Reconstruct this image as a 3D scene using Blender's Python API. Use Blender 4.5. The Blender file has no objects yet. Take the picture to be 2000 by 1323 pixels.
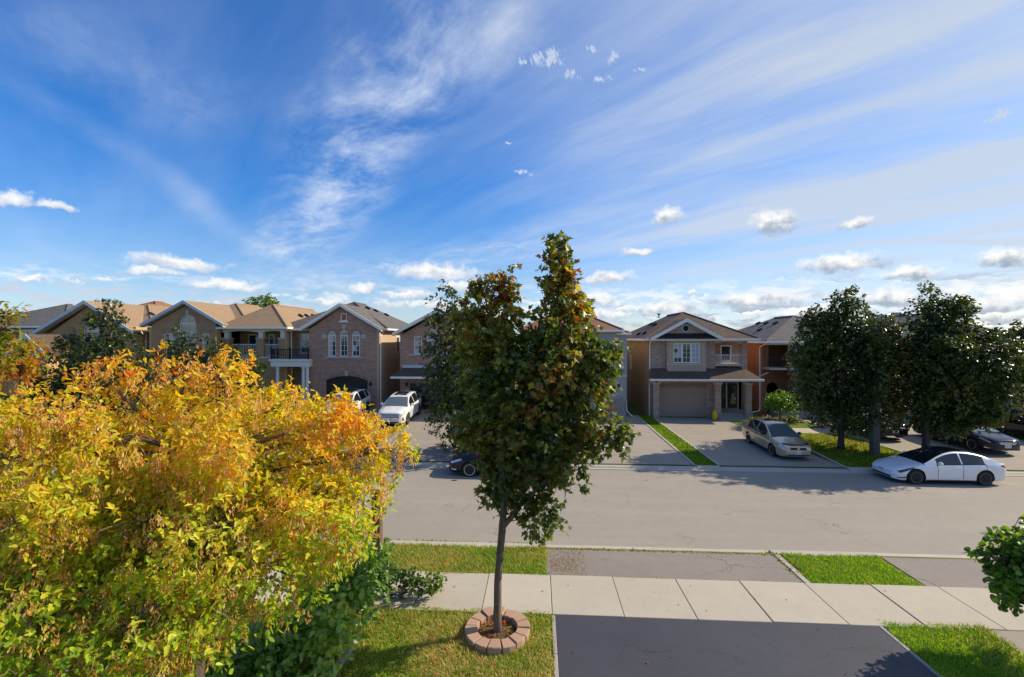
import bpy, bmesh, math, random
import numpy as np
from mathutils import Vector, Matrix
from mathutils.geometry import tessellate_polygon

# ------------------------------------------------------------------ camera
SC = bpy.context.scene
COL = SC.collection
R = math.radians
CAM_H = 6.1
FPX = 889.0                       # focal length in pixels of the 2000 px wide photograph
YAW = math.atan(51.0 / FPX)       # the road runs along X, the lens is turned a little to the left
cam = bpy.data.cameras.new('camera')
cam.sensor_width = 36.0
cam.lens = 36.0 * FPX / 2000.0
cam.clip_start = 0.1
cam.clip_end = 6000
cam_o = bpy.data.objects.new('camera', cam)
COL.objects.link(cam_o)
cam_o.location = (0, 0, CAM_H)
cam_o.rotation_euler = (R(90), 0, YAW)
SC.camera = cam_o

# ------------------------------------------------------------------ sun, sky, exposure
SUN_AZ = R(18.0)                  # from +X (along the road) towards +Y (behind the far houses)
SUN_EL = R(35.0)
SUN_DIR = Vector((math.cos(SUN_AZ) * math.cos(SUN_EL), math.sin(SUN_AZ) * math.cos(SUN_EL), math.sin(SUN_EL)))
sun = bpy.data.lights.new('sun', 'SUN')
sun.energy = 5.0
sun.angle = R(0.55)
sun.color = (1.0, 0.86, 0.64)
sun_o = bpy.data.objects.new('sun', sun)
COL.objects.link(sun_o)
sun_o.location = (30, 20, 40)
sun_o.rotation_euler = SUN_DIR.to_track_quat('Z', 'Y').to_euler()
SC.view_settings.view_transform = 'Standard'
SC.view_settings.look = 'None'
SC.view_settings.gamma = 1.0
SC.view_settings.exposure = 0.34
try:
    SC.view_settings.use_curve_mapping = False
except Exception:
    pass


class NT:
    """small helper around a node tree"""
    def __init__(self, tree):
        self.t = tree
        tree.nodes.clear()

    def n(self, kind, **kw):
        nd = self.t.nodes.new(kind)
        for k, v in kw.items():
            if k == 'ins':
                for kk, vv in v.items():
                    if isinstance(vv, bpy.types.NodeSocket):
                        self.t.links.new(vv, nd.inputs[kk])
                    else:
                        nd.inputs[kk].default_value = vv
            else:
                setattr(nd, k, v)
        return nd

    def link(self, a, b):
        self.t.links.new(a, b)

    def math(self, op, a, b=None, c=None, clamp=False):
        nd = self.t.nodes.new('ShaderNodeMath')
        nd.operation = op
        nd.use_clamp = clamp
        for i, v in enumerate((a, b, c)):
            if v is None:
                continue
            if isinstance(v, bpy.types.NodeSocket):
                self.t.links.new(v, nd.inputs[i])
            else:
                nd.inputs[i].default_value = v
        return nd.outputs[0]

    def vmath(self, op, a, b=None, out=0):
        nd = self.t.nodes.new('ShaderNodeVectorMath')
        nd.operation = op
        for i, v in enumerate((a, b)):
            if v is None:
                continue
            if isinstance(v, bpy.types.NodeSocket):
                self.t.links.new(v, nd.inputs[i])
            else:
                nd.inputs[i].default_value = v
        return nd.outputs[out]

    def smooth(self, x, a, b):
        nd = self.t.nodes.new('ShaderNodeMapRange')
        nd.interpolation_type = 'SMOOTHSTEP'
        self.t.links.new(x, nd.inputs[0])
        nd.inputs[1].default_value = a
        nd.inputs[2].default_value = b
        nd.inputs[3].default_value = 0
        nd.inputs[4].default_value = 1
        return nd.outputs[0]

    def mix(self, f, a, b, blend='MIX'):
        nd = self.t.nodes.new('ShaderNodeMix')
        nd.data_type = 'RGBA'
        nd.blend_type = blend
        for i, v in ((0, f), (6, a), (7, b)):
            if isinstance(v, bpy.types.NodeSocket):
                self.t.links.new(v, nd.inputs[i])
            elif i == 0:
                nd.inputs[i].default_value = v
            else:
                nd.inputs[i].default_value = (*v[:3], 1)
        return nd.outputs[2]

    def noise(self, vec, scale, detail=4, rough=0.55, dist=0.0, dims='3D'):
        nd = self.t.nodes.new('ShaderNodeTexNoise')
        nd.noise_dimensions = dims
        if vec is not None:
            self.t.links.new(vec, nd.inputs['Vector'])
        nd.inputs['Scale'].default_value = scale
        nd.inputs['Detail'].default_value = detail
        nd.inputs['Roughness'].default_value = rough
        nd.inputs['Distortion'].default_value = dist
        return nd.outputs[0]


def ray(px, py):
    """direction of a photograph pixel in the world"""
    a = (px - 1000) / FPX
    c, s = math.cos(YAW), math.sin(YAW)
    return Vector((c * a - s, s * a + c, -(py - 661.5) / FPX))


def at_depth(px, py, Y):
    d = ray(px, py)
    t = Y / d.y
    return Vector((d.x * t, Y, CAM_H + d.z * t))


def build_sky():
    w = bpy.data.worlds.new('World')
    SC.world = w
    w.use_nodes = True
    T = NT(w.node_tree)
    sky = T.n('ShaderNodeTexSky', sky_type='NISHITA', sun_disc=False, sun_elevation=SUN_EL,
              sun_rotation=R(90) - SUN_AZ, altitude=200, air_density=1.0, dust_density=0.6, ozone_density=2.6)
    hs = T.n('ShaderNodeHueSaturation', ins={'Saturation': 1.42, 'Value': 1.0, 'Fac': 1.0})
    T.link(sky.outputs[0], hs.inputs['Color'])
    skyhi = T.mix(1.0, hs.outputs[0], (0.62, 1.0, 1.3), 'MULTIPLY')
    skylo = T.mix(1.0, sky.outputs[0], (0.88, 0.98, 1.16), 'MULTIPLY')
    tc = T.n('ShaderNodeTexCoord')
    d = T.vmath('NORMALIZE', tc.outputs['Generated'])
    sep = T.n('ShaderNodeSeparateXYZ')
    T.link(d, sep.inputs[0])
    dx, dy, dz = sep.outputs
    skycol = T.mix(T.smooth(dz, 0.0, 0.34), skylo, skyhi)
    up = T.math('MAXIMUM', dz, 0.0)
    den = T.math('ADD', up, 0.09)
    px = T.math('DIVIDE', dx, den)
    py = T.math('DIVIDE', dy, den)
    comb = T.n('ShaderNodeCombineXYZ')
    T.link(px, comb.inputs[0])
    T.link(py, comb.inputs[1])
    P = comb.outputs[0]          # a flat cloud sheet seen in perspective
    el = T.math('ARCSINE', dz)
    az = T.math('ARCTAN2', dx, dy)
    ca = T.n('ShaderNodeCombineXYZ')
    T.link(az, ca.inputs[0])
    T.link(el, ca.inputs[1])
    AE = ca.outputs[0]
    sdot = T.vmath('DOT_PRODUCT', d, tuple(SUN_DIR), out=1)

    def mapped(vec, rot, sx, sy, off=(0, 0, 0)):
        m = T.n('ShaderNodeMapping', vector_type='TEXTURE')
        T.link(vec, m.inputs[0])
        m.inputs['Rotation'].default_value = (0, 0, rot)
        m.inputs['Scale'].default_value = (sx, sy, 1)
        m.inputs['Location'].default_value = off
        return m.outputs[0]

    def pp(x, y):
        v = ray(x, y).normalized()
        k = max(v.z, 0) + 0.09
        return v.x / k, v.y / k
    # warp so that streaks are not ruler straight
    wv = T.n('ShaderNodeTexNoise', ins={'Vector': P, 'Scale': 0.7, 'Detail': 3.0})
    wofs = T.vmath('SCALE', T.vmath('SUBTRACT', wv.outputs[1], (0.5, 0.5, 0.5)), None)
    wofs.node.inputs['Scale'].default_value = 0.75
    PW = T.vmath('ADD', P, wofs)
    wof2 = T.vmath('SCALE', T.vmath('SUBTRACT', wv.outputs[1], (0.5, 0.5, 0.5)), None)
    wof2.node.inputs['Scale'].default_value = 0.38
    PB = T.vmath('ADD', P, wof2)
    # thin high veil, denser towards the sun
    a0, b0 = pp(1480, 470), pp(1980, 390)
    rot = math.atan2(b0[1] - a0[1], b0[0] - a0[0])
    st1 = T.noise(mapped(PB, rot, 2.6, 0.42), 1.0, 9, 0.6)
    st2 = T.noise(mapped(PB, rot + 0.22, 1.9, 0.6, (3, 1, 0)), 0.7, 9, 0.62)
    base = T.noise(P, 0.38, 3, 0.5)
    sunw = T.smooth(sdot, 0.12, 0.95)
    veil = T.math('MULTIPLY', T.math('ADD', T.math('MULTIPLY', T.smooth(st1, 0.30, 0.74), 0.62), T.math('MULTIPLY', T.smooth(st2, 0.3, 0.78), 0.5)), T.math('ADD', T.math('MULTIPLY', sunw, 0.85), 0.20))
    veil = T.math('MULTIPLY', veil, T.math('ADD', T.smooth(base, 0.2, 0.75), 0.45))
    veil = T.math('ADD', veil, T.math('MULTIPLY', T.math('POWER', sunw, 1.2), T.math('MULTIPLY_ADD', T.smooth(dz, 0.0, 0.45), -0.25, 0.62)), clamp=True)
    # the bright cirrus plume and the lesser bands
    def band(p0, p1, width, soft, nscale, gain, seed, nstretch=(0.55, 0.3), lim=None):
        (x0, y0), (x1, y1) = p0, p1
        L = math.hypot(x1 - x0, y1 - y0)
        ux, uy = (x1 - x0) / L, (y1 - y0) / L
        rel = T.vmath('SUBTRACT', PB, (x0, y0, 0))
        along = T.vmath('DOT_PRODUCT', rel, (ux, uy, 0), out=1)
        across = T.vmath('DOT_PRODUCT', rel, (-uy, ux, 0), out=1)
        wid = T.math('ADD', T.math('MULTIPLY', T.math('ABSOLUTE', along), 0.05), width)
        q = T.math('DIVIDE', T.math('ABSOLUTE', across), wid)
        m = T.math('SUBTRACT', 1.0, T.smooth(q, 0.0, soft))
        e0 = T.smooth(along, -0.25 * L, 0.1 * L)
        e1 = T.math('SUBTRACT', 1.0, T.smooth(along, 0.85 * L, 1.3 * L))
        nz = T.noise(mapped(PB, rot, nstretch[0], nstretch[1], (seed, seed * 2, 0)), nscale, 10, 0.66, 0.15)
        nz = T.smooth(nz, 0.34, 0.84)
        g = T.math('MULTIPLY', T.math('MULTIPLY', m, nz), T.math('MULTIPLY', e0, e1))
        return T.math('MULTIPLY', g, gain)
    cir = band(pp(830, 60), pp(560, 520), 0.34, 1.0, 1.3, 1.25, 2.0)
    cir = T.math('ADD', cir, band(pp(560, 560), pp(1080, 470), 0.5, 1.0, 1.4, 0.8, 5.0))
    cir = T.math('ADD', cir, band(pp(60, 180), pp(470, 470), 0.11, 1.0, 0.8, 0.45, 7.0, (1.5, 1.5)))
    cir = T.math('ADD', cir, band(pp(40, 420), pp(190, 530), 0.2, 1.0, 0.8, 0.4, 7.5, (1.5, 1.5)))
    cir = T.math('ADD', cir, band(pp(60, 20), pp(400, 230), 0.5, 1.0, 0.8, 0.3, 8.5))
    cir = T.math('ADD', cir, band(pp(2050, 385), pp(1640, 445), 0.12, 1.0, 0.7, 1.1, 9.0, (2, 2)))
    cir = T.math('ADD', cir, band(pp(2050, 480), pp(1500, 470), 0.1, 1.0, 0.7, 0.9, 11.0, (2, 2)))
    cir = T.math('ADD', cir, band(pp(1040, 40), pp(900, 140), 0.16, 1.0, 1.4, 0.6, 13.0))
    thin = T.math('ADD', veil, cir, clamp=True)
    thin = T.math('MULTIPLY', thin, T.smooth(dz, 0.0, 0.08))
    # fair-weather cumulus, given by bearing and elevation
    warp = T.n('ShaderNodeTexNoise', ins={'Vector': AE, 'Scale': 26.0, 'Detail': 7.0, 'Roughness': 0.6})
    wsc = T.vmath('SCALE', T.vmath('SUBTRACT', warp.outputs[1], (0.5, 0.5, 0.5)), None)
    wsc.node.inputs['Scale'].default_value = 0.042
    AEW = T.vmath('ADD', AE, wsc)
    dens = shade = wisp = None
    CL = [(350, 517, 98, 20), (300, 532, 62, 13), (440, 557, 88, 14), (196, 546, 24, 7), (32, 395, 42, 24), (105, 405, 40, 14),
          (65, 550, 45, 6), (708, 565, 34, 14), (640, 590, 44, 8), (850, 535, 100, 22), (800, 578, 60, 13), (905, 560, 60, 16),
          (1304, 428, 30, 23), (1510, 442, 46, 30), (1670, 440, 30, 14), (1640, 520, 84, 22), (1770, 538, 66, 16), (1962, 505, 60, 22), (1955, 230, 44, 28), (1832, 340, 26, 14),
          (1185, 546, 50, 14), (1245, 495, 34, 9), (1165, 590, 44, 18), (1350, 572, 14, 7), (1020, 338, 24, 10), (990, 277, 12, 9),
          (1480, 590, 100, 20), (1740, 585, 90, 22), (1900, 600, 130, 24), (1300, 605, 90, 16), (1150, 620, 90, 14), (860, 600, 90, 12), (1600, 618, 120, 16), (1960, 620, 90, 14),
          (1048, 122, 22, 34), (1078, 115, 26, 30), (1112, 150, 24, 24), (1172, 158, 26, 13), (1195, 112, 20, 24), (1018, 126, 14, 16), (1250, 140, 24, 11), (1154, 98, 9, 12)]
    for i, (x, y, rx, ry) in enumerate(CL):
        v = ray(x, y).normalized()
        a_, e_ = math.atan2(v.x, v.y), math.asin(v.z)
        v2 = ray(x + rx, y).normalized()
        v3 = ray(x, y - ry).normalized()
        gr = 1.25 if x > 1100 else 1.12
        wx = abs(math.atan2(v2.x, v2.y) - a_) * gr
        wy = abs(math.asin(v3.z) - e_) * gr
        q = T.vmath('MULTIPLY', T.vmath('SUBTRACT', AEW, (a_, e_, 0)), (1 / wx, 1 / wy, 1))
        sp = T.n('ShaderNodeSeparateXYZ')
        T.link(q, sp.inputs[0])
        ysq = T.math('MULTIPLY_ADD', T.math('ABSOLUTE', sp.outputs[1]), -0.4, T.math('MULTIPLY', sp.outputs[1], 1.4))   # flat bases
        qq = T.n('ShaderNodeCombineXYZ')
        T.link(sp.outputs[0], qq.inputs[0])
        T.link(ysq, qq.inputs[1])
        ln = T.vmath('LENGTH', qq.outputs[0], out=1)
        dd = T.math('SUBTRACT', 1.0, ln)
        if y < 350:
            wisp = dd if wisp is None else T.math('MAXIMUM', wisp, dd)
            continue
        if dens is None:
            dens, shade = dd, sp.outputs[1]
        else:
            gt = T.math('GREATER_THAN', dd, dens)
            sm = T.n('ShaderNodeMix', data_type='FLOAT')
            T.link(gt, sm.inputs[0])
            T.link(shade, sm.inputs[2])
            T.link(sp.outputs[1], sm.inputs[3])
            shade = sm.outputs[0]
            dens = T.math('MAXIMUM', dens, dd)
    puff = T.noise(AE, 60.0, 6, 0.6)
    dens2 = T.math('ADD', dens, T.math('MULTIPLY', T.math('SUBTRACT', puff, 0.5), 0.9))
    cum = T.smooth(dens2, -0.08, 0.62)
    wz = T.noise(mapped(AE, 0.5, 0.35, 1.0), 70.0, 6, 0.7)
    wsp = T.smooth(T.math('ADD', wisp, T.math('MULTIPLY', T.math('SUBTRACT', wz, 0.5), 2.6)), 0.1, 0.9)
    thin = T.math('MAXIMUM', thin, T.math('MULTIPLY', wsp, 1.0))
    # bank of broken cumulus low over the horizon, on all sides
    hb = T.noise(mapped(AE, 0, 0.30, 0.10), 6.0, 8, 0.62)
    hb = T.smooth(hb, 0.43, 0.60)
    hmask = T.math('MULTIPLY', T.smooth(el, -0.03, 0.02), T.math('SUBTRACT', 1.0, T.smooth(el, 0.05, 0.14)))
    hb = T.math('MULTIPLY', hb, hmask)
    cumall = T.math('MAXIMUM', cum, hb)
    # cloud colours (relative luminance of sun-lit vapour and of its shaded base)
    thincol = T.mix(sunw, (4.9, 5.7, 7.1), (4.7, 5.15, 5.7))
    puff2 = T.noise(AE, 34.0, 5, 0.6)
    lit = T.math('ADD', T.math('MULTIPLY', shade, 0.55), T.math('MULTIPLY', puff2, 1.3))
    lit = T.smooth(lit, 0.42, 1.0)
    basecol = T.mix(sunw, (4.6, 5.1, 6.0), (2.4, 2.9, 3.7))
    cumcol = T.mix(lit, basecol, (7.9, 7.8, 7.5))
    c1 = T.mix(T.math('MULTIPLY', thin, 0.86), skycol, thincol)
    c2 = T.mix(T.math('MULTIPLY', cumall, 0.93), c1, cumcol)
    bg = T.n('ShaderNodeBackground', ins={'Strength': 0.106})
    T.link(c2, bg.inputs[0])
    out = T.n('ShaderNodeOutputWorld')
    T.link(bg.outputs[0], out.inputs[0])
    w.cycles.sampling_method = 'MANUAL'
    w.cycles.sample_map_resolution = 512


build_sky()

# ------------------------------------------------------------------ materials
MATS = {}


def mat_base(name):
    m = bpy.data.materials.new(name)
    m.use_nodes = True
    MATS[name] = m
    T = NT(m.node_tree)
    out = T.n('ShaderNodeOutputMaterial')
    p = T.n('ShaderNodeBsdfPrincipled')
    T.link(p.outputs[0], out.inputs[0])
    return m, T, p, out


def plain(name, col, rough=0.6, metal=0.0, spec=0.5, var=0.0, vscale=3.0, coat=0.0, bump=0.0, bscale=40.0):
    m, T, p, out = mat_base(name)
    p.inputs['Base Color'].default_value = (*col, 1)
    p.inputs['Roughness'].default_value = rough
    p.inputs['Metallic'].default_value = metal
    p.inputs['Specular IOR Level'].default_value = spec
    p.inputs['Coat Weight'].default_value = coat
    p.inputs['Coat Roughness'].default_value = 0.03
    tc = T.n('ShaderNodeTexCoord')
    if var > 0:
        nz = T.noise(tc.outputs['Object'], vscale, 6, 0.6)
        c = T.mix(nz, tuple(x * (1 - var) for x in col), tuple(min(1, x * (1 + var)) for x in col))
        T.link(c, p.inputs['Base Color'])
    if bump > 0:
        nb = T.noise(tc.outputs['Object'], bscale, 4, 0.6)
        b = T.n('ShaderNodeBump', ins={'Strength': bump, 'Distance': 0.02})
        T.link(nb, b.inputs['Height'])
        T.link(b.outputs[0], p.inputs['Normal'])
    return m


def brick_mat(name, c1, c2, mortar, bw=0.262, rh=0.09, ms=0.013, dark=None, vert=False):
    m, T, p, out = mat_base(name)
    uv = T.n('ShaderNodeUVMap', uv_map='UVMap')
    br = T.n('ShaderNodeTexBrick', offset=0.5, ins={'Vector': uv.outputs[0], 'Scale': 1.0, 'Mortar Size': ms, 'Mortar Smooth': 0.15, 'Bias': -0.1, 'Brick Width': bw, 'Row Height': rh})
    br.inputs['Color1'].default_value = (*c1, 1)
    br.inputs['Color2'].default_value = (*c2, 1)
    br.inputs['Mortar'].default_value = (*mortar, 1)
    big = T.noise(uv.outputs[0], 0.8, 5, 0.6)
    fine = T.noise(uv.outputs[0], 26.0, 3, 0.6)
    c = T.mix(T.math('MULTIPLY', T.smooth(fine, 0.35, 0.75), 0.45), br.outputs[0], dark or tuple(x * 0.55 for x in c1))
    c = T.mix(T.math('MULTIPLY', big, 0.35), c, tuple(x * 0.7 for x in c2))
    T.link(c, p.inputs['Base Color'])
    p.inputs['Roughness'].default_value = 0.85
    b = T.n('ShaderNodeBump', ins={'Strength': 0.5, 'Distance': 0.012})
    b.invert = True
    T.link(br.outputs['Fac'], b.inputs['Height'])
    T.link(b.outputs[0], p.inputs['Normal'])
    return m


def shingle_mat(name, c1, c2, c3):
    m, T, p, out = mat_base(name)
    uv = T.n('ShaderNodeUVMap', uv_map='UVMap')
    br = T.n('ShaderNodeTexBrick', offset=0.37, ins={'Vector': uv.outputs[0], 'Scale': 1.0, 'Mortar Size': 0.012, 'Mortar Smooth': 0.4, 'Bias': 0.0, 'Brick Width': 0.31, 'Row Height': 0.145})
    br.inputs['Color1'].default_value = (*c1, 1)
    br.inputs['Color2'].default_value = (*c2, 1)
    br.inputs['Mortar'].default_value = (*[x * 0.35 for x in c1], 1)
    big = T.noise(uv.outputs[0], 0.7, 6, 0.65)
    fine = T.noise(uv.outputs[0], 30.0, 3, 0.7)
    c = T.mix(T.smooth(big, 0.3, 0.75), br.outputs[0], c3)
    c = T.mix(0.55, br.outputs[0], c)
    c = T.mix(T.math('MULTIPLY', fine, 0.4), c, tuple(x * 0.5 for x in c1))
    T.link(c, p.inputs['Base Color'])
    p.inputs['Roughness'].default_value = 0.9
    p.inputs['Specular IOR Level'].default_value = 0.25
    b = T.n('ShaderNodeBump', ins={'Strength': 0.6, 'Distance': 0.02})
    b.invert = True
    T.link(br.outputs['Fac'], b.inputs['Height'])
    T.link(b.outputs[0], p.inputs['Normal'])
    return m


def asphalt(name, col, crack=0.5, patch=0.3, tint=(1, 1, 1), rough=0.85, crack_scale=0.22, speck=0.35):
    m, T, p, out = mat_base(name)
    tc = T.n('ShaderNodeTexCoord')
    co = tc.outputs['Object']
    big = T.noise(co, 0.35, 6, 0.6)
    mid = T.noise(co, 2.6, 5, 0.65)
    fine = T.noise(co, 70.0, 2, 0.7)
    # tyre-polished lanes and stains lie along the street
    mp = T.n('ShaderNodeMapping', vector_type='TEXTURE', ins={'Scale': (9.0, 0.8, 1.0)})
    T.link(co, mp.inputs[0])
    lane = T.noise(mp.outputs[0], 1.0, 4, 0.6)
    c = T.mix(big, tuple(x * (1 - patch) for x in col), tuple(x * (1 + patch) for x in col))
    c = T.mix(T.math('MULTIPLY', T.smooth(mid, 0.35, 0.8), 0.3), c, tuple(x * 0.65 for x in col))
    c = T.mix(T.math('MULTIPLY', T.smooth(lane, 0.45, 0.75), 0.32), c, tuple(min(1, x * 1.35) for x in col))
    sp = T.smooth(fine, 0.30, 0.72)
    c = T.mix(T.math('MULTIPLY', sp, speck), c, tuple(min(1, x * 1.9) for x in col))
    sp2 = T.smooth(T.noise(co, 110.0, 2, 0.6), 0.55, 0.75)
    c = T.mix(T.math('MULTIPLY', sp2, speck), c, tuple(x * 0.4 for x in col))
    if crack > 0:
        wn = T.n('ShaderNodeTexNoise', ins={'Vector': co, 'Scale': 1.4, 'Detail': 5.0})
        of = T.vmath('SCALE', wn.outputs[1], None)
        of.node.inputs['Scale'].default_value = 0.9
        vo = T.n('ShaderNodeTexVoronoi', feature='DISTANCE_TO_EDGE', ins={'Vector': T.vmath('ADD', co, of), 'Scale': crack_scale})
        cr = T.math('SUBTRACT', 1.0, T.smooth(vo.outputs['Distance'], 0.0, 0.0045 * crack_scale / 0.22))
        gate = T.smooth(T.noise(co, 0.5, 2), 0.45, 0.6)
        c = T.mix(T.math('MULTIPLY', T.math('MULTIPLY', cr, gate), crack), c, tuple(x * 0.25 for x in col))
    T.link(c, p.inputs['Base Color'])
    p.inputs['Roughness'].default_value = rough
    p.inputs['Specular IOR Level'].default_value = 0.3
    b = T.n('ShaderNodeBump', ins={'Strength': 0.35, 'Distance': 0.01})
    T.link(fine, b.inputs['Height'])
    T.link(b.outputs[0], p.inputs['Normal'])
    return m


def concrete(name, col):
    m, T, p, out = mat_base(name)
    tc = T.n('ShaderNodeTexCoord')
    geo = T.n('ShaderNodeNewGeometry')
    co = geo.outputs['Position']
    oi = T.n('ShaderNodeObjectInfo')
    big = T.noise(co, 0.9, 6, 0.65)
    fine = T.noise(co, 45.0, 3, 0.6)
    c = T.mix(big, tuple(x * 0.78 for x in col), tuple(min(1, x * 1.15) for x in col))
    c = T.mix(T.math('MULTIPLY', oi.outputs['Random'], 0.4), c, tuple(x * 0.72 for x in col))
    c = T.mix(T.math('MULTIPLY', T.smooth(fine, 0.5, 0.8), 0.25), c, tuple(x * 0.6 for x in col))
    stain = T.smooth(T.noise(co, 3.1, 5, 0.7, 0.5), 0.58, 0.75)
    c = T.mix(T.math('MULTIPLY', stain, 0.34), c, tuple(x * 0.5 for x in col))
    blot = T.smooth(T.noise(co, 1.6, 7, 0.75, 1.0), 0.5, 0.72)
    c = T.mix(T.math('MULTIPLY', blot, 0.22), c, (col[0] * 0.7, col[1] * 0.66, col[2] * 0.6))
    T.link(c, p.inputs['Base Color'])
    p.inputs['Roughness'].default_value = 0.88
    b = T.n('ShaderNodeBump', ins={'Strength': 0.2, 'Distance': 0.01})
    T.link(fine, b.inputs['Height'])
    T.link(b.outputs[0], p.inputs['Normal'])
    return m


def soil(name, c1, c2, scale=1.2):
    m, T, p, out = mat_base(name)
    geo = T.n('ShaderNodeNewGeometry')
    co = geo.outputs['Position']
    n1 = T.noise(co, scale, 6, 0.65)
    n2 = T.noise(co, 30.0, 4, 0.7)
    c = T.mix(T.smooth(n1, 0.3, 0.72), c1, c2)
    c = T.mix(T.math('MULTIPLY', n2, 0.6), c, tuple(x * 0.45 for x in c1))
    T.link(c, p.inputs['Base Color'])
    p.inputs['Roughness'].default_value = 0.95
    p.inputs['Specular IOR Level'].default_value = 0.15
    b = T.n('ShaderNodeBump', ins={'Strength': 0.7, 'Distance': 0.03})
    T.link(n2, b.inputs['Height'])
    T.link(b.outputs[0], p.inputs['Normal'])
    return m


def leaf_mat(name, trans=0.4, rough=0.45, spec=0.4):
    m, T, p, out = mat_base(name)
    at = T.n('ShaderNodeAttribute', attribute_name='Col')
    T.link(at.outputs['Color'], p.inputs['Base Color'])
    p.inputs['Roughness'].default_value = rough
    p.inputs['Specular IOR Level'].default_value = spec
    tr = T.n('ShaderNodeBsdfTranslucent')
    hs = T.n('ShaderNodeHueSaturation', ins={'Saturation': 1.15, 'Value': 1.5, 'Hue': 0.49})
    T.link(at.outputs['Color'], hs.inputs['Color'])
    T.link(hs.outputs[0], tr.inputs[0])
    mx = T.n('ShaderNodeMixShader', ins={0: trans})
    T.link(p.outputs[0], mx.inputs[1])
    T.link(tr.outputs[0], mx.inputs[2])
    T.link(mx.outputs[0], out.inputs[0])
    return m


def leaf_plain(name, col, trans=0.4):
    """the same leaf surface for single leaves: colour varies from leaf to leaf"""
    m, T, p, out = mat_base(name)
    oi = T.n('ShaderNodeObjectInfo')
    T.link(oi.outputs['Color'], p.inputs['Base Color'])
    p.inputs['Roughness'].default_value = 0.45
    p.inputs['Specular IOR Level'].default_value = 0.4
    tr = T.n('ShaderNodeBsdfTranslucent')
    hs = T.n('ShaderNodeHueSaturation', ins={'Saturation': 1.15, 'Value': 1.5, 'Hue': 0.49})
    T.link(oi.outputs['Color'], hs.inputs['Color'])
    T.link(hs.outputs[0], tr.inputs[0])
    mx = T.n('ShaderNodeMixShader', ins={0: trans})
    T.link(p.outputs[0], mx.inputs[1])
    T.link(tr.outputs[0], mx.inputs[2])
    T.link(mx.outputs[0], out.inputs[0])
    return m


def bark(name, c1, c2):
    m, T, p, out = mat_base(name)
    tc = T.n('ShaderNodeTexCoord')
    mp = T.n('ShaderNodeMapping', vector_type='TEXTURE', ins={'Scale': (0.05, 0.05, 0.35)})
    T.link(tc.outputs['Object'], mp.inputs[0])
    n1 = T.noise(mp.outputs[0], 1.0, 6, 0.65, 0.4)
    n2 = T.noise(tc.outputs['Object'], 3.0, 4, 0.6)
    c = T.mix(T.smooth(n1, 0.3, 0.7), c1, c2)
    c = T.mix(T.math('MULTIPLY', n2, 0.4), c, tuple(x * 0.6 for x in c1))
    T.link(c, p.inputs['Base Color'])
    p.inputs['Roughness'].default_value = 0.9
    b = T.n('ShaderNodeBump', ins={'Strength': 0.8, 'Distance': 0.02})
    T.link(n1, b.inputs['Height'])
    T.link(b.outputs[0], p.inputs['Normal'])
    return m


plain('white_trim', (0.78, 0.77, 0.74), 0.45, var=0.06)
plain('vinyl_white', (0.8, 0.8, 0.78), 0.35)
plain('blue_fascia', (0.46, 0.55, 0.62), 0.45, var=0.05)
plain('soffit', (0.6, 0.56, 0.5), 0.6, var=0.05)
plain('beige_trim', (0.55, 0.44, 0.34), 0.6, var=0.06)
plain('taupe_siding', (0.44, 0.34, 0.26), 0.55, var=0.08)
plain('taupe_door', (0.36, 0.265, 0.20), 0.5, var=0.06)
plain('black_door', (0.018, 0.017, 0.018), 0.4, var=0.2)
plain('blue_door', (0.22, 0.28, 0.44), 0.45, var=0.05)
plain('stone_trim', (0.45, 0.41, 0.35), 0.8, var=0.12, vscale=6)
plain('stucco_grey', (0.36, 0.36, 0.37), 0.9, var=0.08, bump=0.3, bscale=60)
plain('black_metal', (0.015, 0.015, 0.016), 0.4, 0.4)
plain('dark_hole', (0.012, 0.011, 0.010), 0.9)
plain('rail_white', (0.62, 0.60, 0.58), 0.5)
plain('grey_metal', (0.35, 0.36, 0.37), 0.4, 0.7)
plain('wood_brown', (0.13, 0.075, 0.045), 0.75, var=0.25, vscale=9)
plain('wood_grey', (0.13, 0.105, 0.085), 0.8, var=0.2, vscale=7)
plain('fence_wood', (0.50, 0.22, 0.07), 0.7, var=0.25, vscale=5)
plain('yellow_plastic', (0.65, 0.45, 0.03), 0.5, var=0.08)
plain('red_petal', (0.55, 0.04, 0.06), 0.6, var=0.2)
plain('terracotta', (0.36, 0.13, 0.07), 0.8, var=0.15)
plain('sign_white', (0.8, 0.8, 0.8), 0.4)
plain('curtain', (0.42, 0.45, 0.50), 0.16, spec=0.8, var=0.1)
plain('amber', (0.7, 0.28, 0.04), 0.3)


def glass_mat(name, col, rough=0.03):
    m, T, p, out = mat_base(name)
    p.inputs['Base Color'].default_value = (*col, 1)
    p.inputs['Roughness'].default_value = rough
    p.inputs['IOR'].default_value = 1.7
    p.inputs['Specular IOR Level'].default_value = 1.0
    geo = T.n('ShaderNodeNewGeometry')
    nz = T.noise(geo.outputs['Position'], 1.3, 2)
    b = T.n('ShaderNodeBump', ins={'Strength': 0.08, 'Distance': 0.05})
    T.link(nz, b.inputs['Height'])
    T.link(b.outputs[0], p.inputs['Normal'])
    return m


glass_mat('house_glass', (0.02, 0.03, 0.05))
glass_mat('car_glass', (0.010, 0.014, 0.018), 0.02)
MATS['car_glass'].node_tree.nodes['Principled BSDF'].inputs['IOR'].default_value = 1.45
glass_mat('windshield_glass', (0.10, 0.125, 0.13), 0.03)
plain('amber_glass', (0.40, 0.12, 0.02), 0.45)

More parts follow.
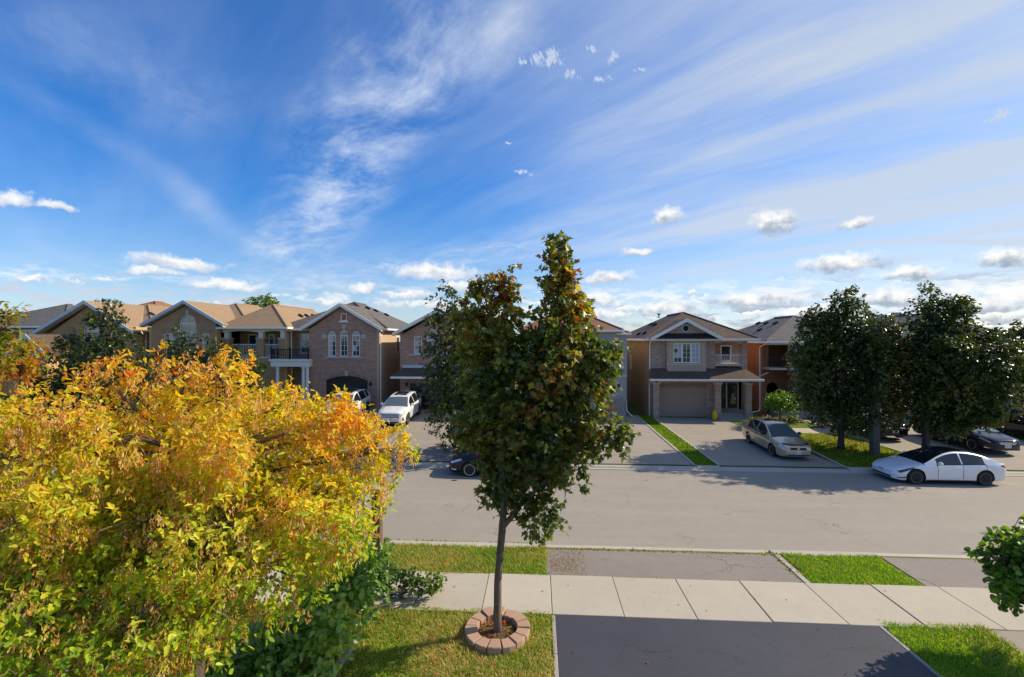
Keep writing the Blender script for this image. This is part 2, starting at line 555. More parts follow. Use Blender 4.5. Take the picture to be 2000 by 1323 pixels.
brick_mat('brick_h6', (0.30, 0.155, 0.11), (0.58, 0.41, 0.31), (0.58, 0.48, 0.40))
brick_mat('brick_h6_bounce', (0.52, 0.25, 0.09), (0.64, 0.36, 0.16), (0.42, 0.27, 0.16))  # side brick in orange: light bounced off next door is put into the colour
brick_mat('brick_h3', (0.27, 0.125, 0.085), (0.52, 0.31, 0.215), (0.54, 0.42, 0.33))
brick_mat('brick_h3_sunlit', (0.50, 0.33, 0.19), (0.56, 0.40, 0.25), (0.55, 0.46, 0.36))  # cream copy of the dark front brick, sunlight painted into the colour
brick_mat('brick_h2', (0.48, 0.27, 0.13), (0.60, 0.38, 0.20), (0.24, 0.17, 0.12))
brick_mat('brick_h2_sunlit', (0.60, 0.36, 0.14), (0.66, 0.42, 0.18), (0.55, 0.4, 0.22))  # yellower copy of the tan brick, coloured as if the sun lit it
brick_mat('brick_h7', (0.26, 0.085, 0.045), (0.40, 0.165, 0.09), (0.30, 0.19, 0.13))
brick_mat('brick_h7_bounce', (0.50, 0.17, 0.06), (0.58, 0.24, 0.10), (0.38, 0.2, 0.11))  # brighter orange than the front brick, with bounced light painted in
brick_mat('brick_h0', (0.40, 0.19, 0.115), (0.47, 0.25, 0.15), (0.42, 0.3, 0.22))
brick_mat('brick_arch', (0.24, 0.15, 0.11), (0.33, 0.23, 0.18), (0.40, 0.34, 0.29), bw=0.09, rh=0.27)
brick_mat('brick_arch_tan', (0.40, 0.24, 0.13), (0.46, 0.3, 0.17), (0.24, 0.18, 0.14), bw=0.09, rh=0.27)
brick_mat('stone_veneer', (0.30, 0.27, 0.24), (0.42, 0.38, 0.33), (0.3, 0.27, 0.24), bw=0.34, rh=0.17)
shingle_mat('shingle_brown', (0.115, 0.082, 0.065), (0.18, 0.13, 0.10), (0.09, 0.066, 0.055))
shingle_mat('shingle_shaded', (0.03, 0.027, 0.03), (0.05, 0.045, 0.045), (0.025, 0.022, 0.025))  # near-black shingles carry the pent roof's shade in their colour
shingle_mat('shingle_tan', (0.34, 0.235, 0.145), (0.41, 0.29, 0.185), (0.30, 0.20, 0.125))
shingle_mat('shingle_grey', (0.13, 0.12, 0.115), (0.20, 0.185, 0.17), (0.10, 0.095, 0.09))
shingle_mat('shingle_slate', (0.12, 0.118, 0.122), (0.19, 0.18, 0.18), (0.10, 0.098, 0.102))
shingle_mat('shingle_red', (0.30, 0.14, 0.085), (0.36, 0.18, 0.11), (0.25, 0.115, 0.075))
asphalt('road_asphalt', (0.258, 0.234, 0.20), 0.5, 0.15)
asphalt('drive_grey', (0.262, 0.232, 0.195), 0.4, 0.14)
asphalt('apron_grey', (0.19, 0.17, 0.15), 0.7, 0.3, speck=0.5)
asphalt('drive_black', (0.041, 0.043, 0.056), 0.4, 0.45, rough=0.6, crack_scale=0.42, speck=0.5)
concrete('concrete', (0.46, 0.415, 0.34))
concrete('kerb_concrete', (0.44, 0.41, 0.35))
concrete('paver_pink', (0.42, 0.27, 0.19))
concrete('step_stone', (0.33, 0.31, 0.28))
soil('lawn_soil', (0.13, 0.17, 0.03), (0.27, 0.23, 0.09))
soil('far_lawn_soil', (0.10, 0.17, 0.018), (0.16, 0.19, 0.03))
soil('bed_soil', (0.10, 0.065, 0.04), (0.16, 0.11, 0.07), 4)
soil('far_ground', (0.07, 0.10, 0.035), (0.12, 0.12, 0.05), 0.05)
leaf_mat('leaf', 0.45, 0.36, 0.5)
leaf_mat('leaf_glossy', 0.32, 0.3, 0.6)
leaf_mat('leaf_autumn', 0.55, 0.55, 0.25)
leaf_mat('grass_blade', 0.5, 0.6, 0.2)
leaf_plain('leaf_single', (0.1, 0.1, 0.02))
bark('bark_grey', (0.22, 0.165, 0.12), (0.085, 0.062, 0.046))
bark('bark_dark', (0.10, 0.075, 0.055), (0.04, 0.03, 0.024))

# ------------------------------------------------------------------ mesh helpers
ORG = Vector((0, 0, 0))


def set_org(v):
    global ORG
    ORG = Vector(v)


def tag(o, label=None, category=None, group=None, kind=None):
    if label:
        o['label'] = label
    if category:
        o['category'] = category
    if group:
        o['group'] = group
    if kind:
        o['kind'] = kind
    return o


def thing(name, label, category, loc, rz=0.0, group=None):
    o = bpy.data.objects.new(name, None)
    o.empty_display_size = 0.3
    COL.objects.link(o)
    o.location = loc
    o.rotation_euler = (0, 0, rz)
    tag(o, label, category, group)
    return o


def uv_metric(me):
    """UVs in metres: u level along the face, v up its slope"""
    n = len(me.loops)
    if n == 0:
        return
    nv = len(me.vertices)
    co = np.empty(nv * 3)
    me.vertices.foreach_get('co', co)
    co = co.reshape(-1, 3)
    li = np.empty(n, dtype=np.int32)
    me.loops.foreach_get('vertex_index', li)
    nf = len(me.polygons)
    nor = np.empty(nf * 3)
    me.polygons.foreach_get('normal', nor)
    nor = nor.reshape(-1, 3)
    tot = np.empty(nf, dtype=np.int32)
    me.polygons.foreach_get('loop_total', tot)
    fn = np.repeat(nor, tot, axis=0)
    u = np.stack([-fn[:, 1], fn[:, 0], np.zeros(n)], 1)
    ln = np.linalg.norm(u, axis=1)
    flat = ln < 0.2
    u[flat] = (1, 0, 0)
    u /= np.maximum(np.linalg.norm(u, axis=1), 1e-6)[:, None]
    v = np.cross(fn, u)
    v[flat] = (0, 1, 0)
    p = co[li]
    uv = np.stack([(p * u).sum(1), (p * v).sum(1)], 1)
    layer = me.uv_layers.new(name='UVMap')
    layer.data.foreach_set('uv', uv.astype(np.float32).ravel())


class MB:
    def __init__(self):
        self.v = []
        self.f = []

    def poly(self, pts):
        i = len(self.v)
        self.v.extend([tuple(p) for p in pts])
        self.f.append(tuple(range(i, i + len(pts))))
        return self

    def box(self, x0, x1, y0, y1, z0, z1):
        i = len(self.v)
        self.v += [(x0, y0, z0), (x1, y0, z0), (x1, y1, z0), (x0, y1, z0), (x0, y0, z1), (x1, y0, z1), (x1, y1, z1), (x0, y1, z1)]
        self.f += [(i, i + 3, i + 2, i + 1), (i + 4, i + 5, i + 6, i + 7), (i, i + 1, i + 5, i + 4), (i + 1, i + 2, i + 6, i + 5), (i + 2, i + 3, i + 7, i + 6), (i + 3, i, i + 4, i + 7)]
        return self

    def prism(self, poly, vec):
        """closed solid: planar polygon swept by vec"""
        n = len(poly)
        i = len(self.v)
        vec = Vector(vec)
        P = [Vector(p) for p in poly]
        nrm = Vector((0, 0, 0))
        for k in range(n):
            nrm += P[k].cross(P[(k + 1) % n])
        if nrm.dot(vec) > 0:
            P.reverse()
        self.v += [tuple(p) for p in P] + [tuple(p + vec) for p in P]
        self.f.append(tuple(range(i, i + n)))
        self.f.append(tuple(range(i + 2 * n - 1, i + n - 1, -1)))
        for k in range(n):
            k2 = (k + 1) % n
            self.f.append((i + k, i + n + k, i + n + k2, i + k2))
        return self

    def panel(self, outline, holes, y, t):
        """wall in the XZ plane facing -Y with openings; front at y, back at y+t"""
        polys = [[Vector((a, b, 0)) for a, b in outline]] + [[Vector((a, b, 0)) for a, b in h] for h in holes]
        flat = [p for q in polys for p in q]
        tris = tessellate_polygon(polys)
        i = len(self.v)
        self.v += [(p.x, y, p.y) for p in flat]
        j = len(self.v)
        self.v += [(p.x, y + t, p.y) for p in flat]
        for a, b, c in tris:
            A, B, C = flat[a], flat[b], flat[c]
            cr = (B.x - A.x) * (C.y - A.y) - (B.y - A.y) * (C.x - A.x)
            if abs(cr) < 1e-9:
                continue
            if cr < 0:
                b, c = c, b
            self.f.append((i + a, i + b, i + c))
            self.f.append((j + a, j + c, j + b))
        k0 = 0
        for qi, q in enumerate(polys):
            n = len(q)
            area = sum(q[k].x * q[(k + 1) % n].y - q[(k + 1) % n].x * q[k].y for k in range(n))
            ccw = area > 0
            for k in range(n):
                a, b = k0 + k, k0 + (k + 1) % n
                if ccw == (qi == 0):
                    self.f.append((i + b, i + a, j + a, j + b))
                else:
                    self.f.append((i + a, i + b, j + b, j + a))
            k0 += n
        return self

    def tube(self, path, radii, n=8, cap=True):
        path = [Vector(p) for p in path]
        if not hasattr(radii, '__len__'):
            radii = [radii] * len(path)
        base = len(self.v)
        prev = None
        for k, p in enumerate(path):
            d = (path[min(k + 1, len(path) - 1)] - path[max(k - 1, 0)]).normalized()
            if prev is None:
                ax = d.cross(Vector((0.3, 1, 0.2)))
                if ax.length < 0.1:
                    ax = d.cross(Vector((1, 0, 0)))
                ax.normalize()
            else:
                ax = (prev - d * prev.dot(d)).normalized()
            prev = ax
            bx = d.cross(ax)
            for q in range(n):
                a = 2 * math.pi * q / n
                self.v.append(tuple(p + (ax * math.cos(a) + bx * math.sin(a)) * radii[k]))
        for k in range(len(path) - 1):
            for q in range(n):
                a = base + k * n + q
                b = base + k * n + (q + 1) % n
                self.f.append((a, b, b + n, a + n))
        if cap:
            self.f.append(tuple(base + q for q in range(n - 1, -1, -1)))
            e = base + (len(path) - 1) * n
            self.f.append(tuple(e + q for q in range(n)))
        return self

    def lathe(self, prof, c, axis='Z', n=16):
        """profile of (radius, height) turned round an axis through c"""
        base = len(self.v)
        for r, h in prof:
            for q in range(n):
                a = 2 * math.pi * q / n
                x, y = r * math.cos(a), r * math.sin(a)
                if axis == 'Z':
                    self.v.append((c[0] + x, c[1] + y, c[2] + h))
                elif axis == 'Y':
                    self.v.append((c[0] + y, c[1] + h, c[2] + x))
                else:
                    self.v.append((c[0] + h, c[1] + x, c[2] + y))
        for k in range(len(prof) - 1):
            for q in range(n):
                a = base + k * n + q
                b = base + k * n + (q + 1) % n
                self.f.append((a, b, b + n, a + n))
        self.f.append(tuple(base + q for q in range(n - 1, -1, -1)))
        e = base + (len(prof) - 1) * n
        self.f.append(tuple(e + q for q in range(n)))
        return self

    def mesh(self, name, mat, smooth=False, uv=True, bevel=0.0):
        me = bpy.data.meshes.new(name)
        o = ORG
        me.from_pydata([(a - o.x, b - o.y, c - o.z) for a, b, c in self.v], [], self.f)
        if bevel > 0:
            bm = bmesh.new()
            bm.from_mesh(me)
            bmesh.ops.remove_doubles(bm, verts=bm.verts, dist=1e-5)
            bmesh.ops.bevel(bm, geom=list(bm.edges), offset=bevel, segments=1, affect='EDGES')
            bm.to_mesh(me)
            bm.free()
        me.update()
        if uv:
            # measure the texture from the world so neighbours line up
            uv_metric(me)
        if smooth:
            me.polygons.foreach_set('use_smooth', [True] * len(me.polygons))
        me.materials.append(MATS[mat])
        return me

    def build(self, name, mat, parent=None, smooth=False, uv=True, bevel=0.0):
        o = bpy.data.objects.new(name, self.mesh(name, mat, smooth, uv, bevel))
        COL.objects.link(o)
        o.parent = parent
        return o


def obj(name, me, parent=None, loc=(0, 0, 0), rot=(0, 0, 0), scale=(1, 1, 1)):
    o = bpy.data.objects.new(name, me)
    COL.objects.link(o)
    o.parent = parent
    o.location = loc
    o.rotation_euler = rot
    o.scale = scale
    return o


def copy_tree(src, parent=None):
    c = src.copy()
    COL.objects.link(c)
    c.parent = parent
    for ch in list(src.children):
        copy_tree(ch, c)
    return c


def auto_smooth(me, ang=35):
    bm = bmesh.new()
    bm.from_mesh(me)
    for f in bm.faces:
        f.smooth = True
    lim = R(ang)
    for e in bm.edges:
        if len(e.link_faces) == 2:
            e.smooth = e.calc_face_angle(0) < lim
        else:
            e.smooth = False
    bm.to_mesh(me)
    bm.free()
    return me
# ================================================================== the setting
NEAR_KERB, FAR_KERB = 13.5, 21.4
SW0, SW1 = 9.78, 11.40


def z_lot(x):
    return float(np.interp(x, [-60, -36, -26, -16, -8, 2, 5, 9, 17, 30, 60], [1.15, 1.1, 1.1, 1.0, 0.75, 0.68, 0.6, 0.4, 0.35, 0.35, 0.35]))


def z_far(x, y):
    t = min(1.0, max(0.0, (y - 21.95) / 11.0))
    return 0.10 + (z_lot(x) - 0.10) * t


def struct(o):
    o['kind'] = 'structure'
    return o


set_org((0, 0, 0))
# open ground out to the horizon, with a hole under nothing: it lies lower than every other sheet
struct(MB().poly([(-1500, -400, -0.12), (1500, -400, -0.12), (1500, 2600, -0.12), (-1500, 2600, -0.12)]).build('ground', 'far_ground'))


def grid_sheet(name, mat, x0, x1, y0, y1, zf, nx, ny, lift=0.0, edge=None):
    m = MB()
    for j in range(ny + 1):
        for i in range(nx + 1):
            t = j / ny
            a0, b0 = (x0, x1) if edge is None else edge(t)
            x = a0 + (b0 - a0) * i / nx
            y = y0 + (y1 - y0) * t
            m.v.append((x, y, zf(x, y) + lift))
    for j in range(ny):
        for i in range(nx):
            a = j * (nx + 1) + i
            m.f.append((a, a + 1, a + nx + 2, a + nx + 1))
    return struct(m.build(name, mat))


def z_road(x, y):
    t = (y - NEAR_KERB) / (FAR_KERB - NEAR_KERB)
    return 0.0 + 0.05 * (1 - (2 * t - 1) ** 2) - 0.01


grid_sheet('road', 'road_asphalt', -130, 130, NEAR_KERB - 0.02, FAR_KERB + 0.02, z_road, 2, 10)
grid_sheet('far_yard', 'far_lawn_soil', -130, 130, 21.9, 60, z_far, 130, 60)
grid_sheet('near_yard', 'lawn_soil', -60, 60, -12, 13.05, lambda x, y: 0.135 if y > SW1 else 0.165, 2, 40)

# ---- kerbs: cast concrete lengths with joints, dropped at the driveways
near_kerb = struct(thing('near_kerb', None, None, (0, NEAR_KERB, 0)))
far_kerb = struct(thing('far_kerb', None, None, (0, FAR_KERB, 0)))
rk = random.Random(3)


def kerb_run(parent, y0, y1, face_low_y, spans):
    """spans: (x0, x1, height)"""
    base = parent.location
    for x0, x1, h in spans:
        n = max(1, round((x1 - x0) / 2.9))
        for k in range(n):
            a = x0 + (x1 - x0) * k / n + 0.006
            b = x0 + (x1 - x0) * (k + 1) / n - 0.006
            hh = h + rk.uniform(-0.006, 0.006)
            lip = 0.03
            if face_low_y:      # gutter on the low-y side
                prof = [(y0, -0.06), (y0, 0.012), (y0 + 0.18, 0.02), (y0 + 0.24, hh - 0.012), (y0 + 0.28, hh), (y1, hh), (y1, -0.06)]
            else:
                prof = [(y1, -0.06), (y1, 0.012), (y1 - 0.18, 0.02), (y1 - 0.24, hh - 0.012), (y1 - 0.28, hh), (y0, hh), (y0, -0.06)]
            set_org(base)
            MB().prism([(a, yy, zz) for yy, zz in prof], (b - a, 0, 0)).build('kerb_length', 'kerb_concrete', parent)


kerb_run(near_kerb, 12.93, NEAR_KERB - 0.01, False, [(-58, -5.6, 0.14), (-5.6, 0.15, 0.14), (0.15, 6.5, 0.07), (6.5, 9.3, 0.14), (9.3, 15.4, 0.07), (15.4, 46, 0.14)])
kerb_run(far_kerb, FAR_KERB + 0.01, 21.98, True, [(-58, -17.2, 0.13), (-17.2, -10.9, 0.08), (-10.9, -10.3, 0.1), (-10.3, -4.25, 0.08), (-4.25, 0.9, 0.13), (0.9, 7.4, 0.08), (7.4, 8.5, 0.11), (8.5, 14.2, 0.08), (14.2, 19.0, 0.14), (19.0, 28.0, 0.08), (28, 62, 0.13)])

# ---- sidewalk of cast slabs
set_org((0, 0, 0))
side = struct(thing('sidewalk', None, None, (0, SW0, 0)))
set_org((0, SW0, 0))
MB().box(-60, 60, SW0 + 0.03, SW1 - 0.03, 0.0, 0.183).build('slab_bed', 'bed_soil', side)
joints = [0.30 + 1.53 * k for k in range(-24, 26)]
slab_me = {}
rs = random.Random(5)
set_org((0, 0, 0))
for a, b in zip(joints[:-1], joints[1:]):
    L = b - a - 0.012
    key = round(L, 3)
    if key not in slab_me:
        m = MB().box(-L / 2, L / 2, 0, SW1 - SW0, -0.1, 0.0)
        slab_me[key] = m.mesh('slab', 'concrete', bevel=0.009)
    obj('slab', slab_me[key], side, ((a + b) / 2, 0, 0.197 + rs.uniform(-0.006, 0.006)), (rs.uniform(-0.002, 0.002), rs.uniform(-0.003, 0.003), 0))
    # tooled line inside each slab edge
# ---- driveways on our side
set_org((0, 0, 0))
struct(MB().box(0.37, 6.97, -6, SW0 - 0.012, 0.0, 0.19).build('front_driveway', 'drive_black'))
struct(MB().box(0.17, 6.47, SW1 + 0.012, 12.925, 0.0, 0.150).build('driveway_apron', 'apron_grey'))
struct(MB().box(9.32, 15.4, SW1 + 0.012, 12.925, 0.0, 0.152).build('neighbour_apron', 'apron_grey'))
struct(MB().box(9.05, 15.2, -6, SW0 - 0.012, 0.0, 0.187).build('neighbour_driveway', 'drive_grey'))
struct(MB().box(-13.5, -7.4, -6, SW0 - 0.012, 0.0, 0.187).build('left_driveway', 'drive_black'))
struct(MB().box(-13.5, -7.2, SW1 + 0.012, 12.925, 0.0, 0.152).build('left_apron', 'apron_grey'))
# concrete edging beside the black driveway, poured in lengths
edge = struct(thing('driveway_edging', None, None, (6.97, 5, 0)))
set_org(edge.location)
for k in range(9):
    y1 = SW0 - 0.02 - k * 1.2
    MB().box(6.975, 7.055, y1 - 1.19, y1, 0.0, 0.2).build('edging_length', 'step_stone', edge, bevel=0.008)
edge2 = struct(thing('lawn_edging', None, None, (0.36, 5, 0)))
set_org(edge2.location)
for k in range(9):
    y1 = SW0 - 0.02 - k * 1.2
    MB().box(0.285, 0.362, y1 - 1.19, y1, 0.0, 0.193).build('edging_length', 'step_stone', edge2, bevel=0.008)
# apron edge beside the small boulevard lawn
edge3 = struct(thing('apron_edging', None, None, (6.5, 12, 0)))
set_org(edge3.location)
MB().prism([(6.475, SW1 + 0.02, 0.02), (6.62, SW1 + 0.02, 0.02), (6.62, 12.9, 0.02), (6.475, 12.9, 0.02)], (0, 0, 0.15)).build('edging_length', 'kerb_concrete', edge3, bevel=0.008)

# ---- driveways on the far side
set_org((0, 0, 0))


def far_drive(name, x0, x1, y1, x0b=None, x1b=None, mat='drive_grey'):
    x0b = x0 if x0b is None else x0b
    x1b = x1 if x1b is None else x1b
    return grid_sheet(name, mat, x0, x1, 21.985, y1, z_far, 4, 14, 0.02, lambda t: (x0 + (x0b - x0) * t, x1 + (x1b - x1) * t))


far_drive('far_driveway', 8.5, 14.2, 33.5, 8.18, 12.95)
far_drive('far_driveway', 0.95, 7.36, 33.4, 0.6, 7.1)
far_drive('far_driveway', -10.25, -4.25, 33.6, -10.0, -4.5)
far_drive('far_driveway', -17.4, -10.95, 33.6, -17.2, -11.6)
far_drive('far_driveway', 19.1, 27.9, 34, 18.4, 27.5)
far_drive('far_driveway', -37, -30, 33.0)
# raised edging each side of the narrow grass strip
es = struct(thing('strip_edging', None, None, (8, 22, 0)))
set_org(es.location)
for xa, xb in ((7.36, 7.1), (8.5, 8.18)):
    n = 9
    for k in range(n):
        t0, t1 = k / n, (k + 1) / n - 0.002
        p = []
        for t, s in ((t0, 0), (t0, 1), (t1, 1), (t1, 0)):
            x = xa + (xb - xa) * t + s * 0.12 - 0.06
            y = 22.0 + 11.6 * t
            p.append((x, y, z_far(x, y) - 0.02))
        MB().prism(p, (0, 0, 0.075)).build('edging_length', 'kerb_concrete', es)
es2 = struct(thing('lawn_border', None, None, (14.2, 22, 0)))
set_org(es2.location)
for (xa, ya), (xb, yb), n in (((14.2, 22.0), (14.55, 28.5), 6), ((19.05, 22.0), (18.6, 29.0), 6)):
    for k in range(n):
        t0, t1 = k / n, (k + 1) / n - 0.003
        p = []
        for t, s in ((t0, 0), (t0, 1), (t1, 1), (t1, 0)):
            x = xa + (xb - xa) * t + s * 0.12 - 0.06
            y = ya + (yb - ya) * t
            p.append((x, y, z_far(x, y) - 0.02))
        MB().prism(p, (0, 0, 0.085)).build('edging_length', 'kerb_concrete', es2)
# paved walk in front of the porch of the red brick house
set_org((0, 0, 0))
grid_sheet('garden_walk', 'concrete', 13.4, 20.5, 28.9, 30.4, z_far, 6, 2, 0.022)
# ================================================================== houses
UNIT_PANE = {}


def unit_pane(mat):
    if mat not in UNIT_PANE:
        set_org((0, 0, 0))
        UNIT_PANE[mat] = MB().poly([(-0.5, 0, -0.5), (0.5, 0, -0.5), (0.5, 0, 0.5), (-0.5, 0, 0.5)]).mesh('pane', mat, uv=False)
    return UNIT_PANE[mat]


def arch_poly(x0, x1, z0, z1, rise=0.0, n=10):
    """opening outline; z1 is the springing line, rise the height of the arch above it"""
    if rise <= 0:
        return [(x0, z0), (x1, z0), (x1, z1), (x0, z1)]
    c = (x0 + x1) / 2
    hw = (x1 - x0) / 2
    pts = [(x0, z0), (x1, z0)]
    rad = (hw * hw + rise * rise) / (2 * rise)
    a0 = math.asin(min(1.0, hw / rad))
    if rise > hw * 0.999:
        a0 = math.pi / 2
        rad = hw
    for k in range(n + 1):
        a = a0 - 2 * a0 * k / n
        pts.append((c + rad * math.sin(a), z1 + rise - rad + rad * math.cos(a)))
    return pts


class House:
    def __init__(self, name, label, base):
        self.root = thing(name, label, 'house', base)
        self.o = Vector(base)
        set_org(self.o)

    def part(self, mb, name, mat, parent=None, label=None, **kw):
        set_org(self.o)
        p = mb.build(name, mat, parent or self.root, **kw)
        if label:
            p['label'] = label
        return p

    def window(self, x0, x1, z0, z1, y, cols=2, rows=4, rise=0.0, sill='stone_trim', frame='vinyl_white', curtain=0.0, recess=0.10, fw=0.065, seed=0, transom=None):
        """frame, bars and panes set back in the opening of a wall whose face is at y"""
        rr = random.Random(int(x0 * 91 + z0 * 37) + seed)
        yb = y + recess
        out = arch_poly(x0, x1, z0, z1, rise)
        inn = arch_poly(x0 + fw, x1 - fw, z0 + fw, z1 - (0 if rise else fw), max(0, rise - fw) if rise else 0)
        w = self.part(MB().panel(out, [inn], yb - 0.05, 0.06), 'window', frame)
        ix0, ix1, iz0, iz1 = x0 + fw, x1 - fw, z0 + fw, z1 - (0.0 if rise else fw)
        bars = MB()
        if rise:
            bars.box(ix0, ix1, yb - 0.04, yb - 0.004, iz1 - 0.03, iz1 + 0.03)
        tz = iz1 - (0.03 if rise else 0)
        for c in range(1, cols):
            x = ix0 + (ix1 - ix0) * c / cols
            bars.box(x - 0.012, x + 0.012, yb - 0.03, yb - 0.003, iz0, tz)
        for r in range(1, rows):
            z = iz0 + (tz - iz0) * r / rows
            bars.box(ix0, ix1, yb - 0.028, yb - 0.004, z - 0.012, z + 0.012)
        if rise:
            top = max(p[1] for p in inn)
            bars.box((ix0 + ix1) / 2 - 0.012, (ix0 + ix1) / 2 + 0.012, yb - 0.03, yb - 0.003, iz1, top - 0.01)
        if bars.v:
            self.part(bars, 'glazing_bars', frame, w)
        loc = Vector(((ix0 + ix1) / 2, yb, 0))
        for c in range(cols):
            for r in range(rows):
                pw = (ix1 - ix0) / cols
                ph = (tz - iz0) / rows
                cx = ix0 + pw * (c + 0.5)
                cz = iz0 + ph * (r + 0.5)
                mt = 'curtain' if (curtain > 0 and rr.random() < curtain) else 'house_glass'
                obj('pane', unit_pane(mt), w, Vector((cx, yb, cz)) - self.o, (rr.uniform(-0.004, 0.004), 0, rr.uniform(-0.006, 0.006)), (pw, 1, ph))
        if rise:
            poly = [p for p in inn if p[1] >= iz1 - 1e-6]
            self.part(MB().poly([(a, yb + 0.001, b) for a, b in poly]), 'pane', 'house_glass', w)
        if sill:
            self.part(MB().box(x0 - 0.1, x1 + 0.1, y - 0.06, y + 0.09, z0 - 0.1, z0 + 0.004), 'sill', sill, w)
        return w

    def garage(self, x0, x1, z0, z1, y, mat, rise=0.0, sections=4, cols=0, label=None):
        d = self.part(MB().panel(arch_poly(x0 - 0.05, x1 + 0.05, z0, z1 + 0.05, rise), [arch_poly(x0, x1, z0 + 0.001, z1, max(0, rise - 0.0))] if False else [], y + 0.02, 0.02), 'garage_door', mat)
        h = (z1 + rise - z0) / sections
        for k in range(sections):
            a, b = z0 + h * k + 0.008, z0 + h * (k + 1) - 0.008
            if k == sections - 1 and rise > 0:
                b = z1 + rise * 0.3
            if cols:
                m = MB()
                m.box(x0, x1, y - 0.012, y + 0.018, a, b)
                s = self.part(m, 'door_section', mat, d)
                cw = (x1 - x0) / cols
                for c in range(cols):
                    self.part(MB().box(x0 + cw * c + 0.07, x0 + cw * (c + 1) - 0.07, y - 0.024, y - 0.013, a + 0.09, b - 0.09), 'door_panel', mat, d, bevel=0.006)
            else:
                m = MB().box(x0, x1, y - 0.012, y + 0.018, a, b)
                m.box(x0, x1, y - 0.020, y - 0.0125, a + (b - a) * 0.30, a + (b - a) * 0.36)
                m.box(x0, x1, y - 0.020, y - 0.0125, a + (b - a) * 0.64, a + (b - a) * 0.70)
                self.part(m, 'door_section', mat, d)
        self.part(MB().box((x0 + x1) / 2 - 0.06, (x0 + x1) / 2 + 0.06, y - 0.05, y - 0.013, z0 + 0.55, z0 + 0.6), 'handle', 'grey_metal', d)
        if label:
            d['label'] = label
        return d

    def hip(self, x0, x1, y0, y1, ez, p, mat, trim='white_trim', gutter=True, front=True, vents=()):
        w = (x1 - x0) / 2
        xm = (x0 + x1) / 2
        rz = ez + p * w
        ya = y0 + w if front else y0
        yb = max(ya + 0.4, y1 - w)
        m = MB()
        t = (0, 0, -0.09)
        m.prism([(x0, y0, ez), (xm, ya, rz), (xm, yb, rz), (x0, y1, ez)], t)
        m.prism([(x1, y0, ez), (x1, y1, ez), (xm, yb, rz), (xm, ya, rz)], t)
        if front:
            m.prism([(x0, y0, ez), (x1, y0, ez), (xm, ya, rz)], t)
        m.prism([(x1, y1, ez), (x0, y1, ez), (xm, yb, rz)], t)
        r = self.part(m, 'roof', mat)
        self.part(MB().tube([(xm, ya, rz + 0.01), (xm, yb, rz + 0.01)], 0.07, 6), 'ridge_cap', mat, r)
        if front:
            self.part(MB().tube([(x0, y0, ez + 0.01), (xm, ya, rz + 0.01)], 0.06, 6), 'hip_cap', mat, r)
            self.part(MB().tube([(x1, y0, ez + 0.01), (xm, ya, rz + 0.01)], 0.06, 6), 'hip_cap', mat, r)
        self.part(MB().box(x0 + 0.02, x1 - 0.02, y0 + 0.02, y1 - 0.02, ez - 0.17, ez - 0.12), 'soffit', 'soffit', r)
        g = [(x0 - 0.07, x1 + 0.07, y0 - 0.07, y0 + 0.01)] if front else []
        g += [(x0 - 0.07, x0 + 0.01, y0 + 0.012, y1), (x1 - 0.01, x1 + 0.07, y0 + 0.012, y1)]
        for a, b, c, d in g:
            self.part(MB().box(a, b, c, d, ez - 0.16, ez - 0.012), 'gutter', trim, r, bevel=0.012)
        for vx, vy in vents:      # low box vents near the ridge
            if vx < xm:
                vz = ez + p * min(vx - x0, vy - y0 if front else 99)
                n = Vector((-p, 0, 1)).normalized()
            else:
                vz = ez + p * min(x1 - vx, vy - y0 if front else 99)
                n = Vector((p, 0, 1)).normalized()
            q = Vector((vx, vy, vz)) - self.o
            set_org((0, 0, 0))
            me = MB().box(-0.16, 0.16, -0.19, 0.19, 0.02, 0.16).mesh('roof_vent', 'black_metal', bevel=0.02)
            set_org(self.o)
            v = obj('roof_vent', me, r, q)
            v.rotation_euler = n.to_track_quat('Z', 'Y').to_euler()
        return r

    def front_gable(self, x0, x1, yf, yb, ez, peak, px, mat, wallmat, trim='blue_fascia', over=0.35, wall=True, wall_y=None, holes=(), wx=None, drop=0.22):
        """gabled roof with its triangle to the street; the ridge runs back to yb"""
        m = MB()
        t = (0, 0, -0.1)
        m.prism([(x0, yf, ez), (px, yf, peak), (px, yb, peak), (x0, yb, ez)], t)
        m.prism([(x1, yf, ez), (x1, yb, ez), (px, yb, peak), (px, yf, peak)], t)
        r = self.part(m, 'roof', mat)
        for xa in (x0, x1):
            L = MB().prism([(xa, yf - 0.03, ez + 0.02), (px, yf - 0.03, peak + 0.02), (px, yf - 0.03, peak - drop), (xa, yf - 0.03, ez - drop)], (0, 0.05, 0))
            self.part(L, 'fascia_board', trim, r)
            S = MB().prism([(xa, yf + 0.03, ez - drop + 0.03), (px, yf + 0.03, peak - drop + 0.03), (px, yf + 0.03, peak - drop - 0.0), (xa, yf + 0.03, ez - drop - 0.0)], (0, over, 0))
            self.part(S, 'soffit', 'soffit', r)
        return r

    def downspout(self, pts, mat='vinyl_white', r=0.045):
        self.part(MB().tube(pts, r, 6), 'downspout', mat)

    def railing(self, p0, p1, z0, h, mat, n, post=0.05, top=0.07):
        p0, p1 = Vector(p0), Vector(p1)
        d = p1 - p0
        yaw = math.atan2(d.y, d.x)
        L = d.length

        def bar(za, zb, w):
            nrm = Vector((-d.y, d.x, 0)).normalized() * w / 2
            a, b = Vector((p0.x, p0.y, za)), Vector((p1.x, p1.y, za))
            return MB().prism([a - nrm, b - nrm, b + nrm, a + nrm], (0, 0, zb - za))
        rl = self.part(bar(z0 + h - 0.06, z0 + h, top), 'railing', mat)
        self.part(bar(z0 + 0.06, z0 + 0.11, top * 0.8), 'bottom_rail', mat, rl)
        set_org((0, 0, 0))
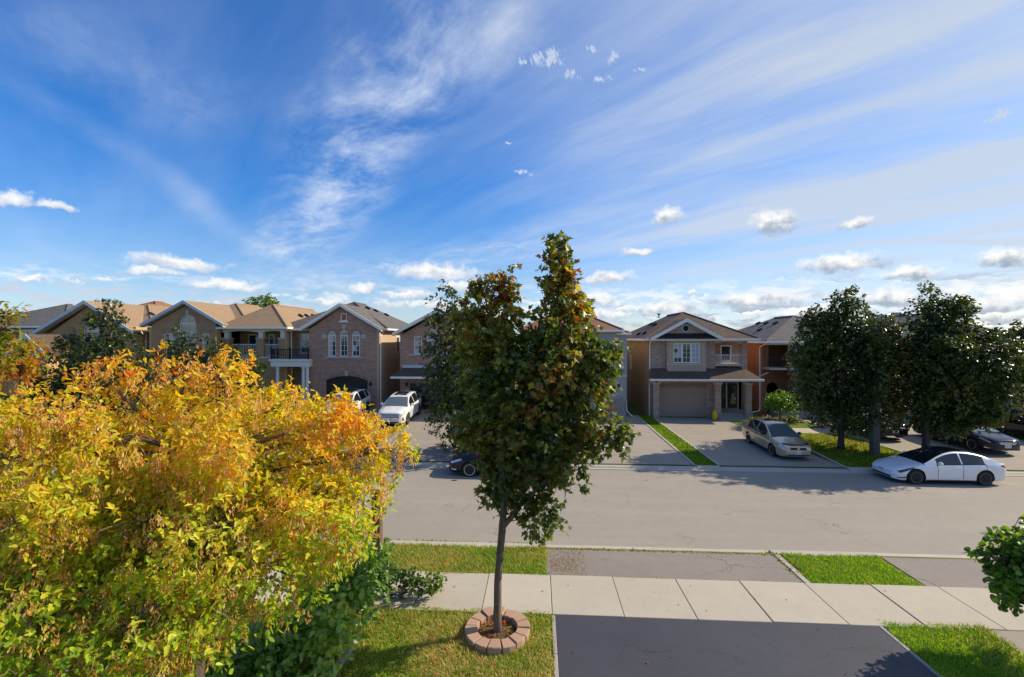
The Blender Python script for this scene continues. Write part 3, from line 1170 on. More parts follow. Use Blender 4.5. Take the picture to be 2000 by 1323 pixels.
        me = MB().box(-0.016, 0.016, -0.016, 0.016, 0.0, h - 0.17).mesh('baluster', mat, uv=False)
        set_org(self.o)
        for k in range(n):
            q = p0 + d * ((k + 0.5) / n)
            obj('baluster', me, rl, Vector((q.x, q.y, z0 + 0.11)) - self.o, (0, 0, yaw))
        return rl

    def lantern(self, x, y, z):
        set_org(self.o)
        m = MB().box(x - 0.05, x + 0.05, y - 0.03, y - 0.002, z - 0.1, z + 0.1)
        m.tube([(x, y - 0.03, z + 0.08), (x, y - 0.14, z + 0.16)], 0.012, 5)
        l = m.build('wall_lantern', 'black_metal', self.root)
        MB().lathe([(0.0, -0.16), (0.05, -0.15), (0.075, 0.06), (0.085, 0.075), (0.03, 0.14), (0.0, 0.16)], (x, y - 0.14, z), n=8).build('lantern_head', 'black_metal', l)


def H6():
    z = 0.40
    Y = 33.6
    h = House('brick_house', 'brown brick house with taupe garage door, box bay window and round gable vent', (11.5, 34, z))
    # ---- garage storey
    gx0, gx1 = 8.62, 12.12
    x0, x1 = 8.2, 12.9
    m = MB().panel([(x0, z - 0.3), (x1, z - 0.3), (x1, 3.25), (x0, 3.25)], [arch_poly(gx0, gx1, z - 0.29, 2.58, 0.0)], Y, 0.25)
    h.part(m, 'wall', 'brick_h6')
    h.part(MB().box(gx0 - 0.05, gx1 + 0.05, Y - 0.025, Y - 0.003, 2.58, 2.86), 'brick_lintel', 'brick_arch')
    h.garage(gx0, gx1, z + 0.02, 2.58, Y + 0.12, 'taupe_door', label='taupe sectional garage door under a flat brick lintel')
    # piers carrying the porch roof
    for xa, xb, zb in ((8.18, 8.6, z - 0.05), (12.48, 12.9, z + 0.35), (14.6, 15.0, z + 0.35)):
        c = h.part(MB().box(xa, xb, 32.9, 33.32, zb, 2.98), 'column', 'brick_h6')
        h.part(MB().box(xa - 0.06, xb + 0.06, 32.84, 33.38, 2.86, 2.995), 'capital', 'beige_trim', c)
        h.part(MB().box(xa - 0.04, xb + 0.04, 32.86, 33.36, zb - 0.4, zb + 0.16), 'plinth', 'stone_veneer', c)
    # arched beam over garage and porch
    top = [(8.1, 3.32), (15.12, 3.32)]
    beam = [(8.12, 3.32), (8.12, 2.99)]
    for xa, xb in ((8.66, 12.42), (12.96, 14.54)):
        for k in range(9):
            t = k / 8
            beam.append((xa + (xb - xa) * t, 2.99 + 0.16 * (1 - (2 * t - 1) ** 2) + 0.001))
    beam += [(15.1, 2.99), (15.1, 3.32)]
    h.part(MB().panel(beam[::-1], [], 32.95, 0.3), 'arched_beam', 'beige_trim')
    h.part(MB().box(8.1, 15.1, 33.26, 35.0, 3.2, 3.3), 'porch_ceiling', 'soffit')
    # skirt roof between the storeys
    ya, yb = 32.45, 33.72
    m = MB()
    m.prism([(7.85, ya, 3.28), (15.55, ya, 3.28), (14.75, yb, 4.0), (8.2, yb, 4.0)], (0, 0, -0.09))
    m.prism([(15.55, ya, 3.28), (15.55, 35.6, 3.28), (14.75, 35.6, 4.0), (14.75, yb, 4.0)], (0, 0, -0.09))
    r = h.part(m, 'skirt_roof', 'shingle_brown')
    m = MB()
    h.part(MB().box(7.82, 15.6, ya - 0.08, ya + 0.0, 3.13, 3.27), 'gutter', 'white_trim', r, bevel=0.012)
    h.part(MB().box(15.55, 15.63, ya + 0.0, 35.6, 3.13, 3.27), 'gutter', 'white_trim', r)
    h.part(MB().box(7.85, 15.55, ya + 0.01, 33.2, 3.1, 3.16), 'soffit', 'soffit', r)
    h.downspout([(8.0, 32.6, 3.15), (8.02, 33.25, 2.9), (8.05, 33.45, 2.7), (8.05, 33.45, z)])
    # ---- upper storey with the balcony opening
    up = [(8.2, 3.2), (12.75, 3.2), (12.75, 6.0), (8.2, 6.0)]
    h.part(MB().panel(up, [[(9.62, 4.25), (11.62, 4.25), (11.62, 5.8), (9.62, 5.8)]], Y, 0.25), 'wall', 'brick_h6')
    # clad box bay round the triple window
    bay = h.part(MB().panel([(9.25, 3.66), (12.0, 3.66), (12.0, 5.93), (9.25, 5.93)], [[(9.7, 4.36), (11.55, 4.36), (11.55, 5.77), (9.7, 5.77)]], Y - 0.32, 0.31), 'bay', 'taupe_siding')
    for xa, xb, za, zb in ((9.22, 12.03, 4.2, 4.3), (9.22, 12.03, 3.62, 3.7), (9.4, 9.46, 3.7, 4.2), (11.79, 11.85, 3.7, 4.2), (9.44, 9.5, 4.3, 5.93), (11.75, 11.81, 4.3, 5.93), (9.22, 12.03, 5.86, 5.95)):
        h.part(MB().box(xa, xb, Y - 0.35, Y - 0.322, za, zb), 'batten', 'beige_trim', bay)
    for k in range(3):
        a = 9.7 + 1.85 * k / 3
        h.window(a + 0.005, a + 1.85 / 3 - 0.005, 4.36, 5.77, Y - 0.32, 2, 4, sill=None, recess=0.06, curtain=(0.75, 0.08, 0.8)[k], fw=0.05)
    # recessed balcony right
    h.part(MB().box(12.75, 15.0, 34.9, 35.1, 3.2, 6.0), 'wall', 'brick_h6')
    h.part(MB().box(14.62, 15.0, Y, Y + 0.38, 3.6, 6.0), 'column', 'brick_h6')
    h.part(MB().panel([(12.75, 5.98), (12.75, 5.72)] + [(12.76 + 1.86 * k / 8, 5.72 + 0.14 * (1 - (2 * k / 8 - 1) ** 2)) for k in range(1, 8)] + [(14.62, 5.72), (14.62, 5.98)], [], Y + 0.03, 0.25), 'balcony_beam', 'beige_trim')
    h.part(MB().box(12.76, 15.0, Y + 0.02, 35.0, 4.12, 4.3), 'balcony_floor', 'beige_trim')
    h.railing((12.78, Y + 0.12, 0), (14.6, Y + 0.12, 0), 4.28, 0.66, 'rail_white', 15)
    h.part(MB().box(13.6, 14.4, 34.86, 34.895, 4.3, 5.6), 'balcony_door', 'vinyl_white')
    h.part(MB().box(13.7, 14.3, 34.84, 34.858, 4.5, 5.5), 'door_glass', 'house_glass')
    # ---- porch below: door, sidelight, steps
    h.part(MB().box(12.9, 15.24, 35.0, 35.6, z, 3.2), 'wall', 'brick_h6')
    d = h.part(MB().box(13.05, 13.98, 34.92, 34.985, z + 0.5, 2.75), 'door', 'black_door')
    h.part(MB().box(13.2, 13.83, 34.895, 34.918, z + 1.3, 2.55), 'door_glass', 'house_glass', d)
    h.part(MB().box(13.86, 13.92, 34.87, 34.918, z + 1.35, z + 1.45), 'handle', 'grey_metal', d)
    d = h.part(MB().box(14.02, 14.12, 34.9, 34.99, z + 0.5, 2.8), 'door_post', 'beige_trim')
    d = h.part(MB().box(14.16, 14.85, 34.92, 34.985, z + 0.5, 2.75), 'door', 'black_door')
    h.part(MB().box(14.28, 14.74, 34.895, 34.918, z + 0.8, 2.55), 'door_glass', 'house_glass', d)
    st = h.part(MB().box(12.55, 15.1, 33.0, 34.99, z - 0.2, z + 0.40), 'porch_floor', 'step_stone', bevel=0.01)
    h.part(MB().box(12.6, 15.0, 32.6, 32.99, z - 0.2, z + 0.2), 'step', 'step_stone', st, bevel=0.01)
    h.part(MB().box(12.65, 14.9, 32.2, 32.59, z - 0.2, z + 0.06), 'step', 'step_stone', st, bevel=0.01)
    # ---- side walls
    h.part(MB().box(8.0, 8.199, Y + 0.002, 45, z - 0.4, 6.0), 'side_wall', 'brick_h6_bounce', label='brick side wall with orange bounce light put into its colour')
    h.part(MB().box(15.001, 15.2, Y + 1.4, 45, z - 0.4, 6.0), 'side_wall', 'brick_h6_bounce')
    h.part(MB().box(8.0, 15.2, 44.8, 45.0, z - 0.4, 6.0), 'back_wall', 'brick_h6_bounce')
    w = h.part(MB().box(7.965, 7.998, 39.4, 40.1, 3.5, 4.7), 'window', 'vinyl_white')
    h.part(MB().box(7.955, 7.963, 39.5, 40.0, 3.6, 4.6), 'pane', 'curtain', w)
    # ---- roofs
    r = h.hip(7.6, 15.5, 32.95, 45.4, 6.1, 0.52, 'shingle_brown', vents=((9.7, 38.3), (9.9, 39.4), (9.9, 40.6), (8.3, 36.0), (8.2, 37.6)))
    h.part(MB().lathe([(0.05, 0), (0.05, 0.3), (0.16, 0.32), (0.16, 0.4), (0.05, 0.44)], (11.2, 43.0, 8.0), n=10), 'chimney_pipe', 'black_metal', r)
    h.part(MB().tube([(9.4, 38.0, 6.9), (9.4, 38.0, 7.35)], 0.05, 6), 'vent_pipe', 'black_metal', r)
    g = h.front_gable(7.95, 13.0, 32.72, 35.7, 6.12, 7.5, 10.48, 'shingle_brown', 'brick_h6', trim='white_trim')
    h.part(MB().panel([(8.35, 6.12), (12.6, 6.12), (10.48, 7.3)], [arch_poly(10.2, 10.76, 6.9, 6.901, 0.28, 12)] if False else [], 33.1, 0.12), 'gable_wall', 'brick_h6', g)
    h.part(MB().lathe([(0.0, -0.05), (0.2, -0.05), (0.27, -0.035), (0.29, 0.0), (0.29, 0.04)], (10.48, 33.06, 6.82), 'Y', 18), 'round_vent', 'blue_fascia', g)
    h.part(MB().lathe([(0.0, -0.01), (0.2, -0.01), (0.2, 0.0)], (10.48, 33.0, 6.82), 'Y', 18), 'vent_louvre', 'dark_hole', g)
    m = MB().prism([(8.25, 32.75, 6.14), (12.75, 32.75, 6.14), (12.1, 33.15, 6.52), (8.9, 33.15, 6.52)], (0, 0, -0.05))
    h.part(m, 'pent_roof', 'shingle_shaded', g)
    h.downspout([(8.05, 32.98, 6.0), (8.08, 33.4, 5.75), (8.08, 33.52, 5.6), (8.08, 33.52, 3.9)])
    # house number plaque and lamps
    h.part(MB().lathe([(0.0, -0.03), (0.15, -0.03), (0.17, 0.0)], (12.65, 32.93, 3.08), 'Y', 16), 'number_plaque', 'black_metal')
    h.part(MB().lathe([(0.0, -0.008), (0.09, -0.008), (0.1, 0.0)], (12.65, 32.898, 3.08), 'Y', 16), 'plaque_face', 'sign_white')
    for x in (8.42, 14.95):
        h.part(MB().lathe([(0.06, 0), (0.09, -0.05), (0.07, -0.14), (0.0, -0.16)], (x, 32.86, 3.12), n=10), 'soffit_lamp', 'black_metal')
    h.part(MB().lathe([(0.06, 0), (0.11, -0.05), (0.08, -0.13), (0.0, -0.15)], (10.4, 33.45, 3.12), n=10), 'soffit_lamp', 'black_metal')


def H3():
    z = 1.0
    Y = 33.4
    h = House('brick_house', 'dark brick house with tall triple arched windows above a black arched garage door', (-15.5, 34, z))
    x0, x1 = -17.25, -12.05
    px = -14.7
    # front wall runs up into the gable
    ow = [(x0, z - 0.4), (x1, z - 0.4), (x1, 6.75), (px, 8.48), (x0, 6.8)]
    gx0, gx1 = -15.95, -12.75
    holes = [arch_poly(gx0, gx1, z - 0.39, 2.95, 0.34)]
    W = []
    for a, b, top, rise in ((-15.78, -15.18, 6.35, 0.30), (-14.86, -14.26, 6.35, 0.38), (-13.94, -13.34, 6.35, 0.30)):
        holes.append(arch_poly(a, b, 4.75, top, rise))
        W.append((a, b, top, rise))
    holes.append(arch_poly(-14.82, -14.34, 7.42, 8.0, 0))
    h.part(MB().panel(ow, holes, Y, 0.25), 'wall', 'brick_h3')
    for i, (a, b, t, r) in enumerate(W):
        h.window(a, b, 4.75, t, Y, 2, 4, r, sill=None, curtain=(0.35, 0.05, 0.3)[i])
    h.part(MB().box(-16.0, -13.1, Y - 0.08, Y + 0.1, 4.62, 4.752), 'sill', 'stone_trim')
    h.part(MB().box(-16.25, -15.85, Y - 0.03, Y - 0.003, 6.1, 6.42), 'keystone', 'stone_trim')
    h.part(MB().box(-13.27, -12.87, Y - 0.03, Y - 0.003, 6.1, 6.42), 'keystone', 'stone_trim')
    h.part(MB().prism([(-14.66, Y - 0.035, 6.78), (-14.46, Y - 0.035, 6.78), (-14.4, Y - 0.035, 7.12), (-14.72, Y - 0.035, 7.12)], (0, 0.03, 0)), 'keystone', 'stone_trim')
    # arch bricks over the windows and the garage
    for a, b, t, r in W:
        n = 9
        o = arch_poly(a - 0.1, b + 0.1, t, t + 0.001, r + 0.2, 10)[2:]
        i = arch_poly(a - 0.0, b + 0.0, t, t, r + 0.012, 10)[2:]
        h.part(MB().prism([(p[0], Y - 0.022, p[1]) for p in o] + [(p[0], Y - 0.022, p[1]) for p in i[::-1]], (0, 0.019, 0)), 'brick_arch', 'brick_arch')
    o = arch_poly(gx0 - 0.15, gx1 + 0.15, 2.95, 2.951, 0.64, 14)[2:]
    i = arch_poly(gx0, gx1, 2.95, 2.95, 0.35, 14)[2:]
    h.part(MB().prism([(p[0], Y - 0.025, p[1]) for p in o] + [(p[0], Y - 0.025, p[1]) for p in i[::-1]], (0, 0.022, 0)), 'brick_arch', 'brick_arch')
    h.part(MB().prism([(-14.45, Y - 0.045, 3.28), (-14.25, Y - 0.045, 3.28), (-14.2, Y - 0.045, 3.66), (-14.5, Y - 0.045, 3.66)], (0, 0.04, 0)), 'keystone', 'stone_trim')
    h.garage(gx0, gx1, z + 0.02, 2.95, Y + 0.18, 'black_door', rise=0.34, cols=4, label='black panelled garage door with an arched head')
    w = h.window(-14.82, -14.34, 7.42, 8.0, Y, 1, 1, fw=0.07, sill='vinyl_white')
    for c in w.children:
        if c.name.startswith('pane'):
            c.data = unit_pane('amber_glass')
    h.lantern(-12.48, Y, 2.72)
    # recessed left wing with porch and balcony
    Yw = 34.9
    h.part(MB().panel([(-19.7, z - 0.4), (x0 + 0.02, z - 0.4), (x0 + 0.02, 6.75), (-19.7, 6.75)], [arch_poly(-18.75, -17.85, 4.95, 6.5, 0), arch_poly(-18.6, -17.6, z + 0.4, 3.35, 0)], Yw, 0.25), 'wall', 'brick_h3')
    h.window(-18.75, -17.85, 4.95, 6.5, Yw, 2, 4, curtain=0.05)
    d = h.part(MB().box(-18.55, -17.65, Yw + 0.08, Yw + 0.14, z + 0.4, 3.32), 'door', 'black_door')
    h.part(MB().box(-18.35, -17.85, Yw + 0.06, Yw + 0.078, z + 1.3, 3.0), 'door_glass', 'house_glass', d)
    h.part(MB().box(-19.95, -17.0, Yw - 2.0, Yw - 0.01, 4.0, 4.42), 'porch_entablature', 'white_trim', bevel=0.01)
    h.part(MB().box(-20.05, -16.95, Yw - 2.1, Yw + 0.05, 4.421, 4.55), 'porch_cornice', 'white_trim', bevel=0.01)
    for x in (-19.55, -17.55, -17.25):
        c = h.part(MB().lathe([(0.17, 0), (0.17, 0.1), (0.13, 0.14), (0.115, 2.4), (0.16, 2.5), (0.17, 2.62)], (x, Yw - 1.75, 1.39), n=12), 'column', 'white_trim')
        h.part(MB().box(x - 0.2, x + 0.2, Yw - 1.95, Yw - 1.55, z, 1.4), 'column_base', 'white_trim', c)
    h.part(MB().box(-19.9, -17.26, Yw - 2.0, Yw - 0.01, z - 0.3, z + 0.38), 'porch_floor', 'step_stone')
    h.railing((-19.9, Yw - 1.95, 0), (-17.05, Yw - 1.95, 0), 4.55, 0.78, 'black_metal', 20, top=0.06)
    h.railing((-19.9, Yw - 1.9, 0), (-19.9, Yw - 0.05, 0), 4.55, 0.78, 'black_metal', 12, top=0.06)
    for x in (-19.9, -18.5, -17.08):
        h.part(MB().box(x - 0.045, x + 0.045, Yw - 2.0, Yw - 1.91, 4.55, 5.42), 'rail_post', 'black_metal')
    # side and back walls
    h.part(MB().box(x1 + 0.001, x1 + 0.2, Y + 0.002, 45, z - 0.4, 6.8), 'side_wall', 'brick_h3_sunlit', label='brick side wall with sunlight painted in as cream')
    h.part(MB().box(-19.9, -19.701, Yw + 0.002, 45, z - 0.4, 6.8), 'side_wall', 'brick_h3_sunlit')
    h.part(MB().box(-19.9, x1 + 0.2, 44.8, 45, z - 0.4, 6.8), 'back_wall', 'brick_h3_sunlit')
    w = h.part(MB().box(x1 + 0.202, x1 + 0.235, 37.4, 38.2, 4.9, 6.3), 'window', 'vinyl_white')
    h.part(MB().box(x1 + 0.236, x1 + 0.244, 37.5, 37.78, 5.0, 6.2), 'pane', 'house_glass', w)
    h.part(MB().box(x1 + 0.236, x1 + 0.244, 37.82, 38.1, 5.0, 6.2), 'pane', 'house_glass', w)
    # roofs
    h.hip(-20.2, -11.45, 33.95, 45.4, 6.88, 0.53, 'shingle_grey', vents=((-14.9, 39.0), (-14.6, 40.2), (-14.0, 41.3), (-18.9, 36.8)))
    h.front_gable(-17.75, -11.55, 32.95, 37.6, 6.86, 8.72, px, 'shingle_grey', 'brick_h3', trim='white_trim')
    h.downspout([(-11.75, 34.1, 6.7), (-11.85, 34.1, 6.5), (-11.82, 33.6, 6.3), (-11.82, 33.6, z - 0.2)])
    h.downspout([(-19.75, 34.1, 6.7), (-19.78, 34.8, 6.4), (-19.78, 34.8, 4.6)])


def H4():
    z = 0.75
    Y = 33.5
    h = House('brick_house', 'brown brick house with pointed arch window and dark skirt roof behind the young maples', (-7, 34, z))
    x0, x1 = -10.1, -2.4
    px = -7.4
    holes = [arch_poly(-9.25, -8.65, 4.95, 6.25, 0), arch_poly(-8.28, -7.5, 4.95, 6.35, 0.42), arch_poly(-7.1, -6.5, 4.95, 6.25, 0), arch_poly(-9.55, -5.6, z - 0.39, 2.75, 0), arch_poly(-4.6, -3.4, 5.0, 6.3, 0), arch_poly(-4.3, -3.3, z + 0.3, 2.9, 0)]
    h.part(MB().panel([(x0, z - 0.4), (x1, z - 0.4), (x1, 6.55), (-4.9, 6.55), (px, 7.98), (x0, 6.42)], holes, Y, 0.25), 'wall', 'brick_h3')
    h.window(-9.25, -8.65, 4.95, 6.25, Y, 2, 4, sill=None, curtain=0.3)
    h.window(-8.28, -7.5, 4.95, 6.35, Y, 2, 4, 0.42, sill=None, curtain=0.3)
    h.window(-7.1, -6.5, 4.95, 6.25, Y, 2, 4, sill=None, curtain=0.3)
    h.window(-4.6, -3.4, 5.0, 6.3, Y, 4, 3, curtain=0.3)
    h.part(MB().box(-9.6, -6.3, Y - 0.08, Y + 0.1, 4.83, 4.952), 'sill', 'stone_trim')
    h.garage(-9.55, -5.6, z + 0.02, 2.75, Y + 0.15, 'black_door', cols=4, label='black panelled garage door half hidden by maple leaves')
    d = h.part(MB().box(-4.28, -3.32, Y + 0.1, Y + 0.16, z + 0.3, 2.9), 'door', 'wood_brown')
    h.part(MB().box(-3.9, -3.7, Y + 0.08, Y + 0.098, z + 1.3, 2.6), 'door_glass', 'house_glass', d)
    m = MB()
    m.prism([(-10.7, 32.55, 3.35), (-2.0, 32.55, 3.35), (-2.4, Y + 0.02, 3.9), (-10.1, Y + 0.02, 3.9)], (0, 0, -0.09))
    r = h.part(m, 'skirt_roof', 'shingle_brown')
    h.part(MB().box(-10.72, -1.98, 32.47, 32.55, 3.19, 3.335), 'gutter', 'white_trim', r)
    h.part(MB().box(-10.65, -2.05, 32.56, Y - 0.01, 3.18, 3.24), 'soffit', 'soffit', r)
    h.part(MB().box(-10.1, -2.4, Y - 0.06, Y - 0.003, 3.92, 4.12), 'trim_band', 'blue_fascia')
    h.lantern(-9.8, Y, 2.7)
    h.part(MB().box(x1 + 0.001, x1 + 0.2, Y + 0.002, 45, z - 0.4, 6.5), 'side_wall', 'brick_h3_sunlit')
    h.part(MB().box(x0 - 0.2, x0 - 0.001, Y + 0.002, 45, z - 0.4, 6.5), 'side_wall', 'brick_h3')
    h.part(MB().box(x0 - 0.2, x1 + 0.2, 44.8, 45, z - 0.4, 6.5), 'back_wall', 'brick_h3_sunlit')
    h.hip(-10.75, -1.8, 34.2, 45.4, 6.58, 0.45, 'shingle_brown')
    h.front_gable(-10.75, -4.3, 33.0, 37.4, 6.5, 8.26, px, 'shingle_brown', 'brick_h3', trim='white_trim')
    h.downspout([(-10.35, 34.3, 6.4), (-10.33, 33.8, 6.2), (-10.33, 33.8, z)])


def H5():
    z = 0.62
    Y = 33.0
    h = House('stucco_house', 'grey stucco house with reddish roof and blue garage door behind the maple', (3, 34, z))
    x0, x1 = -0.9, 6.3
    gx0, gx1 = 1.1, 5.1
    holes = [arch_poly(gx0, gx1, z - 0.39, 2.75, 0), arch_poly(0.0, 1.2, 4.6, 6.0, 0), arch_poly(2.0, 4.2, 4.4, 6.0, 0)]
    h.part(MB().panel([(x0, z - 0.4), (x1 - 0.7, z - 0.4), (x1 - 0.7, 6.55), (x0, 6.55)], holes, Y, 0.25), 'wall', 'stucco_grey')
    h.part(MB().box(x1 - 0.699, x1, Y + 0.35, Y + 0.6, z - 0.4, 6.4), 'wall', 'stucco_grey')
    h.window(0.0, 1.2, 4.6, 6.0, Y, 4, 3, curtain=0.3)
    h.window(2.0, 4.2, 4.4, 6.0, Y, 6, 4, curtain=0.3)
    h.garage(gx0, gx1, z + 0.02, 2.75, Y + 0.12, 'blue_door', cols=4, label='blue panelled garage door')
    h.part(MB().box(5.2, 6.2, Y - 0.25, Y + 0.34, 1.8, 3.35), 'pilaster', 'stucco_grey', bevel=0.02)
    h.part(MB().box(5.12, 6.28, Y - 0.33, Y + 0.34, 3.35, 3.52), 'pilaster_cap', 'beige_trim', bevel=0.015)
    h.part(MB().box(5.35, 6.05, Y - 0.29, Y - 0.252, 1.95, 3.2), 'pilaster_panel', 'stucco_grey', bevel=0.012)
    h.part(MB().box(5.25, 6.2, Y - 0.2, Y + 0.34, z - 0.3, 1.8), 'stone_pier', 'stone_veneer')
    h.lantern(5.7, Y - 0.3, 2.8)
    h.part(MB().box(x1 + 0.001, x1 + 0.12, Y + 0.352, 44, z - 0.4, 6.35), 'side_wall', 'stucco_grey')
    h.part(MB().box(x0 - 0.2, x0 - 0.001, Y + 0.002, 44, z - 0.4, 6.35), 'side_wall', 'stucco_grey')
    h.part(MB().box(x0 - 0.2, x1 + 0.1, 43.8, 44, z - 0.4, 6.35), 'back_wall', 'stucco_grey')
    h.hip(x0 - 0.5, 6.0, 32.5, 44.3, 6.72, 0.5, 'shingle_red')
    h.hip(2.6, 6.62, 33.25, 44.2, 6.52, 0.36, 'shingle_red')
    h.downspout([(6.35, 33.3, 1.6), (6.38, 33.25, 0.9), (6.5, 32.9, 0.72), (6.65, 32.6, 0.62)])


def H7():
    z = 0.35
    h = House('brick_house', 'orange brick house with grey hip roof and corner balcony behind the street trees', (21, 37, z))
    Y = 36.2
    x0, x1 = 17.3, 25.0
    h.part(MB().panel([(x0, z - 0.4), (18.9, z - 0.4), (18.9, 3.75), (x0, 3.75)], [arch_poly(17.6, 18.5, z, 2.4, 0.3)], Y, 0.25), 'wall', 'brick_h7')
    h.part(MB().panel([(18.9, z - 0.4), (x1, z - 0.4), (x1, 3.75), (18.9, 3.75)], [arch_poly(20.4, 24.4, z - 0.3, 2.5, 0)], Y - 1.1, 0.25), 'wall', 'brick_h7')
    h.part(MB().box(18.9, 19.1, Y - 0.849, Y - 0.001, z - 0.4, 3.75), 'wall', 'brick_h7')
    h.garage(20.4, 24.4, z + 0.02, 2.5, Y - 0.98, 'taupe_door', cols=4)
    h.part(MB().box(x0 - 0.05, x1 + 0.05, Y - 1.2, Y + 2.0, 3.75, 3.9), 'stone_course', 'stone_trim')
    h.part(MB().box(x0, x1, Y + 1.6, Y + 1.85, 3.9, 5.75), 'wall', 'brick_h7')
    for xa in (18.75, 24.6):
        h.part(MB().box(xa, xa + 0.75, Y - 1.05, Y - 0.45, 3.9, 5.1), 'column', 'brick_h7')
        h.part(MB().box(xa + 0.16, xa + 0.58, Y - 0.95, Y - 0.55, 5.1, 5.62), 'column_head', 'white_trim')
    h.part(MB().box(x0, x0 + 0.45, Y, Y + 0.45, 3.9, 5.72), 'column', 'brick_h7')
    h.part(MB().box(x0, x1, Y - 1.1, Y - 0.4, 5.62, 5.8), 'balcony_beam', 'white_trim')
    h.railing((17.75, Y - 0.05, 0), (18.72, Y - 0.6, 0), 3.9, 0.8, 'black_metal', 8)
    h.railing((19.5, Y - 0.8, 0), (24.6, Y - 0.8, 0), 3.9, 0.8, 'black_metal', 34)
    h.part(MB().panel([(19.55, 3.9), (21.6, 3.9), (21.6, 5.62), (19.55, 5.62)], [arch_poly(19.75, 20.5, 4.0, 5.5, 0), arch_poly(20.65, 21.4, 4.0, 5.5, 0)], Y + 0.6, 0.12), 'wall', 'white_trim')
    h.window(19.75, 20.5, 4.0, 5.5, Y + 0.6, 2, 4, sill=None, recess=0.07)
    h.window(20.65, 21.4, 4.0, 5.5, Y + 0.6, 2, 4, sill=None, recess=0.07)
    h.part(MB().box(x0 - 0.2, x0 - 0.001, Y + 0.002, 46, z - 0.4, 5.78), 'side_wall', 'brick_h7_bounce')
    h.part(MB().box(x1 + 0.001, x1 + 0.2, Y + 0.002, 46, z - 0.4, 5.78), 'side_wall', 'brick_h7_bounce')
    h.part(MB().box(x0 - 0.2, x1 + 0.2, 45.8, 46, z - 0.4, 5.78), 'back_wall', 'brick_h7_bounce')
    h.hip(16.75, 25.5, 34.55, 46.4, 5.9, 0.47, 'shingle_slate', vents=((19.8, 39.2), (19.9, 41.0), (20.0, 42.6), (18.6, 39.4)))
    h.downspout([(16.9, 34.6, 5.75), (16.95, 35.8, 5.5), (17.0, 36.0, 5.3), (17.0, 36.0, 0.75), (16.9, 35.9, 0.55), (15.6, 35.2, 0.45)])
    h.part(MB().tube([(17.0, 35.98, 3.2), (17.25, 35.9, 3.35), (17.6, 35.9, 3.5)], 0.06, 6), 'vent_duct', 'rail_white')
    h.part(MB().lathe([(0.0, -0.04), (0.15, -0.04), (0.17, 0.0)], (19.15, Y - 1.12, 1.95), 'Y', 18), 'number_plaque', 'sign_white')
    h.part(MB().box(17.07, 17.099, Y + 0.9, Y + 1.4, 1.1, 1.8), 'meter_box', 'grey_metal')
    for k in range(3):
        h.part(MB().box(17.3, 20.2, 34.4 - 0.4 * k, 34.78 - 0.4 * k, z - 0.2, z + 0.55 - 0.17 * k), 'step', 'step_stone', bevel=0.012)
    h.part(MB().box(17.3, 20.2, 34.79, Y - 1.11, z - 0.2, z + 0.56), 'porch_floor', 'step_stone')


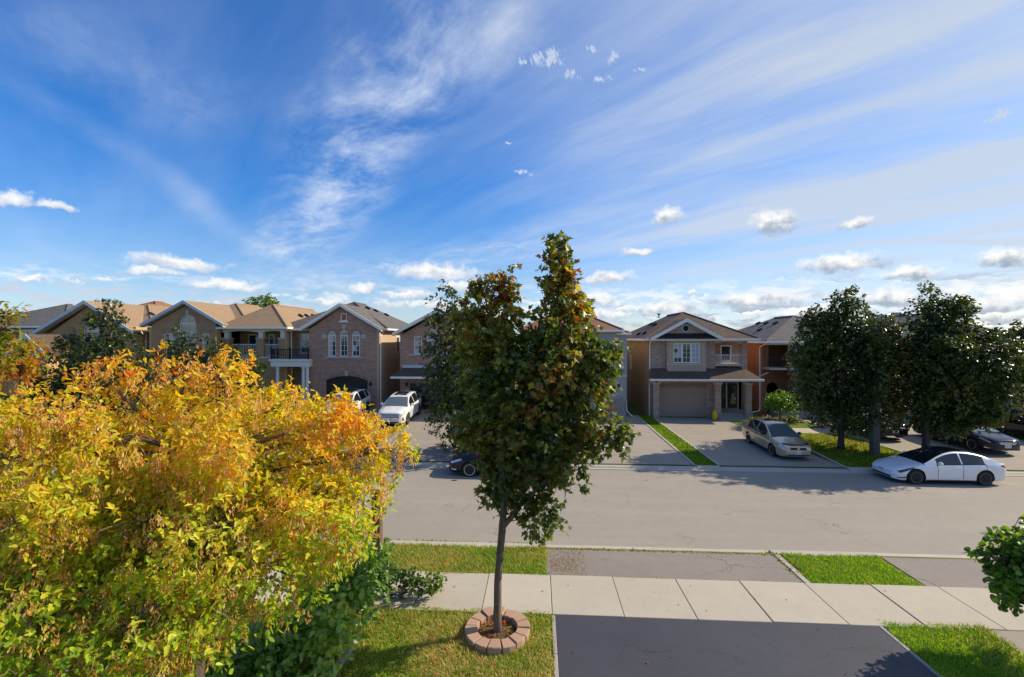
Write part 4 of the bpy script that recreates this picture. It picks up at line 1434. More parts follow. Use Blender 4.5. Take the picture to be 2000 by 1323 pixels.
def H2():
    z = 1.1
    Y = 33.4
    h = House('brick_house', 'tan brick house with half round gable window and white railed corner balcony', (-25, 34, z))
    x0, x1 = -29.7, -24.55
    px = -26.85
    c0, c1 = -27.55, -26.05
    holes = [arch_poly(c0 + 0.1, c1 - 0.1, 4.75, 7.25, 0.66), arch_poly(-28.75, -27.9, 4.75, 6.5, 0), arch_poly(-25.95 + 0.25, -25.1, 4.75, 6.5, 0), arch_poly(-29.2, -25.2, z - 0.3, 3.2, 0)]
    h.part(MB().panel([(x0, z - 0.4), (x1, z - 0.4), (x1, 7.25), (px, 8.7), (x0, 7.2)], holes, Y, 0.25), 'wall', 'brick_h2')
    h.window(c0 + 0.1, c1 - 0.1, 4.75, 7.25, Y, 2, 4, 0.66, sill='vinyl_white', curtain=0.2)
    h.window(-28.75, -27.9, 4.75, 6.5, Y, 2, 4, sill='vinyl_white', curtain=0.4)
    h.window(-25.7, -25.1, 4.75, 6.5, Y, 2, 4, sill='vinyl_white', curtain=0.4)
    o = arch_poly(c0 - 0.2, c1 + 0.2, 7.25, 7.251, 0.96, 14)[2:]
    i = arch_poly(c0 + 0.1, c1 - 0.1, 7.25, 7.25, 0.662, 14)[2:]
    h.part(MB().prism([(p[0], Y - 0.025, p[1]) for p in o] + [(p[0], Y - 0.025, p[1]) for p in i[::-1]], (0, 0.022, 0)), 'brick_arch', 'brick_arch_tan')
    h.part(MB().box(px - 0.1, px + 0.14, Y - 0.05, Y - 0.003, 7.92, 8.28), 'keystone', 'stone_trim')
    h.part(MB().box(-29.0, -27.85, Y - 0.022, Y - 0.003, 6.52, 6.82), 'brick_lintel', 'brick_arch_tan')
    h.part(MB().box(-25.85, -24.9, Y - 0.022, Y - 0.003, 6.52, 6.82), 'brick_lintel', 'brick_arch_tan')
    h.garage(-29.2, -25.2, z + 0.02, 3.2, Y + 0.15, 'taupe_door', cols=4)
    # balcony part
    Yb = 33.9
    h.part(MB().box(-24.5, -19.4, Yb, Yb + 0.25, z - 0.4, 4.55), 'wall', 'brick_h2')
    h.part(MB().box(-24.5, -19.4, Yb + 2.2, Yb + 2.4, 4.5, 6.9), 'wall', 'brick_h2')
    h.part(MB().box(-24.5, -19.35, Yb - 0.03, Yb + 2.2, 4.552, 4.72), 'balcony_floor', 'beige_trim')
    for xa in (-24.15, -21.4, -20.2 + 0.55):
        c = h.part(MB().box(xa - 0.28, xa + 0.28, Yb, Yb + 0.5, 4.72, 6.05), 'column', 'brick_h2')
        h.part(MB().box(xa - 0.33, xa + 0.33, Yb - 0.05, Yb + 0.55, 6.05, 6.15), 'capital', 'stone_trim', c)
        h.part(MB().box(xa - 0.17, xa + 0.17, Yb + 0.08, Yb + 0.42, 6.15, 6.62), 'column_head', 'white_trim', c)
    for xa, xb in ((-24.5, -21.4), (-21.4, -19.4)):
        n = 8
        pts = [(xa, 6.88), (xa, 6.55)] + [(xa + (xb - xa) * k / n, 6.55 + 0.14 * (1 - (2 * k / n - 1) ** 2)) for k in range(1, n)] + [(xb, 6.55), (xb, 6.88)]
        h.part(MB().panel(pts, [], Yb + 0.1, 0.3), 'balcony_beam', 'white_trim')
    h.railing((-23.85, Yb + 0.2, 0), (-21.7, Yb + 0.2, 0), 4.72, 0.95, 'rail_white', 16)
    h.railing((-21.1, Yb + 0.2, 0), (-19.95, Yb + 0.2, 0), 4.72, 0.95, 'rail_white', 9)
    for a, b in ((-23.7, -23.0), (-22.0, -21.5), (-20.9, -20.3)):
        w = h.part(MB().box(a, b, Yb + 2.13, Yb + 2.19, 4.72, 6.45), 'window', 'vinyl_white')
        h.part(MB().box(a + 0.08, b - 0.08, Yb + 2.11, Yb + 2.128, 4.85, 6.35), 'pane', 'house_glass', w)
    # side walls
    h.part(MB().box(-19.4, -19.25, Yb + 0.002, 45, z - 0.4, 6.85), 'side_wall', 'brick_h2_sunlit')
    h.part(MB().box(-24.549, -24.501, Y + 0.002, Yb - 0.002, z - 0.4, 6.9), 'side_wall', 'brick_h2_sunlit')
    h.part(MB().box(x0 - 0.2, x0 - 0.001, Y + 0.002, 45, z - 0.4, 6.9), 'side_wall', 'brick_h2_sunlit')
    h.part(MB().box(x0 - 0.2, -19.25, 44.8, 45, z - 0.4, 6.9), 'back_wall', 'brick_h2_sunlit')
    h.hip(-24.4, -18.9, 33.3, 45.4, 6.98, 0.68, 'shingle_tan', trim='white_trim', vents=((-20.4, 38.0), (-20.5, 39.2), (-20.6, 40.6)))
    h.hip(-30.2, -22.6, 34.6, 45.4, 7.05, 0.55, 'shingle_tan', trim='white_trim')
    h.front_gable(-30.3, -23.7, 33.0, 39.5, 7.18, 9.0, px, 'shingle_tan', 'brick_h2', trim='blue_fascia')
    h.downspout([(-19.05, 34.0, 6.8), (-19.1, 34.3, 6.5), (-19.12, 34.3, 6.2), (-19.12, 34.3, 3.0)])


def H1():
    z = 1.1
    Y = 33.4
    h = House('brick_house', 'tan brick house with broad gable and small gabled porch behind the dark maple', (-34, 34, z))
    x0, x1 = -37.9, -31.2
    px = -34.7
    holes = [arch_poly(-35.3, -33.9, 4.9, 6.7, 0.66)]
    h.part(MB().panel([(x0, z - 0.4), (x1, z - 0.4), (x1, 6.6), (px, 8.72), (x0, 6.6)], holes, Y, 0.25), 'wall', 'brick_h2')
    h.window(-35.3, -33.9, 4.9, 6.7, Y, 2, 4, 0.66, sill='vinyl_white', curtain=0.2)
    o = arch_poly(-35.6, -33.6, 6.7, 6.701, 0.96, 14)[2:]
    i = arch_poly(-35.3, -33.9, 6.7, 6.7, 0.662, 14)[2:]
    h.part(MB().prism([(p[0], Y - 0.025, p[1]) for p in o] + [(p[0], Y - 0.025, p[1]) for p in i[::-1]], (0, 0.022, 0)), 'brick_arch', 'brick_arch_tan')
    h.part(MB().box(x1 + 0.001, x1 + 0.2, Y + 0.002, 45, z - 0.4, 7.0), 'side_wall', 'brick_h2_sunlit', label='brick side wall with sunlight painted in as yellow')
    h.part(MB().box(x0 - 0.2, x0 - 0.001, Y + 0.002, 45, z - 0.4, 6.5), 'side_wall', 'brick_h2_sunlit')
    h.part(MB().box(x0 - 0.2, x1 + 0.2, 44.8, 45, z - 0.4, 6.5), 'back_wall', 'brick_h2_sunlit')
    h.hip(-38.3, -30.7, 34.6, 45.4, 7.12, 0.52, 'shingle_tan', trim='white_trim', vents=((-32.6, 36.6), (-32.2, 37.8), (-33.2, 38.9), (-33.0, 40.3)))
    h.front_gable(-38.9, -30.7, 32.9, 39.4, 6.62, 9.02, px, 'shingle_tan', 'brick_h2', trim='blue_fascia', over=0.45, drop=0.26)
    h.downspout([(-30.85, 34.8, 6.95), (-30.95, 34.5, 6.7), (-30.97, 34.3, 6.5), (-30.97, 34.3, 3.0)])
    # gabled porch standing forward
    h.part(MB().panel([(-37.0, z - 0.3), (-34.6, z - 0.3), (-34.6, 5.2), (-35.7, 6.2), (-36.9, 5.2), (-37.0, 5.2)], [arch_poly(-36.5, -35.0, z - 0.2, 3.6, 0.5)], 30.0, 0.25), 'porch_wall', 'brick_h2')
    h.part(MB().box(-37.2, -37.001, 30.002, Y - 0.01, z - 0.3, 5.0), 'porch_wall', 'brick_h2')
    h.part(MB().box(-34.599, -34.4, 30.002, Y - 0.01, z - 0.3, 5.0), 'porch_wall', 'brick_h2_sunlit')
    h.front_gable(-37.35, -34.1, 29.75, Y - 0.01, 4.95, 6.4, -35.72, 'shingle_brown', 'brick_h2', trim='blue_fascia')


def H0():
    z = 1.2
    h = House('brick_house', 'red brick house with grey hip roof at the far end of the row', (-46, 39, z))
    Y = 38.0
    h.part(MB().panel([(-47.4, z - 0.4), (-41.8, z - 0.4), (-41.8, 7.0), (-47.4, 7.0)], [arch_poly(-46.3, -44.75, 5.6, 6.9, 0)], Y, 0.25), 'wall', 'brick_h0')
    h.window(-46.3, -44.75, 5.6, 6.9, Y, 2, 1, sill='vinyl_white', curtain=0.7, fw=0.1)
    h.part(MB().box(-47.6, -47.401, Y - 1.0, 46, z - 0.4, 7.0), 'side_wall', 'brick_h0')
    h.part(MB().box(-52.0, -47.602, Y - 1.0, Y - 0.8, z - 0.4, 7.0), 'wall', 'brick_h0')
    h.part(MB().box(-41.799, -41.6, Y + 0.002, 46, z - 0.4, 7.0), 'side_wall', 'brick_h0')
    h.hip(-51.5, -41.4, 37.4, 47, 7.2, 0.45, 'shingle_slate', trim='white_trim')


def H8():
    z = 0.35
    h = House('brick_house', 'dark shaded brick house with slate roof behind the broad street maple', (31, 36, z))
    Y = 35.0
    x0, x1 = 27.2, 34.8
    holes = [arch_poly(28, 32, z - 0.3, 2.5, 0), arch_poly(28.4, 30.2, 4.2, 5.6, 0), arch_poly(31.5, 33.3, 4.2, 5.6, 0)]
    h.part(MB().panel([(x0, z - 0.4), (x1, z - 0.4), (x1, 6.0), (x0, 6.0)], holes, Y, 0.25), 'wall', 'brick_h6')
    h.garage(28, 32, z + 0.02, 2.5, Y + 0.12, 'taupe_door', cols=4)
    h.window(28.4, 30.2, 4.2, 5.6, Y, 4, 3)
    h.window(31.5, 33.3, 4.2, 5.6, Y, 4, 3)
    h.part(MB().box(x0 - 0.2, x0 - 0.001, Y + 0.002, 46, z - 0.4, 5.95), 'side_wall', 'brick_h7_bounce')
    h.part(MB().box(x1 + 0.001, x1 + 0.2, Y + 0.002, 46, z - 0.4, 5.95), 'side_wall', 'brick_h7_bounce')
    h.hip(x0 - 0.5, x1 + 0.5, Y - 0.5, 46.4, 6.05, 0.47, 'shingle_slate')
    return h


def far_house(label, x0, x1, y0, y1, ez, p, roof, wall, z=0.8):
    h = House('far_house', label, ((x0 + x1) / 2, y0, z))
    h.part(MB().panel([(x0, z - 0.6), (x1, z - 0.6), (x1, ez), (x0, ez)], [arch_poly(x0 + 1.2, x0 + 2.6, ez - 1.9, ez - 0.6), arch_poly(x1 - 2.6, x1 - 1.2, ez - 1.9, ez - 0.6)], y0, 0.25), 'wall', wall)
    h.window(x0 + 1.2, x0 + 2.6, ez - 1.9, ez - 0.6, y0, 2, 2)
    h.window(x1 - 2.6, x1 - 1.2, ez - 1.9, ez - 0.6, y0, 2, 2)
    h.part(MB().box(x0, x0 + 0.2, y0 + 0.252, y1, z - 0.6, ez), 'side_wall', wall)
    h.part(MB().box(x1 - 0.2, x1, y0 + 0.252, y1, z - 0.6, ez), 'side_wall', wall)
    h.hip(x0 - 0.5, x1 + 0.5, y0 - 0.5, y1 + 0.4, ez + 0.1, p, roof)


H6()
H3()
H4()
H5()
H7()
H2()
H1()
H0()
H8()
far_house('distant house with red-brown roof showing between the far gables', -57.5, -47.0, 54, 66, 8.2, 0.5, 'shingle_red', 'brick_h0', 1.2)

# timber fence beside the end house: every board its own
set_org((0, 0, 0))
fz = z_far(-38, 31)
fence = thing('timber_fence', 'orange timber board fence beside the small gabled porch', 'fence', (-38.5, 31, fz))
set_org((0, 0, 0))
bme = MB().box(-0.066, 0.066, -0.012, 0.012, 0, 1.75).mesh('board', 'fence_wood', bevel=0.004)
for k in range(16):
    obj('board', bme, fence, (-1.15 + 0.145 * k, random.Random(k).uniform(-0.004, 0.004), 1.05), (0, random.Random(k + 50).uniform(-0.012, 0.012), 0))
for zz in (1.2, 2.5):
    obj('rail', MB().box(-1.3, 1.2, 0.014, 0.05, zz, zz + 0.09).mesh('rail', 'fence_wood'), fence)
for xx in (-1.3, 1.2):
    obj('post', MB().box(xx - 0.05, xx + 0.05, 0.052, 0.15, -0.3, 2.9).mesh('post', 'fence_wood'), fence)
# ================================================================== cars
def car_paint(name, col, metal=0.0, rough=0.3):
    m, T, p, out = mat_base(name)
    p.inputs['Base Color'].default_value = (*col, 1)
    p.inputs['Metallic'].default_value = metal
    p.inputs['Roughness'].default_value = rough
    p.inputs['Coat Weight'].default_value = 0.25 if max(col) < 0.1 else 1.0
    p.inputs['Specular IOR Level'].default_value = 0.3 if max(col) < 0.1 else 0.5
    p.inputs['Coat Roughness'].default_value = 0.04
    tc = T.n('ShaderNodeTexCoord')
    nz = T.noise(tc.outputs['Object'], 1.7, 4)
    c = T.mix(nz, tuple(x * 0.93 for x in col), tuple(min(1, x * 1.05) for x in col))
    T.link(c, p.inputs['Base Color'])
    r = T.math('MULTIPLY_ADD', T.noise(tc.outputs['Object'], 9.0, 4), 0.08, rough - 0.04)
    T.link(r, p.inputs['Roughness'])
    return m


car_paint('paint_white', (0.78, 0.79, 0.80))
car_paint('paint_gold', (0.54, 0.43, 0.29), 0.4, 0.3)
car_paint('paint_navy', (0.006, 0.010, 0.028), 0.0, 0.12)
car_paint('paint_black', (0.006, 0.006, 0.008), 0.0, 0.12)
plain('tyre_rubber', (0.018, 0.018, 0.018), 0.85)
plain('rim_silver', (0.55, 0.55, 0.56), 0.3, 0.85)
plain('rim_black', (0.10, 0.10, 0.104), 0.4, 0.2)
plain('car_black', (0.014, 0.014, 0.015), 0.55)
plain('seam', (0.03, 0.03, 0.03), 0.8)
plain('lamp_clear', (0.55, 0.58, 0.60), 0.08, 0.3, spec=0.9)
plain('lamp_dark', (0.05, 0.06, 0.07), 0.06, 0.2, spec=0.9)
plain('lamp_red', (0.25, 0.01, 0.01), 0.15)
plain('chrome', (0.7, 0.7, 0.72), 0.12, 1.0)
plain('plate_white', (0.75, 0.77, 0.8), 0.4)
plain('plate_blue', (0.05, 0.12, 0.4), 0.4)
plain('grille_blue', (0.10, 0.16, 0.30), 0.25, 0.6)
plain('bug_shield', (0.02, 0.02, 0.03), 0.15)


def curve(pts):
    """monotone cubic through (x, y) points given in any order"""
    pts = sorted(pts)
    X = np.array([p[0] for p in pts], float)
    Yv = np.array([p[1] for p in pts], float)
    d = np.diff(Yv) / np.diff(X)
    m = np.zeros(len(X))
    m[0], m[-1] = d[0], d[-1]
    for k in range(1, len(X) - 1):
        if d[k - 1] * d[k] <= 0:
            m[k] = 0
        else:
            m[k] = 2 * d[k - 1] * d[k] / (d[k - 1] + d[k])

    def f(x):
        x = min(max(x, X[0]), X[-1])
        k = min(max(int(np.searchsorted(X, x)) - 1, 0), len(X) - 2)
        h = X[k + 1] - X[k]
        t = (x - X[k]) / h
        return ((2 * t ** 3 - 3 * t ** 2 + 1) * Yv[k] + (t ** 3 - 2 * t ** 2 + t) * h * m[k]
                + (-2 * t ** 3 + 3 * t ** 2) * Yv[k + 1] + (t ** 3 - t ** 2) * h * m[k + 1])
    return f


def make_wheel(root, x, y, r, rim, spokes, side):
    set_org((0, 0, 0))
    w = 0.105
    tyre = MB().lathe([(r * 0.70, -w * 0.9), (r * 0.90, -w), (r * 0.985, -w * 0.75), (r, -w * 0.3), (r, w * 0.3), (r * 0.985, w * 0.75), (r * 0.90, w), (r * 0.70, w * 0.9)], (0, 0, 0), 'Y', 28)
    me = auto_smooth(tyre.mesh('wheel', 'tyre_rubber', uv=False), 40)
    wo = obj('wheel', me, root, (x, y, r))
    o = side * w
    m = MB()
    ring = [(r * 0.70, o * 0.55), (r * 0.72, o * 0.95), (r * 0.66, o * 0.9), (r * 0.62, o * 0.4), (r * 0.6, o * 0.3)]
    m.lathe(ring, (0, 0, 0), 'Y', 28)
    m.lathe([(r * 0.17, o * 0.3), (r * 0.17, o * 0.82), (r * 0.1, o * 0.88), (0.001, o * 0.88)], (0, 0, 0), 'Y', 14)
    for k in range(spokes):
        a = 2 * math.pi * k / spokes
        wd = 0.42 / spokes * r * 2.2
        c, s = math.cos(a), math.sin(a)
        pts = []
        for rr, ww, yy in ((r * 0.12, wd * 0.6, o * 0.78), (r * 0.67, wd, o * 0.66)):
            for q in (-1, 1):
                pts.append((rr * c - q * ww * s, yy, rr * s + q * ww * c))
        m.prism([pts[0], pts[1], pts[3], pts[2]], (0, -o * 0.28, 0))
    rm = obj('rim', m.mesh('rim', rim, uv=False), wo)
    obj('brake_disc', MB().lathe([(r * 0.6, -0.01), (r * 0.6, 0.01)], (0, o * 0.12, 0), 'Y', 24).mesh('brake_disc', 'car_black', uv=False), wo)
    return wo


def make_car(name, label, loc, rz, P):
    L, W = P['L'], P['W']
    xf, xr, rw = P['xf'], P['xr'], P['rw']
    top = curve(P['top'])
    sh = curve(P['sh'])
    roof = curve(P['roof'])
    sill = P.get('sill', 0.2)
    plan = curve(P.get('plan', [(-L / 2, 0.80), (-L / 2 + 0.12, 0.89), (-L / 2 + 0.55, 0.965), (-0.6, 1.0), (0.9, 1.0), (L / 2 - 0.75, 0.975), (L / 2 - 0.3, 0.90), (L / 2 - 0.1, 0.79), (L / 2, 0.64)]))
    RA = rw + 0.055
    bot = curve([(-L / 2, sill + 0.12), (-L / 2 + 0.3, sill + 0.03), (xr, sill), (xf, sill), (L / 2 - 0.3, sill - 0.01), (L / 2, sill + 0.03)])
    paint = P['paint']
    root = thing(name, label, 'car', loc, rz)

    def zbot(x):
        z = bot(x)
        for xa in (xf, xr):
            q = RA * RA - (x - xa) ** 2
            if q > 0:
                z = max(z, rw + math.sqrt(q))
        return z

    def section(x, arch=True):
        z0 = zbot(x) if arch else bot(x)
        zs, zt = sh(x), top(x)
        z0 = min(z0, zs - 0.03)
        h = zs - z0
        hw = W / 2 * plan(x)
        zr = lambda f: z0 + f * h
        # widths keyed to absolute height so the arches cut a clean curve
        base = bot(x)
        full = zs - base

        def wz(z):
            f = (z - base) / max(full, 0.05)
            return hw * float(np.interp(f, [0, 0.14, 0.38, 0.60, 0.68, 0.84, 1.0], [0.94, 0.978, 0.972, 0.990, 1.0, 0.982, 0.93]))
        pts = [(wz(zr(f)), zr(f)) for f in (0, 0.14, 0.38, 0.60, 0.68, 0.84, 1.0)]
        pts += [(hw * 0.87, zs + 0.62 * (zt - zs)), (hw * 0.5, zt - 0.12 * (zt - zs)), (0.0, zt)]
        return pts
    xs = set(np.linspace(-L / 2 + 0.1, L / 2 - 0.1, 52).tolist())
    xs |= {L / 2, L / 2 - 0.015, L / 2 - 0.04, L / 2 - 0.07, -L / 2, -L / 2 + 0.02, -L / 2 + 0.05}
    for xa in (xf, xr):
        for k in range(13):
            xs.add(xa + RA * 0.9995 * math.cos(math.pi * k / 12))
        xs |= {xa + RA + 0.004, xa - RA - 0.004}
    xs = sorted(xs)
    m = MB()
    NS = 10
    for s in (1, -1):
        b = len(m.v)
        for x in xs:
            for y, z in section(x):
                m.v.append((x, s * y, z))
        for i in range(len(xs) - 1):
            for k in range(NS - 1):
                a = b + i * NS + k
                q = (a, a + NS, a + NS + 1, a + 1)
                m.f.append(q if s < 0 else q[::-1])
    # closed ends
    for idx, x in ((0, xs[0]), (len(xs) - 1, xs[-1])):
        left = [idx * NS + k for k in range(NS)]
        rb = len(xs) * NS
        right = [rb + idx * NS + k for k in range(NS - 1)]
        ring = right + left[::-1]
        m.f.append(tuple(ring if idx == 0 else ring[::-1]))
    set_org((0, 0, 0))
    me = m.mesh('body', paint, uv=False)
    bm = bmesh.new()
    bm.from_mesh(me)
    bmesh.ops.remove_doubles(bm, verts=bm.verts, dist=1e-4)
    bmesh.ops.recalc_face_normals(bm, faces=bm.faces)
    bm.to_mesh(me)
    bm.free()
    auto_smooth(me, 38)
    body = obj('body', me, root)
    # dark underside, wheel wells
    ub = MB().box(-L / 2 + 0.25, L / 2 - 0.25, -W / 2 + 0.27, W / 2 - 0.27, sill - 0.02, 0.62)
    for xa in (xf, xr):
        ub.box(xa - RA + 0.02, xa + RA - 0.02, -W / 2 + 0.2, W / 2 - 0.2, rw + 0.25, min(rw + RA + 0.03, sh(xa) - 0.06))
    ub.box(xr + RA, xf - RA, -W / 2 + 0.08, W / 2 - 0.08, sill + 0.01, 0.5)
    ub.build('underbody', 'car_black', root, uv=False)

    # ---------------------------------------------------------------- cabin
    G = P['cabin']
    c0, c1 = G['rear'], G['front']           # where the glass meets deck and cowl
    rt, ft = G['rear_top'], G['front_top']   # roof ends
    gx = set(np.linspace(c0, c1, 34).tolist()) | {rt, ft}
    for a, b in G['side']:
        gx |= {a, b}
    gx = sorted(gx)
    tum = G.get('tumble', 0.52)

    def gsec(x):
        zs = sh(x) - 0.012
        h = max(roof(x), zs + 0.005)
        if x < rt or x > ft:
            h = max(h, top(x) - 0.03)
        rise = h - zs
        wb = W / 2 * plan(x) * 0.935
        wt = wb - tum * rise - min(0.05, rise * 0.3)
        return [(wb, zs), (wb - tum * 0.45 * rise, zs + 0.45 * rise), (wb - tum * 0.87 * rise, zs + 0.87 * rise), (wt, zs + 0.965 * rise), (wt * 0.6, h - 0.004), (0, h + min(0.018, rise * 0.05))]
    parts = {}
    sides = G['side']

    def put(key, quad):
        parts.setdefault(key, MB()).poly(quad)
    for i in range(len(gx) - 1):
        xa, xb = gx[i], gx[i + 1]
        xm = (xa + xb) / 2
        A, B = gsec(xa), gsec(xb)
        for s in (1, -1):
            for k in range(5):
                q = [(xa, s * A[k][0], A[k][1]), (xb, s * B[k][0], B[k][1]), (xb, s * B[k + 1][0], B[k + 1][1]), (xa, s * A[k + 1][0], A[k + 1][1])]
                if s < 0:
                    q = q[::-1]
                if k <= 1:
                    hit = [j for j, (a, b) in enumerate(sides) if a - 1e-6 <= xm <= b]
                    rise = roof(xm) - sh(xm)
                    if hit and rise > 0.1:
                        put(('side_window', hit[0], s), q)
                    else:
                        put(('pillar',), q)
                elif k == 2:
                    put(('pillar',), q)
                else:
                    key = 'windshield' if xm > ft else ('rear_window' if xm < rt else 'roof')
                    put((key,), q)
    for key, mb in parts.items():
        kind = key[0]
        mt = paint
        if kind in ('windshield', 'rear_window', 'side_window'):
            mt = G.get('screen', 'windshield_glass') if kind == 'windshield' else 'car_glass'
        if kind == 'roof' and G.get('glass_roof'):
            mt = 'car_glass'
        me = mb.mesh('roof_frame' if kind == 'pillar' else kind, mt, uv=False)
        bm = bmesh.new()
        bm.from_mesh(me)
        bmesh.ops.remove_doubles(bm, verts=bm.verts, dist=1e-4)
        bm.to_mesh(me)
        bm.free()
        auto_smooth(me, 40)
        obj('roof_frame' if kind == 'pillar' else kind, me, root)
    if G.get('sunroof'):
        a, b = G['sunroof']
        mb = MB()
        n = 6
        for i in range(n):
            xa, xb = a + (b - a) * i / n, a + (b - a) * (i + 1) / n
            for j in range(n):
                ya, yb = -0.42 + 0.84 * j / n, -0.42 + 0.84 * (j + 1) / n

                def zz(x, y):
                    Q = gsec(x)
                    return float(np.interp(abs(y), [0, Q[4][0], Q[3][0]], [Q[5][1], Q[4][1], Q[3][1]])) + 0.006
                mb.poly([(xa, ya, zz(xa, ya)), (xb, ya, zz(xb, ya)), (xb, yb, zz(xb, yb)), (xa, yb, zz(xa, yb))])
        mb.build('sunroof', 'car_glass', root, uv=False)
    # black window line
    for s in (1, -1):
        mb = MB()
        a, b = sides[0][0] - 0.03, sides[-1][1] + 0.05
        n = 14
        for i in range(n):
            xa, xb = a + (b - a) * i / n, a + (b - a) * (i + 1) / n
            q = []
            for x, dz in ((xa, -0.012), (xb, -0.012), (xb, 0.02), (xa, 0.02)):
                q.append((x, s * (W / 2 * plan(x) * 0.935 + 0.012 - (dz + 0.012) * 0.4), sh(x) + dz))
            mb.poly(q if s < 0 else q[::-1])
        mb.build('window_trim', P.get('trim', 'car_black'), root, uv=False)

    # ---------------------------------------------------------------- surface patches
    def S(x, t, s, off):
        sec = section(x, False)
        f = t * 7
        if f <= 4:
            fr = float(np.interp(f, [0, 1, 2, 3, 4], [0, 0.22, 0.5, 0.78, 1.0]))
            f = float(np.interp(fr, [0, 0.14, 0.38, 0.60, 0.68, 0.84, 1.0], [0, 1, 2, 3, 4, 5, 6]))
        else:
            f += 2
        k = min(int(f), 8)
        u = f - k
        y = sec[k][0] * (1 - u) + sec[k + 1][0] * u
        z = sec[k][1] * (1 - u) + sec[k + 1][1] * u
        ty, tz = sec[k + 1][0] - sec[k][0], sec[k + 1][1] - sec[k][1]
        ln = math.hypot(ty, tz) or 1
        ny, nz = tz / ln, -ty / ln
        # follow the plan taper at the ends
        e = 0.01
        dy = (plan(min(x + e, L / 2)) - plan(max(x - e, -L / 2))) * W / 2 / (2 * e)
        nx = -dy * ny
        n = Vector((nx, ny, nz)).normalized()
        return (x + n.x * off, s * (y + n.y * off), z + n.z * off)

    def patch(name, mt, corners, s, off=0.006, n=6, k=4, parent=None):
        """corners: (x, t) anticlockwise quadrilateral on the body side"""
        (xa, ta), (xb, tb), (xc, tc_), (xd, td) = corners
        mb = MB()
        for i in range(n + 1):
            u = i / n
            for j in range(k + 1):
                v = j / k
                x = (xa * (1 - u) + xb * u) * (1 - v) + (xd * (1 - u) + xc * u) * v
                t = (ta * (1 - u) + tb * u) * (1 - v) + (td * (1 - u) + tc_ * u) * v
                mb.v.append(S(min(x, L / 2), t, s, off))
        for i in range(n):
            for j in range(k):
                a = i * (k + 1) + j
                q = (a, a + k + 1, a + k + 2, a + 1)
                mb.f.append(q if s < 0 else q[::-1])
        o = mb.build(name, mt, parent or root, smooth=True, uv=False)
        return o
    for s in (1, -1):
        for hl in P.get('headlight', []):
            patch('headlight', hl[0], hl[1], s, 0.007)
        for hl in P.get('turn_lamp', []):
            patch('turn_lamp', hl[0], hl[1], s, 0.011)
        for hl in P.get('fog', []):
            patch('bumper_vent', hl[0], hl[1], s, 0.006)
        for tl in P.get('taillight', []):
            patch('taillight', 'lamp_red', tl, s, 0.007)
        for x in P['seams']:
            patch('door_gap', 'seam', [(x - 0.010, 0.06), (x + 0.010, 0.06), (x + 0.010, 0.575), (x - 0.010, 0.575)], s, 0.0025, 1, 8)
        if P.get('hood_seam'):
            a, b = P['hood_seam']
            patch('hood_gap', 'seam', [(a, 0.70), (b, 0.66), (b, 0.668), (a, 0.708)], s, 0.003, 12, 1)
        patch('sill_shade', 'car_black', [(xr + RA + 0.02, 0.0), (xf - RA - 0.02, 0.0), (xf - RA - 0.02, 0.05), (xr + RA + 0.02, 0.05)], s, 0.006, 10, 1)  # black strip paints the shade along the rocker
        for x in P['handles']:
            p0 = S(x, 0.475, s, 0.03)
            p1 = S(x + 0.17, 0.475, s, 0.03)
            MB().tube([S(x, 0.475, s, 0.004), p0, p1, S(x + 0.17, 0.475, s, 0.004)], 0.012, 5).build('door_handle', P.get('handle_mat', paint), root, uv=False)
        if P.get('moulding'):
            a, b = P['moulding']
            patch('side_moulding', paint, [(a, 0.24), (b, 0.24), (b, 0.27), (a, 0.27)], s, 0.012, 10, 1)
        # mirrors
        mx = G['mirror']
        wy = W / 2 * plan(mx) * 0.935
        z = sh(mx) + 0.09
        mm = MB()
        prof = [(-0.06, 0.03), (-0.05, 0.075), (0.0, 0.085), (0.06, 0.07), (0.1, 0.02)]
        mm.lathe([(0.02, 0.0), (0.07, 0.01), (0.085, 0.05), (0.08, 0.13), (0.05, 0.185), (0.0, 0.2)], (0, 0, 0), 'Y', 12)
        mo = obj('wing_mirror', mm.mesh('wing_mirror', P.get('mirror_mat', paint), smooth=True, uv=False), root, (mx, s * (wy + 0.03), z), (0, 0, 0), (0.75, s, 1.0))
        for x, sp in ((xf, 0), (xr, 0)):
            make_wheel(root, x, s * (W / 2 - 0.125), rw, P['rim'], P['spokes'], s)
    # ---------------------------------------------------------------- front and rear faces
    set_org((0, 0, 0))
    for nm, mt, x, yw, za, zb, th in P.get('front', []):
        # plates that follow the bow of the nose
        mb = MB()
        n = 12

        def nose_x(y):
            lo, hi = L / 2 - 1.0, L / 2
            for _ in range(24):
                mid = (lo + hi) / 2
                if W / 2 * plan(mid) * 0.985 > abs(y):
                    lo = mid
                else:
                    hi = mid
            return lo
        for i in range(n):
            ya, yb = -yw + 2 * yw * i / n, -yw + 2 * yw * (i + 1) / n
            xa, xb = nose_x(ya) + th + x, nose_x(yb) + th + x
            slope = 0.12 * (zb - za)
            mb.poly([(xa, ya, za), (xb, yb, za), (xb - slope, yb, zb), (xa - slope, ya, zb)])
        mb.build(nm, mt, root, uv=False)
    if P.get('plate'):
        z = P['plate']
        pl = MB().box(L / 2 + 0.012, L / 2 + 0.022, -0.155, 0.155, z, z + 0.15).build('number_plate', 'plate_white', root, uv=False)
        rr = random.Random(len(label))
        for k in range(7):
            if k == 3:
                continue
            y = -0.115 + 0.038 * k
            MB().box(L / 2 + 0.0225, L / 2 + 0.024, y - 0.013, y + 0.013, z + 0.035, z + 0.105).build('plate_character', 'plate_blue', pl, uv=False)
